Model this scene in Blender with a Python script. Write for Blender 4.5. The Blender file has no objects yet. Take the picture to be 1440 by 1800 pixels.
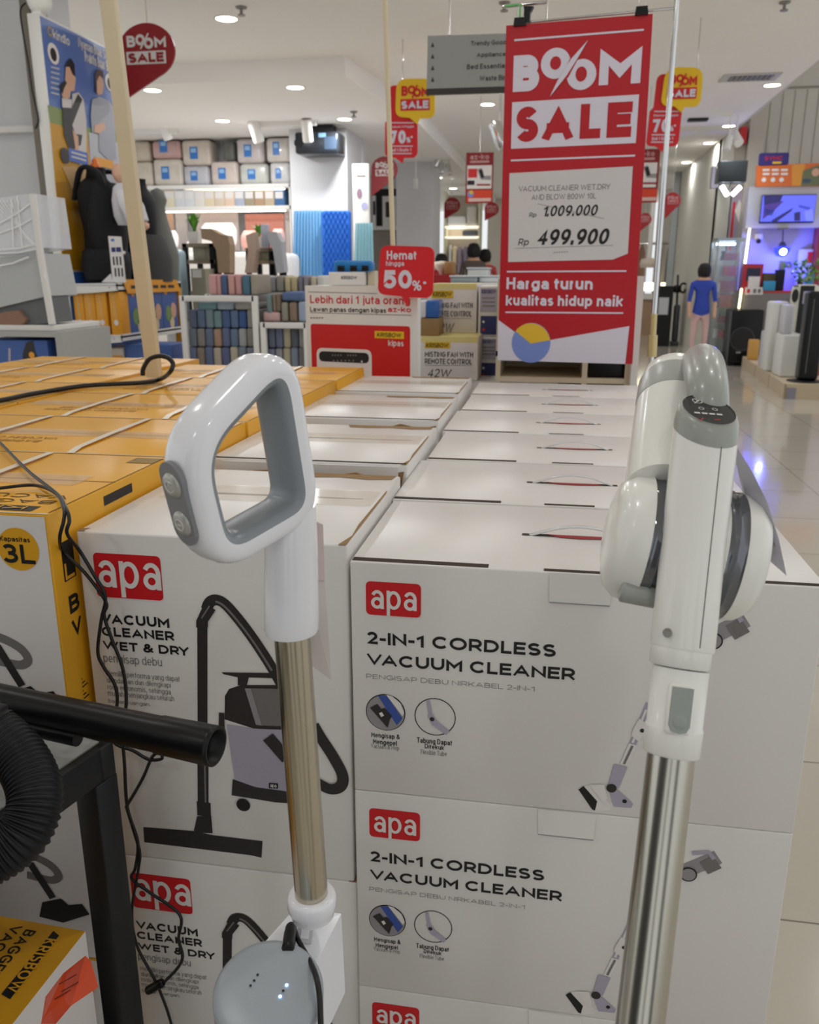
import bpy, bmesh, math, random
from mathutils import Vector as V, Matrix
from mathutils.geometry import tessellate_polygon
SC = bpy.context.scene
COL = SC.collection
random.seed(7)

# ------------------------------------------------------------ camera, world, exposure
F, PITCH, YAW = 1480.0, math.radians(15.84), math.radians(9.6)
CAM = V((0, 0, 1.35))
cam_data = bpy.data.cameras.new('camera')
cam = bpy.data.objects.new('camera', cam_data)
COL.objects.link(cam)
cam.location = CAM
cam.rotation_euler = (math.pi/2 - PITCH, 0, YAW)
cam_data.sensor_fit = 'HORIZONTAL'
cam_data.sensor_width = 36
cam_data.lens = 36*F/1440
cam_data.clip_start = .05
cam_data.clip_end = 100
cam_data.dof.use_dof = True
cam_data.dof.focus_distance = 1.0
cam_data.dof.aperture_fstop = 13
SC.camera = cam
SC.view_settings.view_transform = 'Standard'
SC.view_settings.look = 'None'
SC.view_settings.gamma = 1
SC.view_settings.use_curve_mapping = False
SC.view_settings.exposure = 0.2
AMBIENT = 0.80
LAMP_W = 4.6
w = bpy.data.worlds.new('store_light')
SC.world = w
w.use_nodes = True
w.node_tree.nodes['Background'].inputs[0].default_value = (.95, .98, 1, 1)
w.node_tree.nodes['Background'].inputs[1].default_value = AMBIENT

# where a point of the photograph lies on a plane of the store
cy, sy, cp, sp = math.cos(YAW), math.sin(YAW), math.cos(PITCH), math.sin(PITCH)
FW = V((-sy*cp, cy*cp, -sp)); RT = V((cy, sy, 0)); UP = RT.cross(FW)
AWAY = V((-sy, cy, 0)); Z = V((0, 0, 1))
def ray(x, y): return FW + RT*((x-720)/F) + UP*((900-y)/F)
def PY(x, y, Y): d = ray(x, y); return CAM + d*(Y/d.y)
def PX(x, y, X): d = ray(x, y); return CAM + d*(X/d.x)
def PZ(x, y, z): d = ray(x, y); return CAM + d*((z-CAM.z)/d.z)
def PD(x, y, dd): return CAM + ray(x, y)*dd
def PP(x, y, O, n): d = ray(x, y); return CAM + d*((O-CAM).dot(n)/d.dot(n))

# ------------------------------------------------------------ materials
def lin(c):
    c = c/255
    return c/12.92 if c <= .04045 else ((c+.055)/1.055)**2.4
MATS = {}
def M(name, rgb, rough=.5, metal=0.0, vary=.0, scale=8, bump=0.0, trans=0.0, emit=None, alpha=1.0, spec=.5, ior=1.45, coat=0.0):
    if name in MATS: return MATS[name]
    m = bpy.data.materials.new(name); m.use_nodes = True
    nt = m.node_tree; b = nt.nodes['Principled BSDF']
    c = tuple(lin(k) for k in rgb) + (1,)
    b.inputs['Base Color'].default_value = c
    b.inputs['Roughness'].default_value = rough
    b.inputs['Metallic'].default_value = metal
    b.inputs['Specular IOR Level'].default_value = spec
    b.inputs['IOR'].default_value = ior
    b.inputs['Coat Weight'].default_value = coat
    if trans: b.inputs['Transmission Weight'].default_value = trans
    if alpha < 1: b.inputs['Alpha'].default_value = alpha
    if emit:
        b.inputs['Emission Color'].default_value = tuple(lin(k) for k in emit[0]) + (1,)
        b.inputs['Emission Strength'].default_value = emit[1]
    if vary or bump:
        tc = nt.nodes.new('ShaderNodeTexCoord'); n = nt.nodes.new('ShaderNodeTexNoise')
        n.inputs['Scale'].default_value = scale; n.inputs['Detail'].default_value = 4
        nt.links.new(tc.outputs['Object'], n.inputs['Vector'])
        if vary:
            r = nt.nodes.new('ShaderNodeMapRange')
            r.inputs['To Min'].default_value = 1-vary; r.inputs['To Max'].default_value = 1+vary
            x = nt.nodes.new('ShaderNodeMix'); x.data_type = 'RGBA'; x.blend_type = 'MULTIPLY'
            x.inputs[0].default_value = 1; x.inputs[6].default_value = c
            nt.links.new(n.outputs['Fac'], r.inputs['Value'])
            nt.links.new(r.outputs['Result'], x.inputs[7])
            nt.links.new(x.outputs[2], b.inputs['Base Color'])
        if bump:
            p = nt.nodes.new('ShaderNodeBump'); p.inputs['Strength'].default_value = bump
            p.inputs['Distance'].default_value = .01
            nt.links.new(n.outputs['Fac'], p.inputs['Height']); nt.links.new(p.outputs['Normal'], b.inputs['Normal'])
    MATS[name] = m
    return m
WHITE_CARTON = M('white_carton', (226, 222, 218), .33, vary=.03, scale=5, bump=.03)
WHITE_PRINT = M('white_print', (228, 222, 218), .5)
KRAFT = M('kraft_edge', (150, 118, 80), .85, vary=.15, scale=60)
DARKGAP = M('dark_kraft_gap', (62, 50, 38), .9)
YELLOW_CARTON = M('yellow_carton', (228, 166, 34), .38, vary=.05, scale=6, bump=.03)
RED = M('logo_red', (205, 24, 32), .45)
INK = M('black_ink', (22, 22, 24), .5)
GREYINK = M('grey_ink', (120, 116, 114), .5)
MIDGREY = M('mid_grey_print', (150, 145, 148), .5)
LILAC = M('lilac_grey_print', (172, 166, 182), .5)
DARKPRINT = M('dark_grey_print', (46, 42, 42), .5)
CORD = M('black_cord', (20, 20, 21), .4)
BLACKP = M('black_plastic', (11, 11, 13), .34, spec=.35)
BLACKM = M('black_painted_steel', (14, 15, 18), .5, vary=.1, scale=20)
GLOSSW = M('glossy_white_plastic', (240, 240, 245), .16, coat=.3)
WARMW = M('warm_white_plastic', (243, 242, 236), .22, coat=.2)
HGREY = M('handle_grey_plastic', (142, 148, 154), .28)
SGREY = M('sage_grey_plastic', (160, 163, 156), .3, coat=.15)
ALU = M('champagne_aluminium', (196, 188, 170), .22, metal=1.0)
ALU2 = M('brushed_aluminium', (190, 186, 174), .24, metal=1.0)
CHROME = M('chrome', (210, 210, 210), .12, metal=1.0)
TAPE = M('clear_tape', (238, 226, 206), .08, alpha=.35)
STRAP = M('cream_strap', (232, 218, 196), .35)
PAPER = M('white_paper', (226, 222, 220), .6)
SHELFW = M('white_shelf', (232, 230, 226), .4)
BLUEP = M('blue_print', (62, 92, 160), .45)
ORANGE = M('orange_print', (232, 160, 44), .45)
LABELBLUE = M('label_blue', (58, 120, 196), .4)
CLEAR = M('clear_plastic', (240, 242, 244), .06, alpha=.28)
GLASS = M('cabinet_glass', (205, 225, 225), .03, alpha=.16)
LEAF = M('leaf_green', (96, 158, 40), .45, vary=.25, scale=30)
BOARDW = M('white_board', (228, 226, 222), .45)
REDB = M('banner_red', (178, 12, 28), .4)
PINRED = M('pin_red', (150, 22, 28), .45)
SIGNY = M('sign_yellow', (232, 190, 28), .45)
BANW = M('banner_white', (214, 209, 222), .45)
def col(rgb, rough=.7): return M('tone_%d_%d_%d' % tuple(rgb), rgb, rough)
def cloth(rgb): return M('cloth_%d_%d_%d' % tuple(rgb), rgb, .9, vary=.08, scale=25, bump=.25)

# ------------------------------------------------------------ geometric sans lettering drawn with strokes
def arc(cx, cy, rx, ry, a, b, n=None):
    n = n or max(4, int(abs(b-a)/15)); return [(cx+rx*math.cos(math.radians(a+(b-a)*i/n)), cy+ry*math.sin(math.radians(a+(b-a)*i/n))) for i in range(n+1)]
def ell(cx, cy, rx, ry): return arc(cx, cy, rx, ry, 0, 360, 26)
_S = lambda h=1: arc(.5, .755*h, .46, .245*h, 28, 270)+arc(.5, .255*h, .5, .255*h, 90, -152)[1:]
CAPS = {
 'A': (.92, [[(0, 0), (.5, 1), (1, 0)], [(.2, .3), (.8, .3)]]), 'B': (.74, [[(0, .5), (0, 0), (.58, 0)]+arc(.58, .265, .42, .265, -90, 90)+[(0, .53)], [(0, .5), (0, 1), (.52, 1)]+arc(.52, .765, .4, .235, 90, -90)+[(0, .53)]]),
 'C': (.88, [arc(.54, .5, .54, .5, 42, 318)]), 'D': (.84, [[(0, .5), (0, 0), (.38, 0)]+arc(.38, .5, .62, .5, -90, 90)+[(0, 1), (0, .5)]]),
 'E': (.66, [[(1, 1), (0, 1), (0, 0), (1, 0)], [(0, .52), (.92, .52)]]), 'F': (.64, [[(1, 1), (0, 1), (0, 0)], [(0, .5), (.9, .5)]]),
 'G': (.92, [arc(.52, .5, .52, .5, 42, 300)+[(1, .2), (1, .48), (.55, .48)]]), 'H': (.78, [[(0, 0), (0, 1)], [(1, 0), (1, 1)], [(0, .52), (1, .52)]]),
 'I': (.0, [[(.5, 0), (.5, 1)]]), 'J': (.56, [[(1, 1), (1, .3)]+arc(.5, .3, .5, .3, 0, -165)]), 'K': (.76, [[(0, 0), (0, 1)], [(1, 1), (.04, .36)], [(.34, .56), (1, 0)]]),
 'L': (.6, [[(0, 1), (0, 0), (1, 0)]]), 'M': (.92, [[(0, 0), (0, 1), (.5, .32), (1, 1), (1, 0)]]), 'N': (.8, [[(0, 0), (0, 1), (1, 0), (1, 1)]]), 'O': (.98, [ell(.5, .5, .5, .5)]),
 'P': (.7, [[(0, 0), (0, 1), (.52, 1)]+arc(.52, .68, .48, .32, 90, -90)+[(0, .36)]]), 'Q': (.98, [ell(.5, .5, .5, .5), [(.62, .25), (.98, -.04)]]),
 'R': (.74, [[(0, 0), (0, 1), (.52, 1)]+arc(.52, .69, .46, .31, 90, -90)+[(0, .38)], [(.55, .38), (1, 0)]]), 'S': (.72, [_S()]), 'T': (.74, [[(0, 1), (1, 1)], [(.5, 1), (.5, 0)]]),
 'U': (.78, [[(0, 1), (0, .4)]+arc(.5, .4, .5, .4, 180, 360)+[(1, 1)]]), 'V': (.9, [[(0, 1), (.5, 0), (1, 1)]]), 'W': (1.32, [[(0, 1), (.26, 0), (.5, .95), (.74, 0), (1, 1)]]),
 'X': (.84, [[(0, 0), (1, 1)], [(0, 1), (1, 0)]]), 'Y': (.84, [[(0, 1), (.5, .42), (1, 1)], [(.5, .45), (.5, 0)]]), 'Z': (.76, [[(0, 1), (1, 1), (0, 0), (1, 0)]]),
 '0': (.66, [ell(.5, .5, .5, .5)]), '1': (.46, [[(0, .76), (.85, 1), (.85, 0)]]), '2': (.64, [arc(.48, .7, .48, .3, 165, -38)+[(0, 0), (1, 0)]]),
 '3': (.64, [arc(.46, .76, .44, .24, 155, -90)+[(.35, .52)], [(.35, .52)]+arc(.48, .265, .52, .265, 88, -155)]), '4': (.7, [[(.74, 0), (.74, 1), (0, .27), (1, .27)]]),
 '5': (.64, [[(.9, 1), (.16, 1), (.1, .56)]+arc(.46, .33, .54, .33, 118, -150)]), '6': (.66, [ell(.5, .33, .5, .33), arc(.62, .33, .62, .67, 180, 80)]), '7': (.64, [[(0, 1), (1, 1), (.34, 0)]]),
 '8': (.66, [ell(.5, .76, .42, .24), ell(.5, .265, .5, .265)]), '9': (.66, [ell(.5, .67, .5, .33), arc(.38, .67, .62, .67, 0, -100)]),
 '%': (1.0, [ell(.2, .76, .2, .24), ell(.8, .24, .2, .24), [(.78, 1), (.22, 0)]]), '&': (.84, [[(1, 0), (.22, .68)]+arc(.42, .8, .24, .2, 215, -30)+[(.2, .42)]+arc(.38, .25, .38, .25, 130, 300)+[(.75, .2), (.95, .45)]]),
 '-': (.36, [[(0, .4), (1, .4)]]), '.': (.0, [[(.5, -.02), (.5, .1)]]), ',': (.1, [[(.8, .1), (.2, -.16)]]), '*': (.3, [[(0, .82), (1, .82)], [(.2, .68), (.8, .96)], [(.2, .96), (.8, .68)]]), "'": (.0, [[(.5, .75), (.5, 1)]])}
LOW = {
 'a': (.66, [[(1, 0), (1, .6)]+arc(.5, .62, .5, .38, 0, 155), ell(.48, .28, .46, .28)]), 'b': (.72, [[(0, 0), (0, 1.42)], ell(.5, .5, .5, .5)]), 'c': (.66, [arc(.54, .5, .54, .5, 42, 318)]), 'd': (.72, [[(1, 0), (1, 1.42)], ell(.5, .5, .5, .5)]),
 'e': (.7, [[(0, .5), (1, .5)]+arc(.5, .5, .5, .5, 0, 312)]), 'f': (.4, [[(.35, 0), (.35, 1.1)]+arc(.8, 1.1, .45, .32, 180, 85)+[(1, 1.41)], [(0, .98), (.95, .98)]]), 'g': (.72, [ell(.5, .5, .5, .5), [(1, 1), (1, .0)]+arc(.5, -.02, .5, .36, 0, -150)]),
 'h': (.66, [[(0, 0), (0, 1.42)], arc(.5, .55, .5, .45, 180, 0)+[(1, 0)]]), 'i': (.0, [[(.5, 0), (.5, 1)]]), 'j': (.14, [[(1, 1), (1, -.15)]+arc(.2, -.15, .8, .24, 0, -100)]),
 'k': (.66, [[(0, 0), (0, 1.42)], [(1, 1), (.05, .38)], [(.36, .58), (1, 0)]]), 'l': (.0, [[(.5, 0), (.5, 1.42)]]), 'm': (1.12, [[(0, 0), (0, 1)], arc(.25, .62, .25, .38, 180, 0)+[(.5, 0)], arc(.75, .62, .25, .38, 180, 0)+[(1, 0)]]),
 'n': (.66, [[(0, 0), (0, 1)], arc(.5, .55, .5, .45, 180, 0)+[(1, 0)]]), 'o': (.74, [ell(.5, .5, .5, .5)]), 'p': (.72, [[(0, 1), (0, -.42)], ell(.5, .5, .5, .5)]), 'q': (.72, [[(1, 1), (1, -.42)], ell(.5, .5, .5, .5)]),
 'r': (.38, [[(0, 0), (0, 1)], arc(.85, .5, .85, .5, 180, 82)]), 's': (.58, [_S()]), 't': (.42, [[(.35, 1.3), (.35, .26)]+arc(.75, .26, .4, .26, 180, 290), [(0, .98), (.95, .98)]]), 'u': (.66, [[(0, 1), (0, .45)]+arc(.5, .45, .5, .45, 180, 360), [(1, 1), (1, 0)]]),
 'v': (.7, [[(0, 1), (.5, 0), (1, 1)]]), 'w': (1.06, [[(0, 1), (.26, 0), (.5, .95), (.74, 0), (1, 1)]]), 'x': (.68, [[(0, 0), (1, 1)], [(0, 1), (1, 0)]]), 'y': (.7, [[(0, 1), (.5, 0.02)], [(1, 1), (.34, -.42), (.1, -.42)]]), 'z': (.6, [[(0, 1), (1, 1), (0, 0), (1, 0)]])}
XH = .72
def _ribbon(P, w, vs, fs, lay=0):
    Q = [P[0]]
    for p in P[1:]:
        if (p[0]-Q[-1][0])**2+(p[1]-Q[-1][1])**2 > 1e-8: Q.append(p)
    P = Q; n = len(P)
    if n < 2: return
    cl = n > 3 and (P[0][0]-P[-1][0])**2+(P[0][1]-P[-1][1])**2 < 1e-6
    if cl: P = P[:-1]; n -= 1
    def ext(p, q):
        d = math.hypot(p[0]-q[0], p[1]-q[1])
        return (p[0]+(p[0]-q[0])/d*w/2, p[1]+(p[1]-q[1])/d*w/2) if d > .2 or n == 2 else p
    if not cl: P = [ext(P[0], P[1])]+P[1:-1]+[ext(P[-1], P[-2])]
    o = len(vs); T = []
    for i in range(n if cl else n-1):
        a, b = P[i], P[(i+1) % n]; d = math.hypot(b[0]-a[0], b[1]-a[1]) or 1; T.append(((b[0]-a[0])/d, (b[1]-a[1])/d))
    for i in range(n):
        t0 = T[(i-1) % len(T)] if (cl or i > 0) else T[0]; t1 = T[i % len(T)] if (cl or i < n-1) else T[-1]
        n0 = (-t0[1], t0[0]); n1 = (-t1[1], t1[0]); m = (n0[0]+n1[0], n0[1]+n1[1]); q = m[0]*m[0]+m[1]*m[1]
        k = min(2/q, 2.6/math.sqrt(q)) if q > .05 else 0
        q_ = lay+.2*i/n; vs.append((P[i][0]+m[0]*k*w/2, P[i][1]+m[1]*k*w/2, q_)); vs.append((P[i][0]-m[0]*k*w/2, P[i][1]-m[1]*k*w/2, q_))
    for i in range(n if cl else n-1):
        j = (i+1) % n; fs.append([o+2*i, o+2*i+1, o+2*j+1, o+2*j])
_TX = {}
def lay_out(s, w, k):
    vs, fs, x = [], [], 0; w = w*min(1, max(.62, k))**.55; prev = ''
    for ch in s:
        if ch == ' ': x += .34*k; continue
        low = ch in LOW; W, st = (LOW if low else CAPS).get(ch, CAPS['-']); H = XH if low else 1.0
        gw = max(W*k, w*(1 if W < .05 else 1.75 if W < .45 else 2.25)); a0 = len(vs)
        if prev+ch in ('VA', 'AV', 'LV', 'LY', 'AT', 'TA', 'AW', 'WA', 'LT', 'AY', 'RY', 'P,', '1.'): x -= .13*k
        prev = ch
        for si, P in enumerate(st): _ribbon([(x+w/2+u*(gw-w), w/2+v*(H-w)) for u, v in P], w, vs, fs, .22*si)
        top = max(v for P in st for _, v in P); bot = min(v for P in st for _, v in P)
        yt, yb_ = w/2+top*(H-w)+w/2, w/2+bot*(H-w)-w/2
        for i in range(a0, len(vs)): vs[i] = (min(max(vs[i][0], x-w*.06), x+gw+w*.06), min(max(vs[i][1], yb_), yt), vs[i][2])
        if ch in 'ij':
            o = len(vs); d0 = XH+.09; d1 = max(d0+.15, min(1.02, d0+w)); vs += [(x+gw-w, d0, 0), (x+gw, d0, 0), (x+gw, d1, 0), (x+gw-w, d1, 0)]; fs.append([o, o+1, o+2, o+3])
        x += gw+(.14-.3*max(0, w-.14))*max(.45, k)
    return vs, fs
def text_outline(s, bold, aspect):
    w = min(.30, max(.075, .115+bold*2.7))
    key = (s, round(w, 3), round(aspect, 2))
    if key in _TX: return _TX[key]
    k = 1.0
    for _ in range(5):
        vs, fs = lay_out(s, w, k)
        a = (max(v[0] for v in vs)-min(v[0] for v in vs))/(max(v[1] for v in vs)-min(v[1] for v in vs))
        k = min(3.0, max(.25, k*(aspect/a)))
    vs, fs = lay_out(s, w, k)
    x0 = min(v[0] for v in vs); x1 = max(v[0] for v in vs); y0 = min(v[1] for v in vs); y1 = max(v[1] for v in vs)
    vs = [((v[0]-x0)/(x1-x0 or 1), (v[1]-y0)/(y1-y0 or 1), v[2]) for v in vs]
    out = []
    for f in fs:
        a = sum(vs[f[i]][0]*vs[f[(i+1) % 4]][1]-vs[f[(i+1) % 4]][0]*vs[f[i]][1] for i in range(4)); out.append(f if a > 0 else f[::-1])
    _TX[key] = (vs, out); return _TX[key]

# ------------------------------------------------------------ geometry collector
class G:
    def __init__(s): s.v = []; s.f = []; s.m = []; s.sm = []; s.mats = []
    def add(s, vs, fs, mat, smooth=False):
        if mat not in s.mats: s.mats.append(mat)
        i = s.mats.index(mat); o = len(s.v)
        s.v += [V(v) for v in vs]
        for f in fs: s.f.append([k+o for k in f]); s.m.append(i); s.sm.append(smooth)
        return s
    def box(s, a, b, mat, bev=0, seg=2):
        lo = V([min(a[i], b[i]) for i in range(3)]); hi = V([max(a[i], b[i]) for i in range(3)])
        return s.obox((lo+hi)/2, V(((hi.x-lo.x)/2, 0, 0)), V((0, (hi.y-lo.y)/2, 0)), V((0, 0, (hi.z-lo.z)/2)), mat, bev, seg)
    def obox(s, c, ax, ay, az, mat, bev=0, seg=2):
        c = V(c); vs = [c+ax*i+ay*j+az*k for i in (-1, 1) for j in (-1, 1) for k in (-1, 1)]
        fs = [(0, 1, 3, 2), (4, 6, 7, 5), (0, 4, 5, 1), (2, 3, 7, 6), (0, 2, 6, 4), (1, 5, 7, 3)]
        if ax.cross(ay).dot(az) < 0: fs = [f[::-1] for f in fs]
        if not bev: return s.add(vs, fs, mat)
        bm = bmesh.new(); bv = [bm.verts.new(v) for v in vs]
        for f in fs: bm.faces.new([bv[k] for k in f])
        bmesh.ops.bevel(bm, geom=bm.edges[:], offset=bev, segments=seg, profile=.5, affect='EDGES')
        bm.verts.index_update(); r = [v.co.copy() for v in bm.verts]; q = [[v.index for v in f.verts] for f in bm.faces]
        bm.free(); return s.add(r, q, mat, True)
    def tube(s, pts, rad, mat, n=12, closed=False, caps=True, up=None, flat=1.0):
        pts = [V(p) for p in pts]; N = len(pts); rs = rad if isinstance(rad, (list, tuple)) else [rad]*N
        T = []
        for i in range(N):
            a = pts[(i-1) % N] if (closed or i > 0) else pts[i]; b = pts[(i+1) % N] if (closed or i < N-1) else pts[i]
            T.append((b-a).normalized())
        u = V(up) if up else (V((0, 0, 1)) if abs(T[0].z) < .9 else V((1, 0, 0)))
        vs = []
        for i in range(N):
            u = (u - T[i]*u.dot(T[i])).normalized(); w2 = T[i].cross(u)
            for k in range(n):
                t = 2*math.pi*k/n; vs.append(pts[i]+(u*math.cos(t)*flat+w2*math.sin(t))*rs[i])
        fs = []
        for i in range(N if closed else N-1):
            j = (i+1) % N
            for k in range(n): k2 = (k+1) % n; fs.append((i*n+k, i*n+k2, j*n+k2, j*n+k))
        s.add(vs, fs, mat, True)
        if caps and not closed:
            s.add(vs[:n], [list(range(n))[::-1]], mat); s.add(vs[-n:], [list(range(n))], mat)
        return s
    def rings(s, rings, mat, smooth=True, cap0=True, cap1=True, capmat=None):
        n = len(rings[0]); vs = [p for r in rings for p in r]; fs = []
        for i in range(len(rings)-1):
            for k in range(n): k2 = (k+1) % n; fs.append((i*n+k, i*n+k2, (i+1)*n+k2, (i+1)*n+k))
        s.add(vs, fs, mat, smooth)
        if cap0: s.add(rings[0], [list(range(n))[::-1]], capmat or mat)
        if cap1: s.add(rings[-1], [list(range(n))], capmat or mat)
        return s
    def lathe(s, prof, o, axis, mat, n=24, up=None, cap0=True, cap1=True):
        axis = V(axis).normalized(); o = V(o)
        u = V(up) if up else (V((1, 0, 0)) if abs(axis.x) < .9 else V((0, 1, 0)))
        u = (u-axis*u.dot(axis)).normalized(); w2 = axis.cross(u)
        R = [[o+axis*h+(u*math.cos(2*math.pi*k/n)+w2*math.sin(2*math.pi*k/n))*max(r, 1e-5) for k in range(n)] for r, h in prof]
        return s.rings(R, mat, True, cap0, cap1)
    def prism(s, pts, off, mat, side=None, smooth=False):
        pts = [V(p) for p in pts]; off = V(off); n = len(pts)
        nrm = V((0, 0, 0))
        for i in range(n): nrm += pts[i].cross(pts[(i+1) % n])
        if nrm.dot(off) < 0: pts = pts[::-1]
        q = [p+off for p in pts]
        s.add(pts, [list(range(n))[::-1]], mat); s.add(q, [list(range(n))], mat)
        s.add(pts+q, [(i, (i+1) % n, n+(i+1) % n, n+i) for i in range(n)], side or mat, smooth)
        return s
    def merge(s, g):
        for f, m, sm in zip(g.f, g.m, g.sm): s.add([g.v[k] for k in f], [list(range(len(f)))], g.mats[m], sm)
        return s
    def build(s, name, parent=None, origin=None):
        o = V(origin) if origin is not None else (V(parent['_o']) if parent is not None else V((0, 0, 0)))
        me = bpy.data.meshes.new(name)
        me.from_pydata([tuple(v-o) for v in s.v], [], s.f)
        for m in s.mats: me.materials.append(m)
        me.polygons.foreach_set('material_index', s.m); me.polygons.foreach_set('use_smooth', s.sm)
        me.validate(); me.update()
        ob = bpy.data.objects.new(name, me); COL.objects.link(ob)
        ob['_o'] = tuple(o)
        if parent is not None: ob.parent = parent
        else: ob.location = o
        return ob

# a flat face that carries print; photograph points are dropped onto it
class Face:
    def __init__(s, O, ux, uy=None, eps=.0005):
        s.O = V(O); s.ux = V(ux).normalized(); s.uy = V(uy).normalized() if uy is not None else Z.copy()
        s.n = s.ux.cross(s.uy).normalized()
        if s.n.dot(CAM-s.O) < 0: s.n = -s.n
        s.e = eps
    def at(s, x, y, l=0): return PP(x, y, s.O, s.n)+s.n*(s.e*l)
    def fix(s, pts):
        nrm = V((0, 0, 0))
        for i in range(len(pts)): nrm += (pts[i]-pts[0]).cross(pts[(i+1) % len(pts)]-pts[0])
        return pts if nrm.dot(s.n) > 0 else pts[::-1]
    def poly(s, g, px, mat, l=1):
        p = s.fix([s.at(x, y, l) for x, y in px]); g.add(p, [list(range(len(p)))], mat); return s
    def ab(s, p): d = p-s.O; return d.dot(s.ux), d.dot(s.uy)
    def pt(s, a, b, l=0): return s.O+s.ux*a+s.uy*b+s.n*(s.e*l)
    def rect(s, g, p0, p1, mat, l=1, r=0):
        a0, b0 = s.ab(s.at(*p0)); a1, b1 = s.ab(s.at(*p1))
        a0, a1 = sorted((a0, a1)); b0, b1 = sorted((b0, b1)); return s.arect(g, a0, b0, a1, b1, mat, l, r)
    def arect(s, g, a0, b0, a1, b1, mat, l=1, r=0):
        q = rounded([(a0, b0), (a1, b0), (a1, b1), (a0, b1)], r) if r else [(a0, b0), (a1, b0), (a1, b1), (a0, b1)]
        p = s.fix([s.pt(a, b, l) for a, b in q]); g.add(p, [list(range(len(p)))], mat); return s
    def disc(s, g, c, rx, mat, l=1, n=28, ry=None, ring=None):
        a, b = s.ab(s.at(*c)); ra = abs(s.ab(s.at(c[0]+rx, c[1]))[0]-a); rb = ra if ry is None else abs(s.ab(s.at(c[0], c[1]+ry))[1]-b)
        P = [s.pt(a+ra*math.cos(2*math.pi*k/n), b+rb*math.sin(2*math.pi*k/n), l) for k in range(n)]
        if ring:
            Q = [s.pt(a+ra*ring*math.cos(2*math.pi*k/n), b+rb*ring*math.sin(2*math.pi*k/n), l) for k in range(n)]
            g.add(P+Q, [(k, (k+1) % n, n+(k+1) % n, n+k) for k in range(n)], mat)
        else:
            P = s.fix(P); g.add(P, [list(range(n))], mat)
        return s
    def line(s, g, px, wd, mat, l=1):
        pts = [s.at(x, y, l) for x, y in px]; n = len(pts); L = []; R = []
        for i in range(n):
            t = (pts[min(i+1, n-1)]-pts[max(i-1, 0)]).normalized(); q = s.n.cross(t)
            ww = wd[i] if isinstance(wd, (list, tuple)) else wd
            L.append(pts[i]+q*ww/2); R.append(pts[i]-q*ww/2)
        g.add(L+R, [(n+i, n+i+1, i+1, i) for i in range(n-1)], mat); return s
    def text(s, g, txt, ll, ur, mat, bold=0.0, shear=0.0, l=1):
        a0, b0 = s.ab(s.at(*ll)); a1, b1 = s.ab(s.at(*ur)); return s.atext(g, txt, a0, b0, a1, b1, mat, bold, shear, l)
    def atext(s, g, txt, a0, b0, a1, b1, mat, bold=0.0, shear=0.0, l=1):
        h = b1-b0; w2 = (a1-a0)-shear*h; vs, fs = text_outline(txt, bold, w2/h)
        P = [s.pt(a0+x*w2+shear*y*h, b0+y*h, l+q) for x, y, q in vs]
        if s.ux.cross(s.uy).dot(s.n) < 0: fs = [f[::-1] for f in fs]
        g.add(P, fs, mat); return s

def rounded(q, r, n=5):
    out = []; N = len(q)
    rr = r if isinstance(r, (list, tuple)) else [r]*N
    for i in range(N):
        p = V((q[i][0], q[i][1], 0)); a = V((q[i-1][0], q[i-1][1], 0))-p; b = V((q[(i+1) % N][0], q[(i+1) % N][1], 0))-p
        la, lb = a.length, b.length; a.normalize(); b.normalize()
        if rr[i] <= 0: out.append((p.x, p.y)); continue
        k = min(rr[i], la*.49, lb*.49)
        for j in range(n+1):
            t = j/n; w0 = (1-t)**2; w1 = 2*t*(1-t); w2 = t*t
            c = (p+a*k)*w0+p*w1+(p+b*k)*w2; out.append((c.x, c.y))
    return out
def smooth(pts, sub=6, closed=False):
    pts = [V(p) for p in pts]; n = len(pts); out = []
    for i in range(n if closed else n-1):
        p0 = pts[(i-1) % n] if closed or i > 0 else pts[i]; p1 = pts[i]; p2 = pts[(i+1) % n]; p3 = pts[(i+2) % n] if closed or i < n-2 else p2
        for k in range(sub):
            t = k/sub
            out.append(.5*((2*p1)+(p2-p0)*t+(2*p0-5*p1+4*p2-p3)*t*t+(3*p1-p0-3*p2+p3)*t**3))
    if not closed: out.append(pts[-1])
    return out

# ------------------------------------------------------------ things
def thing(name, label, cat, loc, group=None):
    o = bpy.data.objects.new(name, None); COL.objects.link(o)
    o.location = V(loc); o['_o'] = tuple(V(loc)); o.empty_display_size = .05
    return tag(o, label, cat, group)
def tag(o, label, cat, group=None):
    o['label'] = label; o['category'] = cat
    if group: o['group'] = group
    return o
def struct(o): o['kind'] = 'structure'; return o
def base(g):
    lo = [min(v[i] for v in g.v) for i in range(3)]; hi = [max(v[i] for v in g.v) for i in range(3)]
    return V(((lo[0]+hi[0])/2, (lo[1]+hi[1])/2, lo[2]))
def single(g, name, label, cat, group=None): return tag(g.build(name, None, base(g)), label, cat, group)
def dup(root, shift, label, group=None, skip=()):
    r = root.copy(); COL.objects.link(r); r.location = root.location+V(shift); r['label'] = label
    if group: r['group'] = group
    for ch in list(root.children):
        if ch.name.split('.')[0] in skip: continue
        c = ch.copy(); COL.objects.link(c); c.parent = r
        for gch in ch.children:
            d = gch.copy(); COL.objects.link(d); d.parent = c
    return r
ORD = ['first', 'second', 'third', 'fourth', 'fifth', 'sixth', 'seventh', 'eighth', 'ninth', 'tenth', 'eleventh', 'twelfth', 'thirteenth', 'fourteenth', 'fifteenth', 'sixteenth']
def prect(x0, y0, x1, y1, Y):
    a = PY((x0+x1)/2, y1, Y); b = PY((x0+x1)/2, y0, Y); l = PY(x0, (y0+y1)/2, Y); r = PY(x1, (y0+y1)/2, Y)
    return l.x, r.x, a.z, b.z
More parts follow.
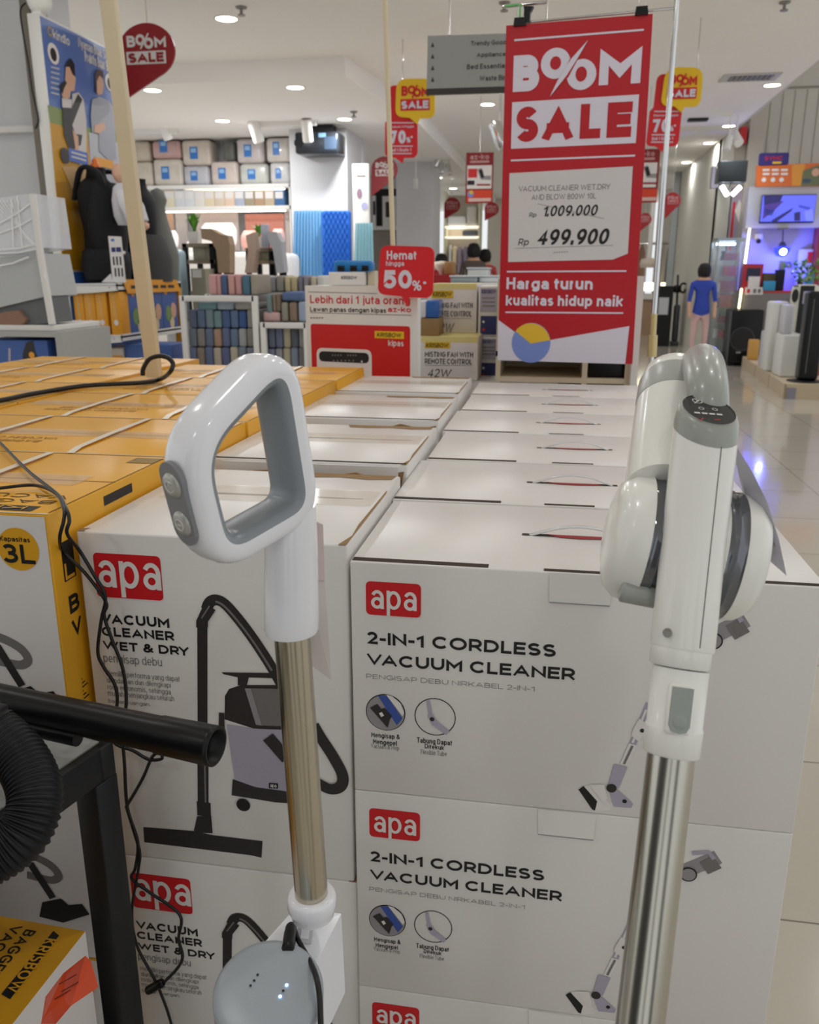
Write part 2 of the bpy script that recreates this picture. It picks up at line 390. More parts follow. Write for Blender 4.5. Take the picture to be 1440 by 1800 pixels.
def pbox(g, x0, y0, x1, y1, Y, depth, mat, bev=0, zmin=None):
    a, b, c, d = prect(x0, y0, x1, y1, Y)
    if zmin is not None: c = zmin
    return g.box((a, Y, c), (b, Y+depth, d), mat, bev)
# ============================================================ the store shell
CZ, SZ = 3.35, 3.17
floor_m = bpy.data.materials.new('polished_tile'); floor_m.use_nodes = True
nt = floor_m.node_tree; b = nt.nodes['Principled BSDF']
tc = nt.nodes.new('ShaderNodeTexCoord'); mp = nt.nodes.new('ShaderNodeMapping'); br = nt.nodes.new('ShaderNodeTexBrick')
br.offset = 0; br.squash = 1
TS = .66
mp.inputs['Location'].default_value = (-1.69/TS % 1*1.0, 0, 0)
mp.inputs['Location'].default_value = (-(1.69 % TS), -(1.63 % TS), 0)
for k_, v_ in (('Scale', 1), ('Brick Width', TS), ('Row Height', TS), ('Mortar Size', .0028), ('Mortar Smooth', .2), ('Bias', 0)): br.inputs[k_].default_value = v_
c1 = tuple(lin(c) for c in (198, 191, 177))+(1,); c2 = tuple(lin(c) for c in (192, 185, 171))+(1,); c3 = tuple(lin(c) for c in (120, 112, 100))+(1,)
br.inputs['Color1'].default_value = c1; br.inputs['Color2'].default_value = c2; br.inputs['Mortar'].default_value = c3
nt.links.new(tc.outputs['Object'], mp.inputs['Vector']); nt.links.new(mp.outputs['Vector'], br.inputs['Vector']); nt.links.new(br.outputs['Color'], b.inputs['Base Color'])
b.inputs['Roughness'].default_value = .13; b.inputs['Coat Weight'].default_value = .3
CEILM = M('ceiling_paint', (246, 243, 238), .9, vary=.02, scale=2)
WALLM = M('wall_paint', (214, 214, 216), .8, vary=.02, scale=2)
WALLG = M('greige_wall', (204, 200, 188), .75, vary=.03, scale=3)
def slab(name, a, b2, m, bev=0):
    g = G(); g.box(a, b2, m, bev); return struct(g.build(name))
slab('floor', (-9, -4, -.1), (7, 27, 0), floor_m)
# upper ceiling, left bay ceiling (lower) with its fascia, and the aisle ceiling
g = G(); e1_, e2_, e3_ = PZ(607, 135, SZ), PZ(736, 216, SZ), PZ(812, 296, SZ)
sf = [(-9, e1_.y), (e1_.x, e1_.y), (e2_.x, e2_.y), (e3_.x, e3_.y), (e3_.x, 27), (-9, 27)]
g.prism([V((x, y, SZ)) for x, y in sf], Z*(CZ-SZ), CEILM); struct(g.build('ceiling_bay'))
slab('ceiling', (-9, -4, CZ), (2.42, 27, CZ+.1), CEILM)
slab('ceiling_side', (2.42, -4, 4.6), (7, 14.9, 4.7), CEILM)
slab('trim_fascia', (2.42, -4, CZ), (2.46, 14.6, 4.6), WALLG)
slab('wall_back', (-9, 12.5, 0), (-2.78, 12.65, SZ), WALLM)
slab('wall_far', (-2.0, 25, 0), (2.42, 25.2, CZ), col((212, 206, 196)))
slab('wall_right', (2.42, 14.6, 0), (2.6, 19.5, CZ), WALLG)
slab('wall_shopfront', (2.42, 23.0, 0), (7, 23.2, CZ), col((206, 200, 190)))
slab('ceiling_shopfront', (2.42, 14.9, CZ), (7, 27, CZ+.1), CEILM)
slab('unseen_blocker_left', (-3.6, -1.9, 0), (-.85, -1.4, 2.1), M('unseen_blocker_grey', (58, 58, 62), .6))  # unseen dark block added behind the camera to darken the carton fronts
slab('unseen_blocker_right', (1.15, -2.1, 0), (1.6, -1.6, 2.1), MATS['unseen_blocker_grey'])  # second unseen block, added to shade from behind and reflect dark in metal
slab('unseen_blocker_mid', (-.12, -1.6, 0), (.10, -1.4, 2.2), MATS['unseen_blocker_grey'])  # narrow unseen block added for dark stripes in the aluminium tubes
g = G(); g.box((2.42, 14.7, 0), (7, 14.9, 4.6), WALLG); g.box((2.6, 14.69, 4.02), (7, 14.7, 4.05), col((150, 144, 130)))
for i in range(24): g.box((2.9+i*.17, 14.692, 0), (2.906+i*.17, 14.7, 4.0), col((150, 144, 130)))
struct(g.build('wall_booth'))
struct(G().box((PY(1311, 300, 14.5).x, 14.5, 0), (PY(1338, 300, 14.5).x, 14.69, 4.0), col((196, 190, 178))).build('trim_corner'))
g = G(); g.box((-6.6, 6.15, 0), (-3.66, 6.5, CZ), WALLM); struct(g.build('wall_left'))
a, b_, c_, d_ = prect(-40, 222, 64, 234, 6.1); struct(G().box((a, 6.08, c_), (b_, 6.15, d_), SHELFW, .004).build('trim_left'))
# square column of the bedding bay and the wall behind it
a, b_, _, _ = prect(512, 220, 611, 480, 11.6)
struct(G().box((a, 11.6, 0), (b_, 12.6, SZ), WALLM).build('wall_column'))
a, b_, _, _ = prect(697, 318, 760, 480, 15.2)
struct(G().box((a, 15.2, 0), (b_, 16.2, SZ), WALLM).build('wall_pillar'))
a, b_, _, _ = prect(650, 318, 700, 480, 17.0)
struct(G().box((a-.6, 17.0, 0), (b_+.5, 17.15, SZ), WALLM).build('wall_middle'))
a, b_, _, _ = prect(766, 353, 772, 480, 17.5)
struct(G().box((a, 17.5, 0), (b_, 17.6, 2.9), SHELFW).build('trim_post'))
# ---- recessed downlights
LG = 'round recessed downlights'
EM = M('lamp_glow', (255, 250, 240), .5, emit=((255, 248, 232), 14))
def downlight(x, y, z, label, watts, vis=True):
    t = thing('ceiling_downlight', label, 'ceiling light', (x, y, z), LG)
    g = G(); g.lathe([(.083, 0), (.086, -.008), (.10, -.010), (.104, 0)], (x, y, z-.0005), Z, SHELFW, 32, cap0=False, cap1=False); g.build('trim_ring', t)
    g = G(); g.lathe([(.083, -.004), (.0001, -.005)], (x, y, z-.001), -Z*-1, EM, 32, cap0=False); g.build('diffuser', t)
    l = bpy.data.lights.new('downlight_lamp', 'AREA'); l.shape = 'DISK'; l.size = .16; l.energy = watts; l.color = (.97, .99, 1)
    o = bpy.data.objects.new('downlight_lamp', l); COL.objects.link(o); o.parent = t; o.location = (0, 0, -.03)
    return t
for (px, py, z, s) in [(398, 32, CZ, 'round downlight beside the sprinkler at upper left'), (519, 153, SZ, 'round downlight in the lower ceiling under the soffit corner'),
        (391, 212, SZ, 'round downlight above the bagged bedding sets'), (606, 209, SZ, 'round downlight next to the small sprinkler by the black projector'),
        (268, 158, SZ, 'round downlight under the point of the big red pin sign'), (857, 183, CZ, 'round downlight under the grey directory sign'),
        (735, 291, SZ, 'round downlight in line beyond the red bubble sign'), (770, 312, SZ, 'round downlight left of the small red poster'), (797, 331, SZ, 'farthest round downlight left of the small red poster'),
        (1358, 149, CZ, 'round downlight right of the ceiling vent, by the wall'), (1283, 221, CZ, 'round downlight above the tilted white spotlight'), (1248, 251, CZ, 'second farthest downlight along the greige wall'), (1215, 285, CZ, 'farthest downlight along the greige wall')]:
    p = PZ(px, py, z); downlight(min(p.x, 2.29), p.y, z, s, LAMP_W*(5.0 if (z == SZ and p.y < 13) else 1.8))
for x, y in [(-2.76, 4.6), (-2.76, 1.9), (-.95, 8.6), (-.95, 5.9), (-.95, 3.2), (-.95, .6), (.7, 4.4), (.7, 1.8), (2.2, 7.6), (2.2, 5.0), (2.2, 2.4), (.7, -1.2), (-2.2, -1.0), (.5, 13.9), (.5, 17.5), (-5.2, 3.2), (3.9, 9.0), (3.9, 6)]:
    downlight(x, y, CZ if x < 2.4 else 4.6, 'round recessed downlight of the main ceiling, above the picture', LAMP_W)
# ============================================================ cartons of the front island
def apa_logo(g, fc, p0, p1, t0, t1):
    a0, b0 = fc.ab(fc.at(*p0)); a1, b1 = fc.ab(fc.at(*p1))
    fc.arect(g, a0, b1, a1, b0, RED, 1, .007)
    fc.text(g, 'apa', t0, t1, WHITE_PRINT, .012, 0, 2)

# ---- cordless vacuum cartons (three tiers, six rows)
CX0, CX1, CY0, CD, CH = -.243, .327, .983, .300, .333
def cordless_box():
    O = V(((CX0+CX1)/2, CY0+CD/2, 2*CH))
    t = thing('cordless_vacuum_carton', '', 'box', O)
    g = G(); zt = 3*CH
    g.box((CX0, CY0, 2*CH+.0005), (CX1, CY0+CD, zt), WHITE_CARTON, .0022)
    g.build('carton', t)
    # tuck lid: front lip with dark slits, slot for the handle
    g = G(); top = Face((0, 0, zt), (1, 0, 0), (0, 1, 0))
    def slit(x0, x1, y0, y1, m=DARKGAP, l=1): g.add([(x0, y0, zt+.0004*l), (x1, y0, zt+.0004*l), (x1, y1, zt+.0004*l), (x0, y1, zt+.0004*l)], [(0, 1, 2, 3)], m)
    for x0, x1, y0, y1, nm in ((CX0+.002, -.068, CY0+.003, CY0+.016, 'lid_gap'), (.0, .078, CY0+.003, CY0+.012, 'lid_gap'), (.255, CX1-.004, CY0+.003, CY0+.012, 'lid_gap'), (-.032, .122, 1.128, 1.138, 'handle_slot')):
        g = G(); slit(x0, x1, y0, y1); g.build(nm, t)
    g = G(); f = Face((0, CY0, 0), (1, 0, 0))
    f.poly(g, [(966, 1006), (1078, 1013), (1072, 1064), (966, 1058)], SHELFW, 2)
    f.line(g, [(966, 1058), (1072, 1065)], .0012, MIDGREY, 3)
    g.build('tuck_flap', t)
    g = G()
    apa_logo(g, f, (643, 1021), (740, 1086), (653, 1080), (733, 1041))
    g.build('logo', t)
    g = G()
    f.text(g, '2-IN-1 CORDLESS', (645, 1131), (978, 1133), INK, .038)
    f.text(g, 'VACUUM CLEANER', (645, 1168), (1012, 1175), INK, .038)
    f.text(g, 'PENGISAP DEBU NIRKABEL 2-IN-1', (644, 1192), (940, 1207), GREYINK, -.004)
    f.disc(g, (678, 1252), 35, INK, 1); f.disc(g, (678, 1252), 33.5, MIDGREY, 2)
    f.poly(g, [(665, 1222), (680, 1222), (708, 1262), (698, 1274)], M('print_blue', (58, 84, 160), .5), 3)
    f.poly(g, [(651, 1243), (664, 1236), (686, 1264), (682, 1278)], DARKPRINT, 4)
    f.poly(g, [(668, 1246), (677, 1243), (690, 1258), (684, 1266)], DARKPRINT, 4)
    f.poly(g, [(667, 1252), (672, 1250), (676, 1256), (671, 1259)], WHITE_PRINT, 5)
    f.poly(g, [(679, 1220), (690, 1223), (705, 1236), (711, 1252), (708, 1258)], WHITE_PRINT, 3)
    f.disc(g, (765, 1260), 36.5, INK, 1, ring=.955)
    f.line(g, [(753, 1231), (757, 1256)], .005, LILAC, 2); f.line(g, [(756, 1255), (764, 1270), (788, 1288)], [.007, .009, .007], LILAC, 3)
    f.disc(g, (760, 1263), 4, DARKPRINT, 4)
    f.text(g, 'Mengisap &', (653, 1297), (703, 1291), INK, .02); f.text(g, 'Mengepel', (656, 1309), (698, 1302), INK, .02)
    f.text(g, 'Vacuum & Mop', (652, 1316), (702, 1311), GREYINK)
    f.text(g, 'Tabung Dapat', (733, 1307), (795, 1301), INK, .02); f.text(g, 'Ditekuk', (747, 1315), (781, 1310), INK, .02)
    f.text(g, 'Flexible Tube', (740, 1325), (786, 1321), GREYINK)
    # the stick vacuum pictured on the right
    f.line(g, [(1142, 1236), (1108, 1318)], .009, LILAC, 1); f.line(g, [(1136, 1247), (1112, 1305)], .003, WHITE_PRINT, 2)
    f.poly(g, [(1112, 1283), (1124, 1262), (1138, 1272), (1137, 1286), (1122, 1302), (1110, 1292)], WHITE_PRINT, 3)
    f.disc(g, (1129, 1283), 4, DARKPRINT, 4)
    f.poly(g, [(1106, 1306), (1121, 1310), (1103, 1346), (1090, 1342)], WHITE_PRINT, 2); f.line(g, [(1112, 1310), (1097, 1342)], .003, GREYINK, 3)
    f.poly(g, [(1080, 1342), (1103, 1348), (1088, 1385), (1070, 1378)], LILAC, 3); f.disc(g, (1075, 1384), 9, DARKPRINT, 4)
    f.poly(g, [(1016, 1385), (1040, 1378), (1075, 1416), (1072, 1424), (1046, 1426)], WHITE_PRINT, 1)
    f.poly(g, [(1017, 1387), (1026, 1381), (1050, 1408), (1046, 1424), (1041, 1422)], INK, 2)
    f.poly(g, [(1036, 1378), (1062, 1378), (1068, 1402), (1060, 1410)], WHITE_PRINT, 3)
    f.poly(g, [(1072, 1392), (1084, 1386), (1113, 1412), (1110, 1419), (1080, 1417)], LILAC, 3); f.disc(g, (1098, 1407), 4, INK, 4)
    f.line(g, [(1245, 1122), (1312, 1088)], .021, MIDGREY, 1); f.line(g, [(1284, 1112), (1310, 1098)], .021, GREYINK, 2)
    f.line(g, [(1262, 1082), (1294, 1078), (1304, 1092)], .006, LILAC, 3); f.disc(g, (1254, 1126), 17, DARKPRINT, 3); f.disc(g, (1254, 1126), 14, MIDGREY, 4)
    g.build('printed_design', t)
    g = G()
    pts = [(-.022, 1.133, zt-.001), (-.008, 1.133, zt+.004), (.02, 1.130, zt+.013), (.048, 1.129, zt+.016), (.076, 1.130, zt+.013), (.102, 1.133, zt+.004), (.114, 1.133, zt-.001)]
    g.tube(smooth(pts, 4), .0055, M('milky_handle', (226, 226, 226), .15, alpha=.75), 8, flat=.3, up=(0, 0, 1))
    g.build('carry_handle', t)
    g = G(); g.add([(.0, 1.1375, zt+.0009), (.03, 1.135, zt+.0009), (.06, 1.1345, zt+.0009), (.1, 1.1375, zt+.0009), (.085, 1.126, zt+.0009), (.05, 1.122, zt+.0009), (.02, 1.1245, zt+.0009)], [(6, 5, 4, 3, 2, 1, 0)], M('red_box_lining', (170, 26, 30), .6))
    ob = g.build('red_lining', t)
    return t
ROWN = ['front', 'second', 'third', 'fourth', 'fifth', 'rear']
TIER = ['top', 'middle', 'bottom']
cb = cordless_box(); CG = 'white cordless vacuum cartons stacked in rows'
cb['label'] = 'white 2-in-1 cordless vacuum carton at front, topmost of its stack'; cb['group'] = CG
jit = [0, -.004, .006, -.003, .005, .002]
for r in range(6):
    for k in range(3):
        if r == 0 and k == 0: continue
        if r == 0: lb = ['', 'white 2-in-1 cordless vacuum carton, middle one of the front stack', 'white 2-in-1 cordless vacuum carton at the bottom of the front stack, mostly cropped'][k]
        elif k == 0: lb = 'white cordless vacuum carton with slotted lid, top of the %s row' % ROWN[r]
        else: lb = 'white cordless vacuum carton of the %s row, %s tier, hidden under the lids' % (ROWN[r], TIER[k])
        dup(cb, (jit[r]*(1 if k == 0 else .5), .3085*r, -CH*k), lb, CG, ('carry_handle', 'red_lining', 'handle_slot') if k else ())

# ---- wet and dry vacuum cartons
WX0, WX1, WY0, WD, WH = -.622, -.248, .99, .385, .5085
def wetdry_box():
    t = thing('wet_dry_vacuum_carton', '', 'box', ((WX0+WX1)/2, WY0+WD/2, WH))
    zt = 2*WH; g = G(); g.box((WX0, WY0, WH+.0005), (WX1, WY0+WD, zt), WHITE_CARTON, .003); g.build('carton', t)
    f = Face((0, WY0, 0), (1, 0, 0)); g = G()
    apa_logo(g, f, (163, 971), (288, 1056), (178, 1047), (281, 990)); g.build('logo', t)
    g = G(); c = lambda x, y: (130+x/2.8235, 940+y/2.8235); K = lambda *p: [c(*q) for q in p]
    f.text(g, 'VACUUM', (178, 1095), (297, 1086), INK, .042); f.text(g, 'CLEANER', (180, 1117), (306, 1110), INK, .042)
    f.text(g, 'WET & DRY', (182, 1141), (332, 1137), INK, .042); f.text(g, 'pengisap debu', (183, 1167), (284, 1156), GREYINK)
    for i, s in enumerate(['Memiliki performa yang dapat', 'diandalkan dan dilengkapi', 'roda ergonomis, sehingga', 'mudah menjangkau seluruh', 'bagian ruangan.']):
        wx = [128, 112, 112, 118, 76][i]
        f.text(g, s, (188+i*.9, 1190+i*11.6), (188+wx, 1188+i*11.6), GREYINK)
    f.line(g, K((638, 440), (639, 975)), .0145, DARKPRINT, 1); f.line(g, K((640, 960), (642, 1340)), .0165, DARKPRINT, 1)
    f.line(g, K((651, 1140), (655, 1330)), .0025, GREYINK, 2)
    f.line(g, K((645, 1325), (648, 1395)), .021, DARKPRINT, 2); f.poly(g, K((613, 1395), (683, 1395), (690, 1480), (595, 1475)), DARKPRINT, 2)
    f.poly(g, K((345, 1450), (600, 1470), (690, 1490), (937, 1520), (932, 1602), (880, 1590), (350, 1525)), DARKPRINT, 1)
    f.poly(g, K((609, 425), (640, 358), (655, 338), (705, 372), (667, 430), (667, 458), (609, 458)), DARKPRINT, 3); f.line(g, K((636, 412), (676, 350)), .002, GREYINK, 4)
    f.line(g, smooth_px([c(*p) for p in [(658, 372), (674, 336), (705, 322), (750, 342), (820, 420), (900, 528), (985, 660), (1040, 760)]]), .0155, DARKPRINT, 2)
    f.line(g, smooth_px([c(*p) for p in [(705, 328), (748, 352), (820, 432), (900, 540), (985, 672)]]), .003, GREYINK, 3)
    f.poly(g, K((735, 680), (810, 682), (1000, 684), (1130, 700), (1180, 712), (1140, 725), (1000, 710), (870, 706), (860, 745), (815, 745), (815, 705), (745, 690)), DARKPRINT, 3)
    f.poly(g, K((770, 765), (830, 745), (1080, 745), (1150, 770), (1190, 830), (1200, 950), (1100, 972), (890, 960), (748, 915), (750, 800)), DARKPRINT, 1)
    f.poly(g, K((880, 760), (1060, 765), (1075, 950), (930, 945), (905, 850)), GREYINK, 2); f.poly(g, K((850, 760), (880, 760), (935, 945), (905, 940)), MIDGREY, 3)
    f.poly(g, K((760, 940), (900, 962), (1190, 970), (1165, 1275), (1060, 1272), (900, 1250), (800, 1215)), LILAC, 2)
    f.poly(g, K((790, 1210), (900, 1250), (1060, 1272), (1150, 1275), (1140, 1335), (1000, 1325), (785, 1290)), DARKPRINT, 3)
    f.disc(g, c(843, 1337), 12, INK, 4); f.poly(g, K((722, 880), (748, 882), (750, 950), (755, 1010), (735, 1030), (720, 960)), DARKPRINT, 3)
    f.poly(g, K((970, 1228), (1015, 1230), (1015, 1256), (970, 1254)), INK, 4); f.text(g, 'apa', c(978, 1251), c(1008, 1236), WHITE_PRINT, .01, 0, 5)
    f.line(g, [c(*p) for p in [(965, 1000), (1000, 1040), (1060, 1110)]], .019, DARKPRINT, 4)
    f.line(g, smooth_px([c(*p) for p in [(1190, 940), (1225, 1000), (1290, 1100), (1335, 1190), (1325, 1245), (1270, 1258), (1190, 1215)]]), .0165, DARKPRINT, 4)
    g.build('printed_design', t)
    g = G(); tp = lambda pts, m=KRAFT, l=1: g.add([(x, y, zt+.0006*l) for x, y in pts], [list(range(len(pts)))], m)
    x1, y1 = WX1, WY0+WD
    tp([(x1-.012, WY0), (x1-.001, WY0), (x1-.001, y1-.12), (x1-.004, y1-.1), (x1-.006, WY0+.09), (x1-.003, WY0+.04)], KRAFT)
    tp([(x1-.19, y1-.03), (x1-.15, y1-.034), (x1-.1, y1-.026), (x1-.05, y1-.036), (x1-.01, y1-.03), (x1-.006, y1-.002), (x1-.2, y1-.002)], KRAFT)
    tp([(WX0+.02, y1-.16), (WX0+.1, y1-.165), (x1-.03, y1-.16), (x1-.03, y1-.157), (WX0+.02, y1-.157)], M('crease_grey', (176, 170, 164), .6))
    tp([(WX0+.001, WY0+.001), (WX0+.012, WY0+.001), (WX0+.009, WY0+.009), (WX0+.014, WY0+.016), (WX0+.001, WY0+.012)], KRAFT)
    g.build('torn_edge', t)
    g = G(); ra = random.Random(3)
    pl = [(WX0+.03, y1-.2), (x1-.01, y1-.2), (x1-.01, y1-.11), (WX0+.03, y1-.11)]
    g.add([(x, y, zt+.0012) for x, y in pl], [(0, 1, 2, 3)], TAPE); g.build('clear_tape', t)
    return t
def smooth_px(p): return [(v.x, v.y) for v in smooth([V((x, y, 0)) for x, y in p], 5)]
wb = wetdry_box(); WG = 'white wet and dry vacuum cartons'
wb['label'] = 'white wet and dry vacuum carton with torn lid corner, topmost at front'; wb['group'] = WG
dup(wb, (.004, 0, -WH), 'white wet and dry vacuum carton beneath the torn front one', WG)
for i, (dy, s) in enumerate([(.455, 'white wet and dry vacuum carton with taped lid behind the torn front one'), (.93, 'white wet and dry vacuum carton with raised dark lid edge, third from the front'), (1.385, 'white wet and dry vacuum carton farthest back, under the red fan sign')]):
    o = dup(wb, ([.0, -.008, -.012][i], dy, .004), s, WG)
    g = G(); zt = 2*WH; g.add([(WX0+.004, WY0+.003, zt+.0006), (WX1-.004, WY0+.003, zt+.0006), (WX1-.004, WY0+.012, zt+.0006), (WX0+.004, WY0+.012, zt+.0006)], [(0, 1, 2, 3)], DARKGAP); g.build('lid_gap', o)  # dark strip painted on the lid as the shadow gap along its front edge
    g = G(); g.prism([(WX1-.14, WY0-.001, zt-.05), (WX1-.012, WY0-.001, zt-.045), (WX1-.006, WY0-.001, zt-.012), (WX1-.04, WY0-.001, zt-.02), (WX1-.09, WY0-.001, zt-.01), (WX1-.13, WY0-.001, zt-.022)], (0, -.002, 0), KRAFT); g.build('torn_patch', o)
# ---- loose flap standing between the first two lids
g = G()
g.prism([(-.56, 1.392, .99), (-.275, 1.392, .985), (-.27, 1.392, 1.012), (-.3, 1.392, 1.006), (-.33, 1.392, 1.016), (-.38, 1.392, 1.008), (-.46, 1.392, 1.017), (-.55, 1.392, 1.01)], (0, .005, 0), KRAFT)
g.prism([(-.59, 1.43, .97), (-.265, 1.43, .97), (-.262, 1.43, 1.02), (-.59, 1.43, 1.02)], (0, .003, 0), WHITE_CARTON)
single(g, 'cardboard_flap', 'torn brown cardboard flap standing behind the front white carton lid', 'cardboard')

# ---- yellow canister vacuum cartons
YX1, YW, YY0, YDp, YH, YZ = -.632, .62, .945, .355, .3505, 1.0515
def yellow_box():
    t = thing('yellow_vacuum_carton', '', 'box', (YX1-YW/2, YY0+YDp/2, YZ-YH))
    x0, x1, y0, y1 = YX1-YW, YX1, YY0, YY0+YDp
    g = G(); g.box((x0, y0, YZ-YH+.0005), (x1, y1, YZ), YELLOW_CARTON, .002); g.build('carton', t)
    f = Face((0, y0, 0), (1, 0, 0)); g = G()
    f.arect(g, x0+.002, YZ-YH+.003, x1-.003, YZ-.003, WHITE_PRINT, 1)
    f.disc(g, (33, 965), 36, YELLOW_CARTON, 2)
    f.text(g, 'Kapasitas', (1, 952), (53, 944), INK, .02, 0, 3); f.text(g, '3L', (9, 988), (60, 958), INK, .03, 0, 3)
    f.line(g, smooth_px([(-30, 1115), (0, 1120), (35, 1138), (50, 1158), (40, 1168), (20, 1166), (-10, 1160)]), .013, GREYINK, 2)
    f.line(g, [(-4, 1135), (40, 1205)], .012, DARKPRINT, 3)
    f.poly(g, [(20, 1215), (55, 1205), (70, 1218), (95, 1214), (110, 1235), (60, 1255), (15, 1245)], INK, 3)
    g.build('front_print', t)
    s = Face((x1, 0, 0), (0, 1, 0)); g = G()
    s.arect(g, y0+.022, YZ-.10, y0+.05, YZ-.045, INK, 1); s.atext(g, 'L', y0+.024, YZ-.098, y0+.046, YZ-.075, YELLOW_CARTON, .03, 0, 2)
    s.arect(g, y0+.14, YZ-.026, y1-.13, YZ-.012, INK, 1)
    for i, ch in enumerate('BV'): s.atext(g, ch, y0+.026, YZ-.148-.036*i, y0+.05, YZ-.122-.036*i, INK, .04)
    for i in range(16): s.arect(g, y0+.034, YZ-.25-i*.006, y0+.036+.006*(i % 3), YZ-.248-i*.006, INK, 1)
    g.build('side_print', t)
    tf = Face((x1, y0, YZ), (-1, 0, 0), (0, -1, 0), .0006); g = G()
    a = lambda u, vv: (u, -vv)
    tf.arect(g, .03, -.036, .3, -.012, INK, 1); tf.atext(g, 'KRISBOW', .045, -.031, .285, -.017, YELLOW_CARTON, .03, .0, 2)
    tf.atext(g, 'BAGGED CANISTER', .024, -.066, .42, -.048, M('faded_ink', (92, 70, 26), .6), .015); tf.atext(g, 'VACUUM CLEANER', .018, -.094, .40, -.075, M('faded_ink', (92, 70, 26), .6), .015)
    tf.arect(g, .002, -YDp+.012, .05, -YDp+.05, M('dull_label', (150, 120, 62), .6), 1)
    g.build('lid_print', t)
    g = G(); tf.arect(g, .0, -YDp/2-.0012, YW, -YDp/2+.0012, M('flap_joint', (150, 108, 30), .7), 1); tf.arect(g, .0, -.005, YW, -.0005, M('pale_edge', (206, 196, 176), .5), 1); tf.arect(g, .0015, -YDp+.01, .004, -.01, M('flap_joint', (150, 108, 30), .7), 1)
    g.build('lid_seams', t)
    g = G(); FI = M('pale_lid_ink', (170, 122, 36), .6); tf.atext(g, 'BAGGED CANISTER', .30, -.100, .52, -.080, FI, .015); tf.atext(g, 'VACUUM CLEANER', .28, -.130, .50, -.110, FI, .015)
    g.build('faded_print', t)
    g = G(); tf.arect(g, .05, -YDp/2-.03, YW-.02, -YDp/2+.03, TAPE, 2); g.build('clear_tape', t)
    for k, (xs, sk) in enumerate(((.20, -.03), (.43, -.02))):
        g = G(); hw = .007; yy = [y0-.001, y0+.04, y0+.17, y0+.31, y1+.001]; zz = [YZ+.0015, YZ+.004, YZ+.005, YZ+.004, YZ+.0015]
        L = [(x1-xs-hw+sk*(i/4-.5), yy[i], zz[i]) for i in range(5)]; R = [(x1-xs+hw+sk*(i/4-.5), yy[i], zz[i]) for i in range(5)]
        g.add(L+R, [(i, 5+i, 6+i, i+1) for i in range(4)], STRAP)
        g.build('packing_strap', t)
    return t
yb = yellow_box(); YG = 'yellow canister vacuum cartons'
yb['label'] = 'yellow vacuum carton showing a 3L circle, topmost at the front corner'; yb['group'] = YG
for k in (1, 2): dup(yb, (0, .003, -YH*k), ['', 'yellow and white carton second in the front stack, seen behind the black table frame', 'yellow and white carton at the bottom of the front stack'][k], YG)
for r in range(1, 5): dup(yb, (.004*r, .36*r, -.0005*r), 'yellow vacuum carton with cream straps, right column, %s row from the front' % ORD[r], YG, ('side_print', 'front_print', 'lid_print'))
for r in range(4): dup(yb, (-.632, .53+.36*r, 0), 'yellow vacuum carton with cream straps, left column, %s one from the front' % ORD[r], YG, ('side_print', 'front_print', 'lid_print'))
# platform carrying the rear rows
g = G(); g.box((-.62, 1.40, 0), (-.25, 2.75, WH), SHELFW); g.box((-1.88, 1.32, 0), (-.66, 2.88, YZ-YH-.003), SHELFW)
g.box((-1.25, .96+YDp, 0), (-.66, 1.33, YZ-YH-.003), SHELFW)
ob = g.build('display_platform'); ob['kind'] = 'structure'

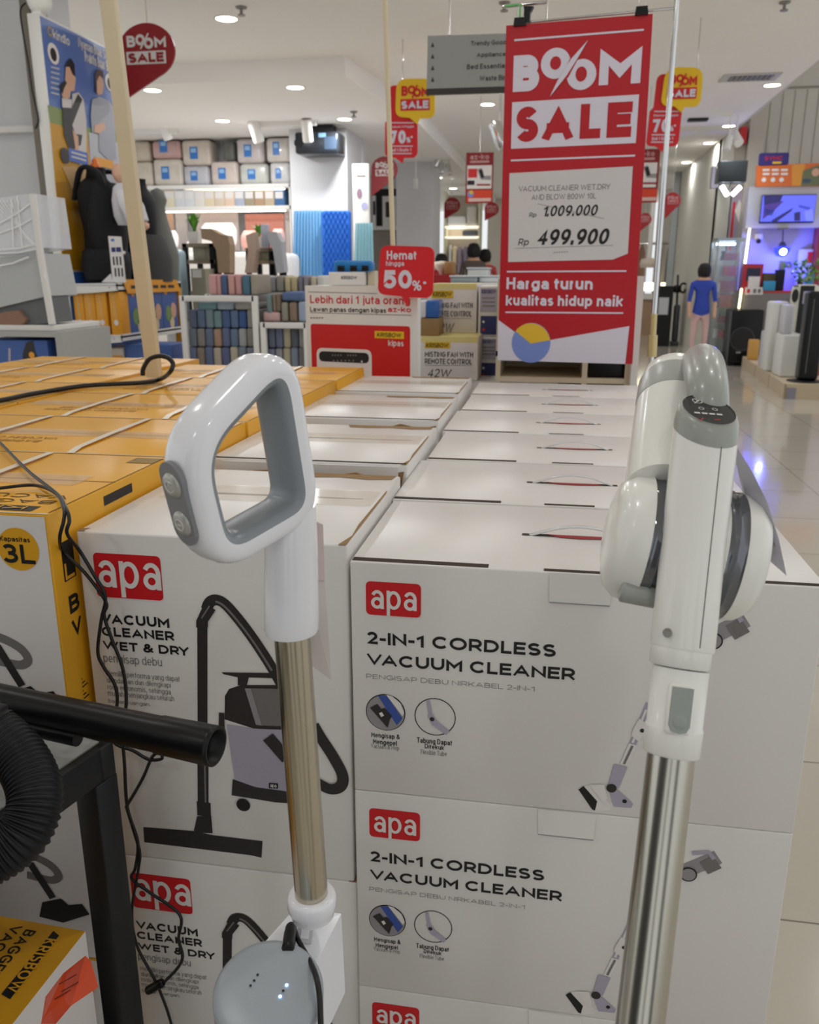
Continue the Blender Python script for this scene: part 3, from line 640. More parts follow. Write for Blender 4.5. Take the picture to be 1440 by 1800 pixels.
# ============================================================ upright cleaner on the left (looped handle)
def left_cleaner():
    A = PD(513, 1110, .736); Bt = PD(549, 1592, .812); ax = (Bt-A).normalized()
    top = A-ax*.16
    t = thing('upright_cleaner', 'white upright cleaner with looped grey-lined handle and aluminium pole', 'vacuum cleaner', (Bt.x, Bt.y, 0))
    h = (RT*.66+AWAY*.75).normalized(); n = h.cross(Z).normalized()
    if n.dot(CAM-A) < 0: n = -n
    O = A
    def q(x, y): d = PP(x, y, O, n)-O; return (d.dot(h), d.z)
    cs = [q(477, 618), q(521, 888), q(367, 976), q(318, 786)]
    loop = rounded(cs, [.036, .022, .026, .034], 7)
    pts = [O+h*a+Z*b for a, b in loop]
    # resample evenly
    L = [0]; 
    for i in range(len(pts)): L.append(L[-1]+(pts[(i+1) % len(pts)]-pts[i]).length)
    N = 88; P = []
    for k in range(N):
        s = L[-1]*k/N; i = max(j for j in range(len(pts)) if L[j] <= s+1e-9); u = (s-L[i])/max(L[i+1]-L[i], 1e-9); P.append(pts[i].lerp(pts[(i+1) % len(pts)], u))
    for _ in range(1): P = [(P[i-1]+P[i]*2+P[(i+1) % N])/4 for i in range(N)]
    cen = sum(P, V((0, 0, 0)))/N
    W, S = 28, {}
    ha, hb = .0132, .0215
    def se(c, e): return math.copysign(abs(c)**e, c)
    R = []
    for i in range(N):
        T = (P[(i+1) % N]-P[i-1]).normalized(); m = n.cross(T).normalized()
        if m.dot(P[i]-cen) < 0: m = -m
        R.append([P[i]+m*ha*se(math.cos(2*math.pi*k/W), .7)+n*hb*se(math.sin(2*math.pi*k/W), .7) for k in range(W)])
    gw, gg = G(), G(); flat = [p for r in R for p in r]
    fw, fg = [], []
    for i in range(N):
        for k in range(W):
            k2 = (k+1) % W; j = (i+1) % N
            fc = (i*W+k, j*W+k, j*W+k2, i*W+k2)
            mid = math.cos(2*math.pi*(k+.5)/W)
            (fg if mid < -.12 else fw).append(fc)
    vs = flat
    c0 = (vs[fw[0][1]]-vs[fw[0][0]]).cross(vs[fw[0][2]]-vs[fw[0][0]])
    out = sum([vs[k] for k in fw[0]], V((0, 0, 0)))/4-P[0]
    if c0.dot(out) < 0: fw = [f[::-1] for f in fw]; fg = [f[::-1] for f in fg]
    gw.add(vs, fw, GLOSSW, True); gg.add(vs, fg, HGREY, True)
    hs = gw.build('handle_loop', t); gg.build('grip_lining', t)
    # neck below the loop
    g = G(); X1 = (h-ax*h.dot(ax)).normalized(); Y1 = ax.cross(X1)
    start = PP(511, 890, O, n)
    rr = []
    for k, (u, rad) in enumerate([(0, .021), (.25, .0225), (.5, .0232), (.8, .0236), (.97, .0238), (1, .0228)]):
        c = start.lerp(A, u); rr.append([c+(X1*math.cos(2*math.pi*j/28)+Y1*math.sin(2*math.pi*j/28))*rad for j in range(28)])
    g.rings(rr, GLOSSW); g.build('handle_neck', t)
    # buttons on the near face of the loop
    c = PP(322, 869, O-h*0, n); a0, b0 = q(318, 786); a1, b1 = q(367, 976)
    dirv = (h*(q(367, 976)[0]-q(318, 786)[0])+Z*(q(367, 976)[1]-q(318, 786)[1])).normalized()
    outm = n.cross(dirv).normalized()
    if outm.dot(h) > 0: outm = -outm
    mid = O+h*(a0*.55+a1*.45)+Z*(b0*.55+b1*.45)
    def sta(cc, ln, wd, k=12):
        r = []
        for j in range(2*k+2):
            th = math.pi*(j/(k) if j <= k else (j-1)/k)
            sgn = 1 if j <= k else -1
            r.append(cc+n*wd*math.cos(th)+dirv*(wd*math.sin(th)+sgn*(ln-wd)))
        return r
    fc = mid+outm*(ha*1.04)
    g = G(); g.prism(sta(fc-outm*.003, .034, .0138), outm*.0042, M('button_panel_grey', (132, 132, 136), .3)); bp = g.build('button_panel', t)
    for s in (-1, 1):
        cc = fc+dirv*s*.0155+outm*.0012
        g = G(); g.lathe([(.0001, .0022), (.006, .0024), (.0092, .0018), (.0102, 0)], cc, outm, M('button_silver', (186, 186, 178), .3, metal=.3), 28); 
        ic = Face(cc+outm*.0026, n.cross(outm).cross(n)*0+n, dirv, .0003); ic.n = outm
        b = G(); r0 = .0045
        th0 = [math.radians(a) for a in range(40 if s < 0 else 0, 321 if s < 0 else 361, 20)]
        pts2 = [cc+outm*.0027+(n*math.cos(x)+dirv*math.sin(x))*r0 for x in th0]
        b.tube(pts2, .0005, WHITE_PRINT, 5)
        b.tube([cc+outm*.0027-dirv*.006, cc+outm*.0027-dirv*.001] if s < 0 else [cc+outm*.0027-n*.002, cc+outm*.0027+n*.002], .0005, WHITE_PRINT, 5)
        o = g.build('button', bp); o2 = b.merge(G()) and None
        g2 = b.build('button_symbol', bp)
    # pole
    g = G(); g.tube([A-ax*.01, A+(Bt-A)*.5, Bt], .0158, ALU, 32, up=h); g.build('aluminium_pole', t)
    # collar and body head
    g = G(); u = (RT-ax*RT.dot(ax)).normalized()
    g.lathe([(.0162, -.012), (.0215, -.012), (.0235, -.008), (.0235, .002), (.0215, .006), (.0205, .012)], Bt-ax*.002, ax, GLOSSW, 32, up=u); g.build('pole_collar', t)
    # wedge housing: sloping top plate with a square flank
    tl, tr, br, bl = PD(519, 1596, .845), PD(600, 1606, .85), PD(553, 1698, .80), PD(455, 1668, .80)
    nn = (tr-tl).cross(bl-tl).normalized()
    if nn.dot(CAM-tl) < 0: nn = -nn
    tl, tr, br, bl = [p for p in (tl, tr, br, bl)]
    g = G(); dn = PD(607, 1744, .875)-tr
    g.prism([tl, tr, br, bl], dn, GLOSSW); g.build('housing', t)
    # charging socket and plug
    pc = PP(536, 1643, tl, nn)+nn*.0006
    e1 = (tr-tl).normalized(); e2 = nn.cross(e1)
    g = G(); g.obox(pc, e1*.0075, e2*.0095, nn*.0012, M('socket_grey', (196, 196, 200), .3), .001); g.obox(pc+nn*.0014, e1*.004, e2*.0055, nn*.0002, GLOSSW); g.build('charging_socket', t)
    p0, p1 = PP(512, 1628, tl+nn*.006, nn), PD(506, 1671, .775)
    g = G(); g.tube(smooth([p0, p0.lerp(p1, .3), p0.lerp(p1, .75), p1], 3), [.0045]+[.0055]*2+[.006]*3+[.0062]*3+[.005], BLACKP, 14); pl = g.build('charging_plug', t)
    # round motor unit
    c = PD(472, 1741, .745); nd = (Z*.86+(CAM-c).normalized()*.42).normalized()
    u = (RT-nd*RT.dot(nd)).normalized(); R0 = .0485
    g = G(); g.lathe([(R0*.99, -.004), (R0, -.012), (R0, -.06), (R0*.9, -.12), (R0*.6, -.2)], c, nd, GLOSSW, 48, up=u); mu = g.build('motor_unit', t)
    g = G(); g.lathe([(.0001, .0035), (R0*.5, .0032), (R0*.86, .0022), (R0*.95, .0008), (R0*1.0, -.002), (R0*1.005, -.008), (R0, -.013)], c, nd, M('motor_cap_grey', (158, 165, 172), .32), 48, up=u); mc = g.build('motor_cap', t)
    fc = Face(c+nd*.0036, u, nd.cross(u), .0003); fc.n = nd
    for i, (x, y, on) in enumerate([(453, 1714, 0), (447, 1724, 0), (440.5, 1733, 0), (504, 1732, 1), (498, 1742, 0), (492.5, 1752, 1)]):
        g = G(); fc.disc(g, (x, y), 2.3 if not on else 2.6, M('led_on', (190, 225, 255), .3, emit=((150, 205, 255), 6)) if on else INK, 2, 14)
        g.build('indicator_light' if on else 'indicator_dot', mc)
    # plug cord
    g = G(); cp = [p0+V((.002, 0, .001)), PD(524, 1652, .80), PD(545, 1690, .77), PD(556, 1718, .745), PD(562, 1752, .735), PD(564, 1800, .725), PD(566, 1860, .72)]
    g.tube(smooth(cp, 6), .0026, CORD, 8); g.build('charging_cord', t)
    # lower stem and mop head, below the picture
    g = G(); q0 = c-nd*.19; g.tube([q0, V((q0.x, q0.y, .3)), V((q0.x, q0.y, .03))], .03, GLOSSW, 20); g.box((q0.x-.13, q0.y-.05, .0), (q0.x+.13, q0.y+.05, .035), GLOSSW, .012); g.build('floor_head', t)
    # paper tag hanging behind the neck
    tg = thing('price_tag', 'white paper tag hanging behind the looped white handle', 'tag', PD(560, 1195, .775))
    g = G(); TAGP = M('tag_paper_cream', (206, 198, 194), .6); P4 = [PD(535, 908, .762), PD(568, 922, .768), PD(571, 1020, .772), PD(583, 1196, .778), PD(541, 1165, .778), PD(538, 1020, .77)]
    off = AWAY*.0006; g.prism(P4, off, TAGP); g.build('tag_paper', tg)
    g = G(); fc = Face(P4[2], (P4[2]-P4[5]).normalized(), Z, .0004); fc.n = -AWAY
    D = lambda *a: None
    g.prism([P4[0]-off, P4[1]-off, P4[2]-off, P4[5]-off], -off, M('tag_pink', (206, 186, 186), .6)); g.build('tag_print', tg)
    g = G(); g.tube([PD(535, 908, .762), A.lerp(start, .85)+AWAY*.022], .0008, PAPER, 6); g.build('tag_string', tg)
left_cleaner()

# ============================================================ cordless vacuum on the right
def right_vacuum():
    T0, T1 = PD(1180, 1325, .6475), PD(1126, 1795, .632)
    ax = (T0-T1).normalized()                                  # pointing up along the stick
    foot = T1-ax*((T1.z-.06)/ax.z)
    t = thing('cordless_vacuum', 'white cordless stick vacuum with grey handle, display and clear dust drum', 'vacuum cleaner', (foot.x, foot.y, 0))
    xr = (RT-ax*RT.dot(ax)).normalized(); yb = ax.cross(xr).normalized()
    if yb.dot(AWAY) < 0: yb = -yb
    def at(x, y):                                              # point on the stick axis plane facing us
        return PP(x, y, T0, yb)
    def ring(c, r, ry=None, n=36, tilt=0, sq=1.0):
        nt = (ax*math.cos(tilt)-yb*math.sin(tilt)).normalized(); yy = (yb*math.cos(tilt)+ax*math.sin(tilt))
        return [c+xr*r*math.cos(2*math.pi*k/n)+yy*(ry or r)*math.sin(2*math.pi*k/n) for k in range(n)]
    g = G(); g.tube([foot, T1, T0+ax*.01], .0178, ALU2, 36, up=xr); g.build('aluminium_tube', t)
    # connector
    a, b = at(1180, 1322), at(1194, 1170)
    g = G(); L = (b-a).length
    g.rings([ring(a+ax*L*u-ax*.002, r) for u, r in [(0, .0198), (.02, .0215), (.3, .0218), (.33, .0218), (.335, .0210), (1, .0213)]], WARMW); cn = g.build('connector', t)
    g = G(); c = PP(1195, 1247, T0-yb*.0215, yb)
    g.obox(c+yb*.002, xr*.0095, ax*.019, yb*.004, WARMW, .003); g.build('latch_frame', cn)
    g = G(); q = [(-.0078, .0165), (.0078, .0165), (.0078, -.012), (.0055, -.0165), (0, -.0178), (-.0055, -.0165), (-.0078, -.012)]
    g.prism([c-yb*.0015+xr*x+ax*y for x, y in q], -yb*.0022, M('latch_grey', (158, 164, 158), .35)); la = g.build('release_latch', cn)
    g = G(); g.lathe([(.0001, .0003), (.0045, .0008), (.0055, .0001)], c-yb*.0036-ax*.009, -yb, M('latch_grey', (158, 164, 158), .35), 18); g.build('thumb_dimple', la)
    # lower ring + main body
    b1, b2 = at(1194, 1172), at(1198, 1138)
    g = G(); g.rings([ring(b1, .0212), ring(b1+ax*.0015, .0228), ring(b2, .0232), ], WARMW); g.build('body_collar', t)
    top = at(1240, 760); B0 = at(1199, 1141); Lb = (top-B0).length; bx = (top-B0).normalized()
    g = G(); rr = []
    for u, r, tl in [(0, .0236, 0), (.01, .0243, 0), (.3, .0244, .08), (.6, .0246, .22), (.85, .0248, .42), (1.0, .0249, .58)]:
        rr.append(ring(B0+bx*Lb*u, r, r*1.0/math.cos(tl), tilt=tl))
    g.rings(rr, WARMW); mb = g.build('main_body', t)
    g = G(); g.lathe([(.0001, -.0005), (.0024, .0002), (.0032, .0012), (.0036, .0002)], at(1163, 1110)-yb*.0185-xr*.001, -yb-xr*.55, M('screw_hole', (150, 148, 142), .3), 16); g.build('screw', mb)
    g = G(); seam = [B0+bx*Lb*u+xr*.0055-yb*(math.sqrt(r*r-.0055**2)+.0009) for u, r in [(.02, .0243), (.3, .0244), (.6, .0246), (.8, .0248), (.93, .0249)]]
    g.tube([p+yb*.0008 for p in seam], .0004, M('seam_grey', (120, 118, 112), .6), 6); g.build('body_seam', mb)
    # grey crown with the display
    nt = (ax*math.cos(.5)-yb*math.sin(.5)).normalized()
    dc = PD(1246, 722, (top-CAM).dot(FW)-.004)
    cr = []
    for u, r, tl in [(0, .0250, .58), (.25, .0249, .61), (.7, .0240, .66), (.93, .0226, .68), (1, .0212, .68)]:
        cr.append(ring(top.lerp(dc, u), r, r*(1.2-.0*u), tilt=tl))
    g = G(); g.rings(cr, SGREY); g.build('crown', t)
    nd = (ax*math.cos(.68)-yb*math.sin(.68)).normalized(); yd = (yb*math.cos(.68)+ax*math.sin(.68)).normalized()
    g = G(); rim = [[dc+nd*h+xr*r*math.cos(2*math.pi*k/40)+yd*r*1.2*math.sin(2*math.pi*k/40) for k in range(40)] for r, h in [(.0213, -.001), (.0206, .0012), (.0198, .0008)]]
    g.rings(rim[:2], SGREY, cap0=False, cap1=False); g.rings(rim[1:], BLACKP, cap0=False); dp = g.build('display', t)
    g = G(); fc = Face(dc+nd*.0009, xr, yd, .0002); fc.n = nd
    fc.disc(g, (1226, 705), 8.5, WHITE_PRINT, 1, ring=.84); fc.line(g, [(1221, 709), (1231, 702)], .0009, WHITE_PRINT, 1); fc.line(g, [(1222, 702), (1229, 706)], .0009, WHITE_PRINT, 1)
    fc.disc(g, (1262, 707), 8.5, WHITE_PRINT, 1, ring=.84); fc.line(g, [(1258, 707), (1266, 707)], .0009, RED, 1); fc.line(g, [(1262, 703.5), (1262, 710.5)], .0009, RED, 1)
    fc.disc(g, (1233, 718), 4.5, WHITE_PRINT, 1, ring=.75); fc.disc(g, (1257, 720), 4.5, WHITE_PRINT, 1, ring=.75)
    for x in (1226, 1239, 1252, 1265): fc.line(g, [(x-5, 727+(x-1246)*.08), (x+5, 727.8+(x-1246)*.08)], .0022, WHITE_PRINT, 1)
    fc.line(g, [(1226, 736), (1232, 740), (1236, 735)], .0008, RED, 1); fc.line(g, [(1256, 738), (1266, 738)], .0008, RED, 1)
    g.build('display_symbols', dp)
    # handle bar
    g = G(); d0 = (dc-CAM).dot(FW)
    hp = [PD(1245, 745, d0+.022), PD(1244, 700, d0+.026), PD(1241, 668, d0+.046), PD(1237, 645, d0+.09), PD(1233, 641, d0+.122), PD(1229, 662, d0+.142), PD(1222, 710, d0+.148), PD(1210, 780, d0+.135)]
    hs = smooth(hp, 7); n = len(hs)
    g.tube(hs, [.0160+.0025*min(1, i/(n*.45)) for i in range(n)], SGREY, 26, up=xr); g.build('handle', t)
    # motor cylinder behind on the left
    m0, m1 = PD(1190, 664, d0+.145), PD(1170, 868, d0+.045); mx = (m0-m1).normalized(); ml = (m0-m1).length
    g = G(); R0 = .0345
    g.lathe([(R0, 0), (R0, ml*.70)], m1, mx, WARMW, 36, cap0=True, cap1=False); mo = g.build('motor_housing', t)
    g = G(); g.lathe([(R0*1.005, ml*.70), (R0*1.01, ml*.71), (R0*1.0, ml*.89), (R0*.98, ml*.90)], m1, mx, M('motor_band', (176, 178, 174), .3), 36, cap0=False, cap1=False); g.build('grey_band', mo)
    g = G(); g.lathe([(R0*.98, ml*.90), (R0*.92, ml*.98), (R0*.7, ml*1.04), (.0001, ml*1.05)], m1, mx, WARMW, 36, cap0=False, cap1=False); g.build('motor_cap', mo)
    # dust drum lying across the body
    dl = PD(1112, 945, d0+.052); dr = PD(1296, 980, d0+.044); dx = (dr-dl).normalized(); DL = (dr-dl).length; RD = .0545
    upx = Z
    CH2 = .0
    g = G(); g.lathe([(.0001, -.022), (RD*.55, -.021), (RD*.82, -.017), (RD*.96, -.008), (RD, .004), (RD*1.01, .006)], dl, dx, WARMW, 56, up=upx, cap1=True); g.build('drum_cap', t)
    g = G(); g.lathe([(.0001, DL+.017), (RD*.55, DL+.016), (RD*.85, DL+.012), (RD*.97, DL+.003), (RD, DL-.006), (RD*1.0, DL-.008)][::-1], dl, dx, WARMW, 56, up=upx, cap0=True); g.build('drum_cap', t)
    g = G(); smoke = M('smoky_clear_plastic', (120, 122, 128), .08, metal=.55, alpha=.9)
    g.lathe([(RD*.985, .006), (RD*.985, .013), (RD*1.0, .0135), (RD*1.0, .0145), (RD*.97, .0155), (RD*.95, .024)], dl, dx, smoke, 56, up=upx, cap0=False, cap1=False); g.build('dust_window', t)
    g = G(); g.lathe([(RD*.95, DL-.022), (RD*.97, DL-.017), (RD*1.0, DL-.016), (RD*1.0, DL-.015), (RD*.985, DL-.0145), (RD*.985, DL-.008)], dl, dx, smoke, 56, up=upx, cap0=False, cap1=False); g.build('dust_window', t)
    g = G(); g.lathe([(RD*.95, .024), (RD*.92, .027), (RD*.88, .045), (RD*.88, DL-.045), (RD*.92, DL-.025), (RD*.95, DL-.022)], dl, dx, WARMW, 56, up=upx); g.build('dust_drum', t)
    g = G(); lc = PD(1120, 1043, d0+.02); g.tube(smooth([lc-dx*.014, lc-dx*.005, lc+dx*.006, lc+dx*.016], 4), [.007]+[.0095]*11+[.007], M('drum_latch_grey', (160, 164, 158), .3), 14, up=(0, 0, 1)); g.build('drum_latch', t)
    # floor head, below the picture
    g = G(); g.box((foot.x-.12, foot.y-.05, 0), (foot.x+.12, foot.y+.06, .06), WARMW, .015); g.build('floor_head', t)
    # hang tag
    tg = thing('hang_tag', 'grey curled paper tag hanging beside the cordless vacuum', 'tag', PD(1378, 1010, d0+.03))
    g = G(); l = [(1289, 785), (1298, 830), (1318, 890), (1343, 960), (1352, 985)]; r = [(1293, 783), (1322, 828), (1350, 885), (1370, 950), (1383, 1012)]
    Lp = [PD(x, y, d0+.035-.006*math.sin(i*.8)) for i, (x, y) in enumerate(l)]; Rp = [PD(x, y, d0+.012-.006*math.sin(i*.8)) for i, (x, y) in enumerate(r)]
    off = AWAY*.0007; m = M('tag_grey', (206, 202, 214), .5)
    nL = len(Lp); g.add(Lp+Rp, [(i, i+1, nL+i+1, nL+i) for i in range(nL-1)], m, True); g.add([p+off for p in Lp+Rp], [(nL+i, nL+i+1, i+1, i) for i in range(nL-1)], m, True); g.build('tag_paper', tg)
    g = G(); 
    for i in range(4):
        a = Lp[3].lerp(Rp[3], .25+.12*i)-off*2; g.tube([a, a+V((.004, 0, -.006))], .0006, MIDGREY, 5)
    g.build('tag_print', tg)
    g = G(); g.tube([Lp[0], dr+dx*0+Z*.055], .0008, PAPER, 6); g.build('tag_string', tg)
right_vacuum()

# ============================================================ table with hose and pipe, lower left
TZ = .80
c0 = PZ(200, 1300, TZ); cb_ = PZ(0, 1246, TZ); cf = PZ(15, 1478, TZ)
eb = (cb_-c0).normalized(); ef = (cf-c0); ef = (ef-eb*ef.dot(eb)); ef = ef.normalized()
t = thing('work_table', 'black steel table with grey stone-patterned top at lower left', 'table', (c0.x, c0.y, 0))
LB, LF = .42, .50
g = G(); top = [c0, c0+eb*LB, c0+eb*LB+ef*LF, c0+ef*LF]
ins = [c0+eb*.012+ef*.012, c0+eb*(LB-.012)+ef*.012, c0+eb*(LB-.012)+ef*(LF-.012), c0+eb*.012+ef*(LF-.012)]
g.prism([p-Z*.012 for p in ins], Z*.013, M('grey_stone_top', (150, 152, 150), .5, vary=.35, scale=60), M('greenish_edge', (128, 132, 116), .4)); g.build('table_top', t)
g = G()
def bar(a, b, wdt, hgt):
    d = b-a; s = d.cross(Z).normalized()*wdt/2; g.obox((a+b)/2-Z*hgt/2-Z*.001, d/2, s, Z*hgt/2, BLACKM, .002)
for a, b in ((top[0], top[1]), (top[1], top[2]), (top[2], top[3]), (top[3], top[0])):
    i = (sum(top, V((0, 0, 0)))/4-(a+b)/2).normalized()*.012; bar(a+i, b+i, .022, .045)
g.build('frame', t)
cen = sum(top, V((0, 0, 0)))/4
for p in top:
    g = G(); d = (cen-p); q = p+eb*(.018 if d.dot(eb) > 0 else -.018)+ef*(.018 if d.dot(ef) > 0 else -.018)
    g.obox(V((q.x, q.y, (TZ-.046)/2)), eb*.018, ef*.018, Z*(TZ-.046)/2, BLACKM, .002); g.build('leg', t)
g = G(); lo = .33; g.prism([V((p.x, p.y, lo))+(cen-p).normalized()*.05-Z*0 for p in top], Z*.015, BLACKM); g.build('lower_shelf', t)
# black extension pipe on the table
p1 = PD(380, 1312, .88); p0 = PD(-90, 1212, .985)
dv = (p1-p0).normalized(); r0 = .0205
zz = p0.z
t = thing('extension_pipe', 'black plastic vacuum pipe lying across the grey table top', 'pipe', p1)
g = G(); u = Z
L = (p1-p0).length
g.lathe([(r0*.9, 0), (r0*.93, L*.5), (r0*.95, L*.80), (r0*1.0, L*.81), (r0*1.04, L*.985), (r0*1.04, L), (r0*.88, L), (r0*.84, L*.9)], p0, dv, BLACKP, 36, up=u, cap0=True, cap1=False); g.build('pipe_tube', t)
g = G(); g.lathe([(r0*.84, L*.9), (.0001, L*.9)], p0, dv, INK, 30, up=u, cap0=False, cap1=True); g.build('pipe_bore', t)
g = G(); g.tube([p0-Z*.019-AWAY*.012+dv*.02, p0-Z*.019-AWAY*.012+dv*L*.52], .009, BLACKP, 16); g.build('crevice_nozzle', t)
# corrugated hose
hp = [PD(-60, 1268, .86), PD(-5, 1292, .85), PD(42, 1342, .835), PD(62, 1402, .815), PD(42, 1464, .80), PD(-10, 1505, .79), PD(-70, 1520, .78)]
h0_, h1_ = hp[0], hp[-1]; zt_ = TZ+.0275
hp = [V((h0_.x, h0_.y, zt_))+eb*.30+ef*.02, V((h0_.x, h0_.y, zt_))+eb*.14]+hp+[V((h1_.x, h1_.y, (h1_.z+zt_)/2))+eb*.07+ef*.02, V((h1_.x, h1_.y, zt_))+eb*.16+ef*.01, V((h1_.x, h1_.y, zt_))+eb*.30]
hs = smooth(hp, 70); g = G(); rr = []
Ls = 0
for i in range(len(hs)):
    Ls += (hs[i]-hs[i-1]).length if i else 0
    rr.append(.0250+.0011*math.cos(Ls/.0052*2*math.pi))
g.tube(hs, rr, M('hose_black', (15, 16, 19), .45, spec=.35), 26); single(g, 'corrugated_hose', 'black corrugated vacuum hose curving over the edge of the table', 'hose')
# small carton under the table
ct = PZ(150, 1637, .56); tl_ = PZ(0, 1610, .56)
e1 = (tl_-ct).normalized(); e2 = PZ(40, 1800, .56)-ct; e2 = (e2-e1*e2.dot(e1)).normalized()
t = thing('krisbow_carton'.replace('krisbow', 'small'), 'small yellow and white carton with an orange sticker under the table', 'box', ct-Z*.2149)
g = G(); WB, DB = .30, .34
q4 = [ct, ct+e1*WB, ct+e1*WB+e2*DB, ct+e2*DB]
g.prism([p-Z*.2149 for p in q4], Z*.2149, YELLOW_CARTON, WHITE_PRINT); g.build('carton', t)
f = Face(ct, -e2, e1*-1 if False else e1, .0006); f.n = Z.copy()
g = G(); f.poly(g, [(94, 1637), (104, 1645), (18, 1757), (2, 1748)], INK, 1)
dd = V((PZ(2, 1750, .56)-PZ(98, 1641, .56)))
fl = Face(PZ(20, 1752, .56), -dd.normalized()*-1, None, .0006)
def slant(txt, px0, px1, hgt, m, l, bold=.02):
    a, b = PZ(*px0, .56), PZ(*px1, .56); ux = (b-a).normalized(); uy = Z.cross(ux)
    F2 = Face(a, ux, uy, .0006); F2.n = Z.copy(); F2.atext(g, txt, 0, 0, (b-a).length, hgt, m, bold, 0, l)
slant('KRISBOW', (82, 1650), (8, 1744), .016, YELLOW_CARTON, 2, .03)
slant('BAGGED', (46, 1634), (-30, 1720), .015, INK, 1); slant('VACUUM', (22, 1626), (-60, 1722), .015, INK, 1)
g.build('lid_print', t)
g = G(); s0 = [PD(80, 1752, .895), PD(112, 1710, .9), PD(150, 1680, .9), PD(160, 1690, .898), PD(173, 1735, .886), PD(125, 1768, .87), PD(98, 1800, .86), PD(72, 1800, .87)]
nn = ((CAM-s0[0]).normalized()); g.prism(s0, nn*.0008, M('orange_sticker', (228, 78, 32), .4), PAPER)
ob = g.build('sticker', t)
g = G()
for i, (x, y) in enumerate([(118, 1722), (122, 1735), (110, 1748), (104, 1762), (96, 1776)]):
    a = PD(x-14, y+8, .885)+nn*.003; b = PD(x+16, y-9, .885)+nn*.003; g.tube([a, b], .0006, M('sticker_ink', (120, 40, 20), .6), 5)
g.build('sticker_print', t)

# ============================================================ cords
def cord(name, label, pts, r, m=CORD, sub=7):
    g = G(); g.tube(smooth(pts, sub), r, m, 8); return g
zc = YZ+.008
e = lambda x, y: PY(x, y, .938)
k = lambda x, y: PY(x, y, .972)
t = thing('adapter_cord', 'thin black adapter cord trailing over the yellow carton and down the white cartons', 'cord', k(290, 1800))
g = cord('', '', [PZ(-40, 740, zc), PZ(0, 778, zc), PZ(50, 828, zc), PZ(100, 868, zc), PZ(116, 893, zc), e(122, 915), e(118, 938), k(140, 968), k(165, 1010), k(185, 1048), k(178, 1090), k(172, 1145), k(182, 1172), k(201, 1202), k(206, 1235), k(198, 1300), k(235, 1320), k(262, 1335), k(284, 1334), k(282, 1325), k(268, 1330), k(250, 1370), k(222, 1418)], .0024); g.build('cord_strand', t)
g = cord('', '', [PZ(-40, 862, zc), PZ(0, 858, zc), PZ(60, 853, zc), PZ(98, 867, zc), PZ(112, 893, zc), e(112, 915), e(105, 945), k(112, 970), k(150, 1008), k(186, 1058), k(183, 1082), k(196, 1122), k(216, 1176), k(222, 1232), k(216, 1290), k(219, 1345), k(224, 1420), k(242, 1480), k(238, 1525), k(232, 1545), k(262, 1568), k(316, 1608), k(314, 1650), k(320, 1688), k(290, 1725), k(270, 1736)], .0024); g.build('cord_strand', t)
g = cord('', '', [k(222, 1418), k(238, 1470), k(246, 1500), k(243, 1530), k(232, 1600), k(240, 1660), k(272, 1722), k(292, 1770), k(304, 1810)], .0022); g.build('cord_strand', t)
g = G(); g.tube(smooth([k(258, 1742), k(266, 1738), k(278, 1731), k(288, 1727)], 3), [.004, .0065, .007, .007, .007, .007, .007, .007, .0065, .004], BLACKP, 12); g.build('inline_adapter', t)
g = cord('', '', [PZ(-60, 712, zc), PZ(0, 704, zc), PZ(60, 692, zc), PZ(150, 678, zc), PZ(245, 673, zc), PZ(280, 667, zc)]+[PY(x, y, 2.12) for x, y in [(298, 655), (304, 640), (295, 629), (279, 626), (262, 632), (252, 648), (251, 660)]], .0062)
single(g, 'power_cord', 'thick black power cord looping upright on the yellow cartons', 'cord')
# cream pole standing on the yellow cartons
b = PZ(272, 663, YZ+.003); tp = PY(191, 0, b.y-.02); dv = (tp-b); tp2 = b+dv*1.6
g = G(); d = dv.normalized(); g.obox((b+tp2)/2, (tp2-b)/2, V((.021, 0, 0)), V((0, .012, 0)), M('cream_pole', (214, 200, 170), .5, vary=.06, scale=10), .002)
single(g, 'wooden_pole', 'cream flat wooden pole rising from the yellow cartons past the baby carrier display', 'pole')
# ============================================================ hanging sale banner
a_ = math.radians(6.5)
BO = PY(890, 45, 3.02); bux = V((math.cos(a_), -math.sin(a_), 0))
bf = Face(BO, bux, Z, .0008)
t = thing('sale_banner', 'tall red BOOM SALE banner clipped to a metal stand', 'banner', bf.at(990, 640))
c7 = lambda x, y: (860+x/4.235, y/4.235)
c8 = lambda x, y: (860+x/4.235, 330+y/4.235)
g = G(); g.prism([bf.at(890, 45), bf.at(1148, 24), bf.at(1112, 640), bf.at(875, 633)], -bf.n*.002, REDB, PAPER); g.build('sheet', t)
g = G(); W_ = BANW
bf.line(g, [c7(188, 300), c7(1152, 222)], .0055, W_, 1); bf.line(g, [c7(162, 1195), c7(1087, 1158)], .0055, W_, 1)
bf.line(g, [c8(132, 625), c8(1022, 620)], .005, W_, 1); bf.line(g, [c8(122, 927), c8(998, 933)], .005, W_, 1)
bf.text(g, 'B', c7(176, 686), c7(380, 402), W_, .07)
bf.disc(g, c7(495, 472), 110/4.235, W_, 1, ry=115/4.235); bf.disc(g, c7(495, 470), 41/4.235, REDB, 2, ry=50/4.235)
bf.disc(g, c7(688, 555), 110/4.235, W_, 1, ry=115/4.235); bf.disc(g, c7(686, 552), 42/4.235, REDB, 2, ry=56/4.235)
bf.poly(g, [c7(*p) for p in [(735, 298), (590, 575), (452, 720), (440, 720), (560, 540), (600, 440)]], REDB, 2)
bf.poly(g, [c7(*p) for p in [(738, 298), (668, 420), (580, 560), (452, 722), (510, 600), (610, 440)]], W_, 3)
bf.text(g, 'M', c7(815, 636), c7(1143, 342), W_, .06)
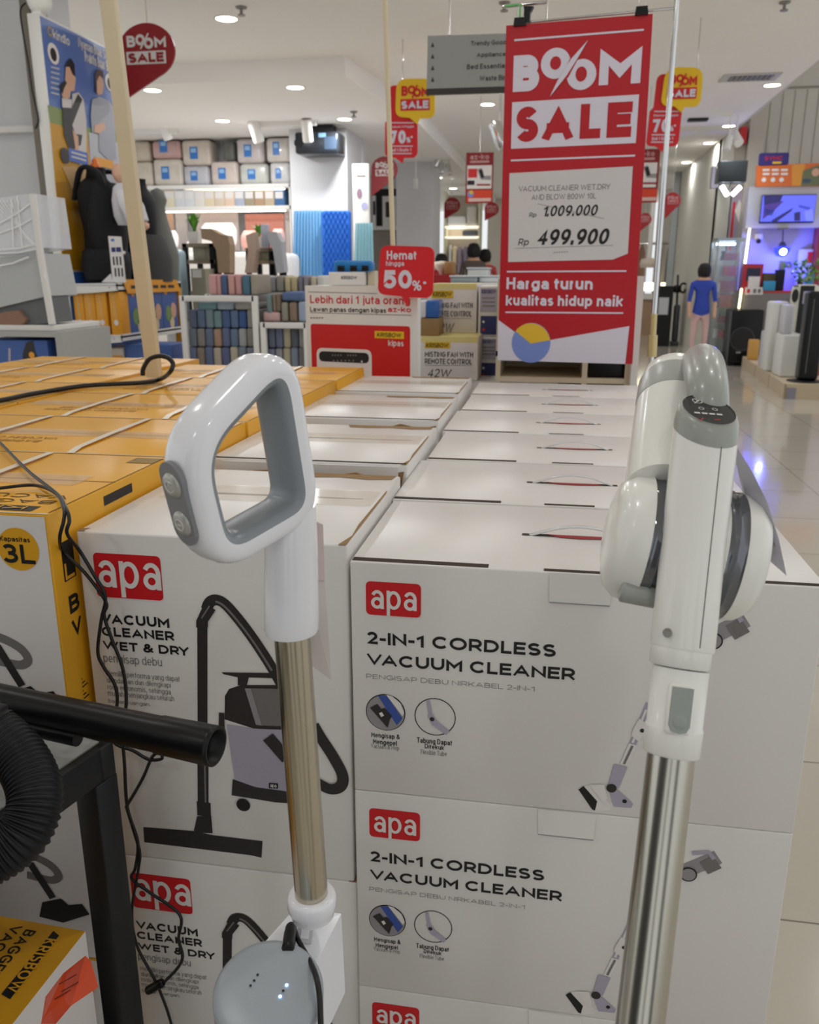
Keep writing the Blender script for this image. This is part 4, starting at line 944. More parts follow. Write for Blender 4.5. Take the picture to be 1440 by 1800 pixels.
bf.poly(g, [c7(172, 762), c7(1117, 703), c7(1092, 1065), c7(163, 1108)], W_, 1)
for ch, l_, u_ in (('S', (200, 1060), (372, 790)), ('A', (388, 1050), (640, 780)), ('L', (672, 1035), (840, 768)), ('E', (872, 1027), (1072, 755))):
    bf.text(g, ch, c7(*l_), c7(*u_), REDB, .075, 0, 2)
bf.text(g, 'Harga turun', c8(128, 772), c8(775, 668), W_, .035); bf.text(g, 'kualitas hidup naik', c8(122, 893), c8(1000, 800), W_, .035)
bf.poly(g, [c8(*p) for p in [(66, 982), (310, 1160), (458, 1133), (1044, 1030), (1013, 1312), (64, 1284)]], W_, 1)
cc = [c8(312+145*math.cos(math.radians(d)), 1155-145*math.sin(math.radians(d))) for d in range(0, 360, 10)]
bf.disc(g, c8(312, 1155), 145/4.235, M('circle_blue', (120, 140, 205), .45), 2, ry=148/4.235)
up_ = [c8(312+144*math.cos(math.radians(d)), 1155-147*math.sin(math.radians(d))) for d in range(8, 152, 9)]+[c8(310, 1160)]
bf.poly(g, up_, M('circle_yellow', (226, 184, 48), .45), 3)
g.build('banner_print', t)
g = G(); bf.poly(g, [c7(152, 1290), c7(1070, 1238), c8(1033, 490), c8(920, 535), c8(142, 553)], M('price_card', (206, 202, 202), .6), 2)
bf.text(g, 'VACUUM CLEANER WET.DRY', c7(220, 1428), c7(905, 1368), GREYINK, 0, 0, 3); bf.text(g, 'AND BLOW 800W 10L', c7(315, 1490), c7(800, 1437), GREYINK, 0, 0, 3)
bf.text(g, 'Rp', c8(295, 226), c8(357, 184), DARKPRINT, .01, .2, 3); bf.text(g, '1.009.000', c8(395, 216), c8(820, 125), INK, .02, .22, 3)
bf.line(g, [c8(360, 120), c8(855, 230)], .0012, GREYINK, 4)
bf.text(g, 'Rp', c8(213, 441), c8(303, 378), DARKPRINT, .01, .2, 3); bf.text(g, '499.900', c8(350, 428), c8(910, 302), INK, .03, .22, 3)
bf.line(g, [c8(185, 452), c8(925, 428)], .0012, GREYINK, 3)
for i in range(6): bf.line(g, [c8(480+19*i, 482-i), c8(492+19*i, 481-i)], .0035, MIDGREY, 3)
g.build('price_card', t)
for x, y in (c7(230, 165), c7(1137, 82)):
    p = bf.at(x, y)+bf.n*.001; k_ = thing('binder_clip', 'black binder clip holding the %s top corner of the red banner' % ('left' if x < 1000 else 'right'), 'clip', p, 'binder clips on the banner')
    g = G(); g.prism([p+bux*-.02-Z*.012-bf.n*.004, p+bux*.02-Z*.012-bf.n*.004, p+bux*.017+Z*.012-bf.n*.004, p-bux*.017+Z*.012-bf.n*.004], bf.n*.011, BLACKP); g.build('clip_body', k_)
    g = G(); g.tube(smooth([p-bux*.009+Z*.01, p-bux*.011+Z*.035, p-bux*.004+Z*.05, p+bux*.004+Z*.05, p+bux*.011+Z*.035, p+bux*.009+Z*.01], 4), .0012, CHROME, 6); g.build('wire_arms', k_)
# stand
q0, q1 = bf.at(1190, 0), bf.at(1150, 552); dd_ = (q0-q1).normalized(); qt = q1+dd_*1.0
off_ = -bf.n*.02
t = thing('banner_stand', 'thin chrome pole stand with brass lower section beside the red banner', 'stand', V((q1.x, q1.y, 0)))
g = G(); g.tube([q1+off_, qt+off_], .0082, CHROME, 16); g.build('pole', t)
m1_, m2_, m3_ = bf.at(1148, 590)+off_, bf.at(1146, 628)+off_, bf.at(1143, 668)+off_
BR_ = M('brass_pole', (196, 176, 126), .3, metal=.6)
g = G(); g.tube([q1+off_, m1_], .0105, BR_, 16); g.tube([m1_, m2_], .0155, BR_, 16); g.build('brass_section', t)
lowp = V((m3_.x, m3_.y, .01)); g = G(); g.tube([m2_, m3_, lowp], .0075, CHROME, 12); g.build('lower_tube', t)
g = G(); g.box(lowp-V((.15, .1, .01)), lowp+V((.15, .1, .005)), BLACKM); g.build('foot_plate', t)
g = G(); g.tube([bf.at(*c7(300, 152))+off_, bf.at(*c7(1400, 45))+off_], .0045, CHROME, 10); g.tube([bf.at(*c7(80, 22))+off_*2, bf.at(*c7(420, -12))+off_*2], .006, CHROME, 10)
g.tube([bf.at(*c7(80, 22))+off_*2, bf.at(*c7(225, 20))+off_*1, bf.at(*c7(225, 140))+off_*.2], .003, M('clip_green', (80, 190, 90), .4), 6)
g.prism([bf.at(*c7(255, 45)), bf.at(*c7(330, 45)), bf.at(*c7(305, 90)), bf.at(*c7(300, 165)), bf.at(*c7(262, 165))], -bf.n*.02, BLACKP)
g.build('crossbar', t)

# ============================================================ cream shelf unit with microwave behind the banner
CRE = M('cream_laminate', (216, 206, 178), .45)
Ys = 3.35; xl, xr_, zb, _ = prect(873, 500, 1112, 673, Ys); _, _, zt_, _ = prect(873, 500, 1112, 500, Ys); xm = PY(1028, 655, Ys).x
zc_ = PY(1000, 628, Ys).z
t = thing('shelf_unit', 'cream shelf unit standing behind the lower edge of the red banner', 'shelf', ((xl+xr_)/2, Ys+.2, 0))
g = G()
for x0, x1 in ((xl, xl+.018), (xm-.01, xm+.01), (xr_-.018, xr_)): g.box((x0, Ys, 0), (x1, Ys+.4, zt_), CRE)
g.box((xl, Ys+.385, 0), (xr_, Ys+.4, zt_), CRE); g.build('side_panel', t)
for z_ in (.05, .5, zb, zc_, zt_): g = G(); g.box((xl, Ys-.001*(z_ == zb), z_), (xr_, Ys+.4, z_+.02), CRE); g.build('shelf_board', t)
g = G(); g.box((xr_+.0, Ys-.05, 0), (xr_+.025, Ys+.4, zt_+.03), SHELFW); g.build('end_panel', t)
x0, x1, z0, z1 = prect(1031, 643, 1100, 671, 3.37)
t = thing('microwave_oven', 'black microwave oven in the cream shelf below the banner', 'microwave', ((x0+x1)/2, 3.5, zb+.0205))
g = G(); g.box((xm+.012, 3.37, zb+.0205), (xr_-.022, 3.68, zc_-.004), BLACKP, .006); g.build('oven_body', t)
g = G(); zz_ = (z0+z1)/2
for i, fx in enumerate((.2, .55, .75)): g.box((x0+(x1-x0)*fx, 3.366, zz_-.02), (x0+(x1-x0)*fx+.025, 3.37, zz_-.014), GREYINK)
g.build('control_marks', t)

# ============================================================ fan promotion board with its bubble
a_ = math.radians(14); lo_ = PY(545, 505, 3.12)
lf = Face(lo_, V((math.cos(a_), -math.sin(a_), 0)), Z, .0008)
lb_ = lf.at(540, 660)
t = thing('promotion_board', 'white and red promotion board for fans behind the cartons', 'sign', V((lf.at(636, 660).x, lf.at(636, 660).y, 0)))
g = G(); a0, b0 = lf.ab(lf.at(536, 502)); a1, b1 = lf.ab(lf.at(734, 508)); bb = -lf.O.z
g.prism([lf.pt(a0, bb), lf.pt(a1, bb), lf.pt(a1, b0), lf.pt(a0, b0)], -lf.n*.03, BOARDW); g.build('board', t); g = G(); q_ = -lf.n*.031; g.prism([lf.pt(a0+.01, bb)+q_, lf.pt(a1-.14, bb)+q_, lf.pt(a1-.14, b0)+q_, lf.pt(a0+.01, b0)+q_], -lf.n*.14, BOARDW); g.build('support_box', t)
g = G(); c5 = lambda x, y: (500+x/3.789, 400+y/3.789)
lf.text(g, 'Lebih dari 1 juta orang', c5(173, 515), c5(838, 457), M('letter_red', (206, 40, 46), .5), .02)
lf.text(g, 'Lawan panas dengan kipas', c5(173, 566), c5(678, 535), INK, .02); lf.text(g, 'az-ko', c5(690, 562), c5(845, 530), M('letter_red', (206, 40, 46), .5), .03)
lf.line(g, [c5(173, 566), c5(845, 585)], .003, MIDGREY, 1); lf.line(g, [c5(160, 428), c5(620, 440)], .003, MIDGREY, 1)
for i in range(5): lf.line(g, [c5(175+18*i, 601), c5(187+18*i, 601.4)], .005, GREYINK, 1)
ra0, rb0 = lf.ab(lf.at(*c5(175, 640))); ra1, rb1 = lf.ab(lf.at(*c5(838, 658))); lf.arect(g, ra0, -.9, ra1, rb0, M('panel_red', (204, 22, 24), .45), 1, .012)
lf.rect(g, c5(603, 688), c5(798, 742), SIGNY, 2); lf.text(g, 'KRISBOW', c5(618, 727), c5(782, 704), INK, .02, .15, 3); lf.text(g, 'kipas', c5(693, 797), c5(795, 752), WHITE_PRINT, .02, 0, 2)
a0, b0 = lf.ab(lf.at(*c5(215, 800))); a1, _ = lf.ab(lf.at(*c5(582, 800))); lf.arect(g, a0, -.6, a1, b0, WHITE_PRINT, 2, .025)
a0, b0 = lf.ab(lf.at(*c5(232, 822))); a1, b1 = lf.ab(lf.at(*c5(565, 905))); lf.arect(g, a0, b1, a1, b0, INK, 3, .02)
for i in range(8): lf.line(g, [c5(320+18*i+(30 if i > 3 else 0), 850), c5(328+18*i+(30 if i > 3 else 0), 850)], .006, GREYINK, 4); 
for i in range(6): lf.line(g, [c5(325+26*i, 886), c5(337+26*i, 886)], .005, GREYINK, 4)
lf.disc(g, c5(518, 892), 1.6, WHITE_PRINT, 4, 10)
g.build('board_print', t)
# bubble on a pole
bfz = Face(lf.O+lf.n*.06, lf.ux, Z, .0008)
t = thing('speech_bubble_sign', 'red speech bubble sign reading Hemat hingga 50%', 'sign', bfz.at(716, 538), None)
q = [bfz.ab(bfz.at(*p)) for p in [(663.5, 517), (706, 521), (716, 539), (719, 523), (760, 524), (764, 434), (669, 431)]]
pts = [bfz.pt(*p) for p in rounded(q, [.03, 0, 0, 0, .03, .03, .03], 6)]
g = G(); g.prism(pts, -bfz.n*.006, M('bubble_red', (208, 20, 30), .4), M('bubble_edge', (220, 60, 60), .4)); g.build('sign_panel', t)
g = G(); bfz.text(g, 'Hemat', c5(683, 214), c5(881, 152), BANW, .03); bfz.text(g, 'hingga', c5(678, 262), c5(798, 222), BANW, .02); bfz.text(g, '50', c5(663, 405), c5(850, 283), BANW, .05); bfz.text(g, '%', c5(852, 420), c5(914, 352), BANW, .02); bfz.text(g, '*', c5(926, 378), c5(946, 358), BANW, .02)
g.build('sign_lettering', t)
ys_ = bfz.at(692, 470).y+.0165; pb = PY(692, 470, ys_); pt_ = PY(677, 0, ys_); g = G(); dv = (pt_-pb); g.tube([pb-dv*.01, pb+dv*1.35], .0085, M('cream_pole', (214, 200, 170), .5), 14); single(g, 'sign_pole', 'thin cream pole standing behind the 50% bubble sign', 'pole')
# on top of the board
x0, x1, z0, z1 = prect(584, 478, 646, 501, 3.17); zb2 = lf.at(536, 502).z
t = thing('counter_sign', 'white block sign on top of the fan promotion board', 'sign', ((x0+x1)/2, 3.16, zb2+.001))
g = G(); g.box((x0, 3.12, zb2+.001), (x1, 3.2, z1), BOARDW, .002); g.build('sign_block', t)
f = Face((0, 3.12, 0), (1, 0, 0), Z, .0008); g = G(); f.text(g, 'KRISBOW', (600, 491), (628, 485), INK, .02, .1); g.build('sign_lettering', t)
g = G(); pbox(g, 647, 476, 659, 501, 3.15, .06, CRE, zmin=zb2+.001); single(g, 'cream_block', 'small cream block beside the white block sign', 'block')
t = thing('plastic_case', 'blue plastic case with dark latches on the white block sign', 'case', ((x0+x1)/2, 3.16, z1+.001))
a, b_, c_, d_ = prect(590, 458, 657, 478, 3.16)
g = G(); g.box((a, 3.125, z1+.001), (b_, 3.195, d_), M('case_blue', (22, 120, 190), .35), .012); g.build('case_shell', t)
for fx in (.12, .45, .75): g = G(); g.box((a+(b_-a)*fx, 3.118, z1+.003), (a+(b_-a)*(fx+.17), 3.126, z1+.022), BLACKP, .002); g.build('latch', t)

# ============================================================ fan cartons right of the board
def fan_box(x0, y0, x1, y1, Y, label, zmin=None, z=None):
    a, b_, c_, d_ = prect(x0, y0, x1, y1, Y)
    if zmin is not None: c_ = zmin
    t = thing('fan_carton', label, 'box', ((a+b_)/2, Y+.15, c_), 'misting fan cartons')
    g = G(); g.box((a, Y, c_), (b_, Y+.32, d_), WHITE_CARTON, .003); g.box((a+.002, Y-.0006, d_-.022), (b_-.002, Y+.3, d_+.0006), M('pale_yellow', (226, 212, 140), .5)); g.build('carton', t)
    f = Face((0, Y-.001, 0), (1, 0, 0), Z, .0008); W2, H2 = x1-x0, y1-y0; g = G()
    X = lambda u, v: (x0+u*W2, y0+v*H2)
    f.rect(g, X(.08, .12), X(.52, .27), SIGNY, 1); f.text(g, 'KRISBOW', X(.1, .245), X(.5, .15), INK, .02, .15, 2)
    f.text(g, 'MISTING FAN WITH', X(.08, .46), X(.92, .36), DARKPRINT, .02); f.text(g, 'REMOTE CONTROL', X(.08, .62), X(.9, .52), DARKPRINT, .02)
    f.line(g, [X(.08, .66), X(.9, .66)], .002, MIDGREY, 1); f.text(g, '42W', X(.12, .93), X(.55, .75), DARKPRINT, 0, .2)
    g.build('printed_design', t); return t, (a, b_, c_, d_)
_, r1 = fan_box(739, 592, 840, 668, 3.40, 'white misting fan carton, lower one of the two behind the bubble sign')
fan_box(752, 499, 838, 591, 3.62, 'white misting fan carton on top of the lower one', r1[3]+.001)
g = G(); g.box((r1[0]-.02, 3.41, 0), (r1[1]+.32, 4.0, r1[2]-.002), BOARDW); ob = g.build('display_platform'); ob['kind'] = 'structure'
xx0, xx1, zz0, zz1 = prect(841, 592, 877, 668, 3.6)
def narrow_box(y0, y1, label, zmin):
    a, b_, c_, d_ = prect(841, y0, 878, y1, 3.6)
    t = thing('narrow_carton', label, 'box', ((a+b_)/2, 3.7, zmin), 'narrow white cartons')
    g = G(); g.box((a, 3.6, zmin), (b_, 3.9, d_), WHITE_CARTON, .003); g.build('carton', t)
    f = Face((0, 3.599, 0), (1, 0, 0), Z, .0008); g = G(); H2 = y1-y0; NV = M('navy_print', (44, 52, 104), .5)
    f.rect(g, (845, y0+H2*.04), (873, y0+H2*.52), LILAC, 1); f.text(g, 'KRISBOW', (847, y0+H2*.15), (872, y0+H2*.07), NV, .03, 0, 2)
    for i in range(3): f.line(g, [(848, y0+H2*(.24+.08*i)), (870, y0+H2*(.24+.08*i))], .004, GREYINK, 2)
    f.rect(g, (845, y0+H2*.6), (873, y0+H2*.98), NV, 1); f.disc(g, (850, y0+H2*.88), 2.5, RED, 2, 12); f.disc(g, (850, y0+H2*.72), 2.2, WHITE_PRINT, 2, 12)
    g.build('printed_design', t); return d_
d_ = narrow_box(592, 668, 'narrow white carton with navy label, lower of the two', r1[2])
narrow_box(503, 590, 'narrow white carton with navy label, upper of the two', d_+.001)
g = G(); pbox(g, 739, 560, 771, 592, 3.42, .16, M('kraft_box', (150, 122, 84), .8, vary=.06), .002, zmin=r1[3]+.001); single(g, 'kraft_box', 'small brown kraft box on the lower fan carton, before the upper one', 'box')
t = thing('wrapped_pack', 'blue and white shrink wrapped pack on the brown kraft box', 'pack', PY(752, 560, 3.5))
g = G(); z_ = PY(750, 560, 3.42).z; a, b_, c_, d_ = prect(736, 528, 771, 560, 3.42); g.box((a, 3.425, z_+.001), (a+(b_-a)*.36, 3.57, d_), M('film_white', (214, 218, 226), .15), .008); g.build('white_half', t)
g = G(); g.box((a+(b_-a)*.36, 3.425, z_+.001), (b_, 3.57, d_), M('film_blue', (52, 104, 182), .15), .008); g.build('blue_half', t)
# ============================================================ baby carrier display, left
BX = -3.33
y1_ = PX(68, 22, BX).y; y2_ = PX(207, 88, BX).y; bt = PX(68, 22, BX).z
sh = PY(120, 500, y1_).z; sx = PY(206, 496, y1_).x
t = thing('display_stand', 'tall blue and orange display stand with baby carrier poster', 'display stand', (BX, (y1_+y2_)/2, 0))
g = G(); g.box((BX-.085, y1_, 0), (BX, y2_, bt), SHELFW, .004); g.build('back_board', t)
pf = Face((BX, 0, 0), (0, 1, 0), Z, .0012); g = G(); c1 = lambda x, y: (x/4, y/4); c2 = lambda x, y: (x/4, 320+y/4)
ztop = bt-.015
def seg(z0, z1, m, l=1): pf.arect(g, y1_+.006, z0, y2_-.006, z1, m, l)
BLP = M('poster_blue', (84, 112, 176), .4); ORP = M('poster_orange', (200, 146, 26), .4); SKIN = M('poster_skin', (214, 168, 140), .5)
seg(1.42, ztop, BLP)
zg = lambda py: PX(90, py, BX).z
seg(zg(300), zg(205), M('poster_sky', (116, 140, 186), .4), 2)
pf.poly(g, [c1(*p) for p in [(330, 735), (440, 770), (560, 830), (620, 900), (868, 930), (880, 1020), (600, 1000), (350, 880)]], M('poster_green', (128, 146, 84), .45), 3)
pf.poly(g, [c1(*p) for p in [(345, 860), (420, 880), (520, 960), (610, 930), (640, 1200), (660, 1600), (660, 1900), (440, 1900)]], ORP, 4)
pf.poly(g, [c1(*p) for p in [(620, 930), (760, 960), (870, 1040), (892, 1300), (640, 1280)]], M('poster_pale', (186, 188, 196), .5), 4)
pf.poly(g, [c2(*p) for p in [(388, 0), (640, 0), (640, 600), (450, 620)]], M('poster_dark_orange', (176, 124, 12), .45), 5)
pf.poly(g, [c1(*p) for p in [(430, 1170), (620, 1180), (640, 1300), (500, 1330)]], M('poster_peach', (206, 166, 110), .45), 6)
pf.text(g, 'kindlo', c1(372, 270), c1(482, 258), WHITE_PRINT, .02, 0, 3)
pf.disc(g, c1(348, 222), 4.5, M('poster_gold', (170, 150, 110), .5), 3, 16, ring=.55)
pf.text(g, 'Nyaman Buat Si Kecil', c1(550, 345), c1(800, 385), WHITE_PRINT, .02, 0, 3); pf.text(g, 'Praktis Buat Bunda', c1(595, 430), c1(806, 455), WHITE_PRINT, .02, 0, 3)
for (x, y, r) in ((372, 378, 9.5), (770, 582, 8)):
    pf.disc(g, c1(x, y), r, WHITE_PRINT, 3, 20, ry=r*1.9); pf.disc(g, c1(x, y+6), r*.55, INK, 4, 16, ry=r*1.2)
for i in range(6): pf.line(g, [c1(355, 470+i*36), c1(415, 486+i*36)], .01, M('poster_pale', (186, 188, 196), .5), 3)
# pictured women
WH1 = M('poster_white', (206, 200, 196), .5); BK = INK
pf.poly(g, [c1(*p) for p in [(500, 660), (545, 650), (580, 700), (600, 850), (600, 1100), (560, 1180), (520, 1060), (500, 900)]], WH1, 7)
pf.poly(g, [c1(*p) for p in [(455, 470), (510, 460), (525, 560), (515, 640), (480, 640), (450, 560)]], SKIN, 7)
pf.poly(g, [c1(*p) for p in [(445, 470), (470, 425), (490, 410), (515, 450), (520, 540), (500, 520), (480, 470)]], BK, 8)
pf.poly(g, [c1(*p) for p in [(425, 600), (450, 575), (490, 620), (480, 690), (440, 700), (420, 660)]], SKIN, 9)
pf.poly(g, [c1(*p) for p in [(412, 600), (440, 572), (460, 580), (440, 620), (425, 670)]], BK, 10)
pf.poly(g, [c1(*p) for p in [(425, 690), (495, 700), (495, 760), (428, 755)]], WH1, 9)
pf.poly(g, [c1(*p) for p in [(430, 750), (492, 765), (540, 660), (570, 700), (500, 880), (520, 940), (570, 950), (560, 1020), (480, 1060), (440, 950)]], DARKPRINT, 8)
pf.poly(g, [c1(*p) for p in [(500, 910), (540, 960), (545, 1060), (525, 1080), (510, 980)]], SKIN, 9)
LG_ = M('poster_lightgrey', (164, 166, 176), .5)
pf.poly(g, [c1(*p) for p in [(640, 700), (690, 680), (760, 710), (800, 780), (810, 1120), (760, 1130), (690, 1060), (690, 940), (640, 930), (630, 820)]], LG_, 7)
pf.poly(g, [c1(*p) for p in [(665, 540), (710, 530), (722, 600), (712, 660), (680, 670), (665, 620)]], SKIN, 8)
pf.poly(g, [c1(*p) for p in [(658, 520), (680, 485), (715, 500), (722, 560), (690, 530), (672, 570), (672, 660), (660, 640)]], M('poster_brownhair', (74, 48, 44), .5), 9)
pf.poly(g, [c1(*p) for p in [(655, 880), (720, 860), (735, 900), (690, 940), (655, 930)]], SKIN, 9)
pf.poly(g, [c1(*p) for p in [(470, 1040), (605, 1075), (610, 1165), (475, 1130)]], M('poster_tag_blue', (74, 110, 190), .45), 10); pf.disc(g, c1(445, 1095), 7.5, DARKPRINT, 11, 16, ry=14)
pf.poly(g, [c1(*p) for p in [(655, 1100), (785, 1130), (795, 1190), (660, 1165)]], ORANGE, 10)
for i in range(2): pf.line(g, [c1(490, 1070+i*30), c1(595, 1100+i*30)], .012, WH1, 11)
g.build('poster_print', t)
g = G(); pf.arect(g, y1_+.004, .5, y2_-.004, zg(478), M('stand_blue', (44, 92, 166), .4), 7); g.build('blue_panel', t)
for zt in (sh, PY(130, 590, y1_).z):
    g = G(); g.box((BX+.001, y1_-.01, zt-.012), (sx, y2_, zt), SHELFW); g.prism([(BX, y1_-.01, zt+.005), (sx, y1_-.01, zt+.01), (sx, y1_-.01, zt-.04), (BX+.19, y1_-.01, zt-.055), (BX, y1_-.01, zt-.065)], (0, .012, 0), SHELFW)
    g.box((sx-.008, y1_-.01, zt-.035), (sx, y2_, zt+.012), SHELFW); sb_ = g.build('shelf_board', t)
    g = G()
    for fx in (.1, .85): g.lathe([(.0001, .0), (.004, -.001)], (BX+(sx-BX)*fx, y1_-.0105, zt-.02), (0, 1, 0), INK, 8)
    g.build('shelf_screw', sb_)
g = G(); g.box((sx-.05, y2_-.05, .501), (sx, y2_, sh), M('post_orange', (214, 150, 40), .45)); g.build('orange_post', t)
lowz = PY(130, 590, y1_).z
sxf = Face((sx+.01, 0, 0), (0, 1, 0), Z, .001)
g = G(); q = [sxf.at(*p) for p in [(215, 491), (310, 492), (317, 512), (224, 516)]]; g.prism(q, V((.004, 0, 0)), ORANGE)
ts = tag(g.build('shelf_talker', None, base(g)), 'orange shelf strip with black lettering under the dark torso forms', 'sign')
s2 = Face((sx+.014, 0, 0), (0, 1, 0), Z, .001); g = G(); [s2.line(g, [(230+13*i, 504.5-i*.2), (240+13*i+(i % 3)-1, 504.4-i*.2)], .022, DARKPRINT, 1) for i in range(6)]; g.build('strip_lettering', ts)
# mannequins wearing carriers
MB_ = M('mannequin_black', (17, 17, 19), .85); CB_ = M('carrier_black', (22, 22, 25), .85, bump=.3, scale=40)
def torso(cx, cy, zb, h, sc, label, headcol, cloth_m):
    t = thing('torso_mannequin', label, 'mannequin', (cx, cy, zb))
    prof = [(0, .15, .11), (.12, .165, .12), (.3, .135, .10), (.45, .125, .095), (.62, .155, .105), (.78, .175, .10), (.86, .15, .08), (.91, .08, .06), (.97, .055, .055), (1, .058, .058)]
    g = G(); g.rings([[V((cx+ry*sc*math.cos(2*math.pi*k/24), cy+rx*sc*math.sin(2*math.pi*k/24), zb+u*h)) for k in range(24)] for u, rx, ry in prof], MB_); g.build('torso', t)
    return t
zs_ = sh+.0125
tm = torso(BX+.15, y1_+.25, zs_, .76, 1.12, 'black torso form wearing a black baby carrier, nearest on the shelf', None, None)
cx, cy = BX+.15, y1_+.25
g = G(); g.lathe([(.03, 0), (.034, .02), (.018, .04), (.022, .055), (.0001, .065)], (cx, cy, zs_+.755), Z, M('neck_knob', (226, 110, 30), .4), 16); g.build('neck_knob', tm)
g = G()
g.rings([[V((cx+.03+(ry)*math.cos(2*math.pi*k/20), cy-.02+rx*math.sin(2*math.pi*k/20), zs_+z)) for k in range(20)] for z, rx, ry in [(.02, .20, .14), (.12, .215, .155), (.2, .2, .145), (.22, .19, .13)]], CB_); g.build('waist_belt', tm)
g = G(); g.rings([[V((cx+.07+ry*math.cos(2*math.pi*k/20), cy-.03+rx*math.sin(2*math.pi*k/20), zs_+z)) for k in range(20)] for z, rx, ry in [(.2, .15, .1), (.32, .17, .12), (.5, .165, .115), (.62, .14, .09), (.66, .12, .07)]], CB_); g.build('carrier_panel', tm)
g = G()
for s in (-1, 1): g.tube(smooth([V((cx+.12, cy+s*.11, zs_+.6)), V((cx+.09, cy+s*.15, zs_+.72)), V((cx-.03, cy+s*.14, zs_+.74)), V((cx-.12, cy+s*.10, zs_+.55))], 5), .03, CB_, 10, flat=.5)
g.build('shoulder_strap', tm)
g = G(); g.prism([V((cx+.192, cy-.12, zs_+.215)), V((cx+.192, cy-.05, zs_+.21)), V((cx+.192, cy-.06, zs_+.19)), V((cx+.192, cy-.11, zs_+.195))], V((.004, 0, 0)), WHITE_PRINT); g.build('logo_patch', tm)
tm2 = torso(BX+.19, y1_+.78, zs_, .74, 1.05, 'black torso form holding a baby doll, second on the shelf', None, None)
cx2, cy2 = BX+.19, y1_+.78
g = G(); g.rings([[V((cx2+.08+ry*math.cos(2*math.pi*k/20), cy2-.02+rx*math.sin(2*math.pi*k/20), zs_+z)) for k in range(20)] for z, rx, ry in [(.0, .18, .13), (.15, .19, .14), (.3, .15, .11), (.34, .13, .09)]], cloth((74, 74, 74))); g.build('hip_seat', tm2)
# doll
dp = PX(221, 396, BX+.40); t = thing('baby_doll', 'baby doll in pale clothes hanging in the second carrier', 'doll', dp)
g = G(); g.rings([[dp+V((ry*math.cos(2*math.pi*k/16), rx*math.sin(2*math.pi*k/16), z)) for k in range(16)] for z, rx, ry in [(0, .05, .05), (.06, .085, .07), (.16, .09, .075), (.24, .07, .06), (.27, .035, .03)]], cloth((206, 204, 210))); g.build('body', t)
g = G(); g.lathe([(.0001, -.065), (.04, -.05), (.06, -.01), (.058, .03), (.035, .058), (.0001, .066)], dp+V((.0, 0, .33)), Z, M('doll_skin', (222, 176, 150), .5), 18); g.build('head', t)
for s in (-1, 1): 
    g = G(); g.tube(smooth([dp+V((.02, s*.08, .2)), dp+V((.06, s*.11, .12)), dp+V((.09, s*.10, .03))], 4), [.035]*5+[.03]*4, cloth((214, 212, 216)), 10); g.build('sleeve', t)
    g = G(); g.lathe([(.0001, -.03), (.026, -.01), (.026, .015), (.0001, .03)], dp+V((.095, s*.10, -.0)), Z, M('doll_skin', (222, 176, 150), .5), 12); g.build('hand', t)
g = G(); pbx = V((cx2-.02, cy2+.36, zs_)); g.rings([[pbx+V((ry*math.cos(2*math.pi*k/18), rx*math.sin(2*math.pi*k/18), z)) for k in range(18)] for z, rx, ry in [(0, .15, .11), (.2, .16, .13), (.36, .12, .09), (.48, .08, .06), (.56, .06, .05), (.62, .075, .07), (.69, .05, .05), (.71, .01, .01)]], cloth((118, 118, 114))); single(g, 'carrier_bag', 'dark grey carrier bag form behind the cream pole on the baby shelf', 'bag')
# leaflet holder
t = thing('leaflet_card', 'white folded leaflet card leaning on the shelf before the black carrier', 'card', PY(205, 492, y1_+.0))
p = [PY(x, y, y1_+.02) for x, y in [(190, 415), (213, 416), (221, 493), (198, 495)]]; p[2].z = p[3].z = zs_+.001
g = G(); g.prism(p, V((0, .003, 0)), PAPER); g.prism([V((p[3].x-.09, y1_+.03, zs_+.001)), V((p[3].x, y1_+.021, zs_+.001)), V((p[3].x-.01, y1_+.021, zs_+.06))], V((0, .003, 0)), PAPER); g.build('card', t)
f = Face((0, y1_+.019, 0), (1, 0, 0), Z, .0012); g = G()
f.rect(g, (195, 420), (201, 424), LABELBLUE, 1); f.line(g, [(196, 439), (203, 438.8)], .03, M('navy_print', (44, 52, 104), .5), 1); f.line(g, [(204.5, 438.8), (213, 438.6)], .03, M('navy_print', (44, 52, 104), .5), 1)
for r in range(2):
    for c in range(3): f.rect(g, (198+c*6+r*3, 451+r*20), (202+c*6+r*3, 466+r*20), DARKPRINT, 1)
g.build('card_print', t)
# orange boxes facing us, blue boxes along the aisle side
def thin_box(name, x0, x1, ya, yb, z0, z1, m, label, group, deco):
    t = thing(name, label, 'box', ((x0+x1)/2, (ya+yb)/2, z0), group)
    g = G(); g.box((x0, ya, z0), (x1, yb, z1), m, .002); g.build('carton', t); g = G(); deco(g, x0, x1, ya, z0, z1); g.build('printed_design', t)
OB = M('box_orange', (232, 160, 34), .4)
lz = lowz+.001
def odeco(g, x0, x1, ya, z0, z1):
    f = Face((0, ya-.001, 0), (1, 0, 0), Z, .001); w_ = x1-x0
    for k in range(3): f.arect(g, x0+w_*(.35+.1*k), z0+.13-.01*k, x0+w_*(.4+.1*k), z0+.30-.03*k, M('pale_orange', (240, 200, 130), .5), 1)
    P = [f.pt(x0+w_*.5+w_*.22*math.cos(2*math.pi*k/14), z0+.09+.02*math.sin(2*math.pi*k/14), 1) for k in range(14)]; g.add(f.fix(P), [list(range(14))], WHITE_PRINT)
for i, (xa, xb) in enumerate([(131, 149), (149.5, 169), (169.5, 189), (194, 213)]):
    A_ = PY(xa, 550, y1_+.02).x; B_ = PY(xb, 550, y1_+.02).x
    thin_box('baby_carrier_box', A_, B_-.003, y1_+.02, y1_+.14, lz, PY(160, 513, y1_+.02).z, OB, 'orange baby carrier box, %s from the left on the lower shelf' % ORD[i], 'orange baby carrier boxes', odeco)
yy_ = y1_+.06
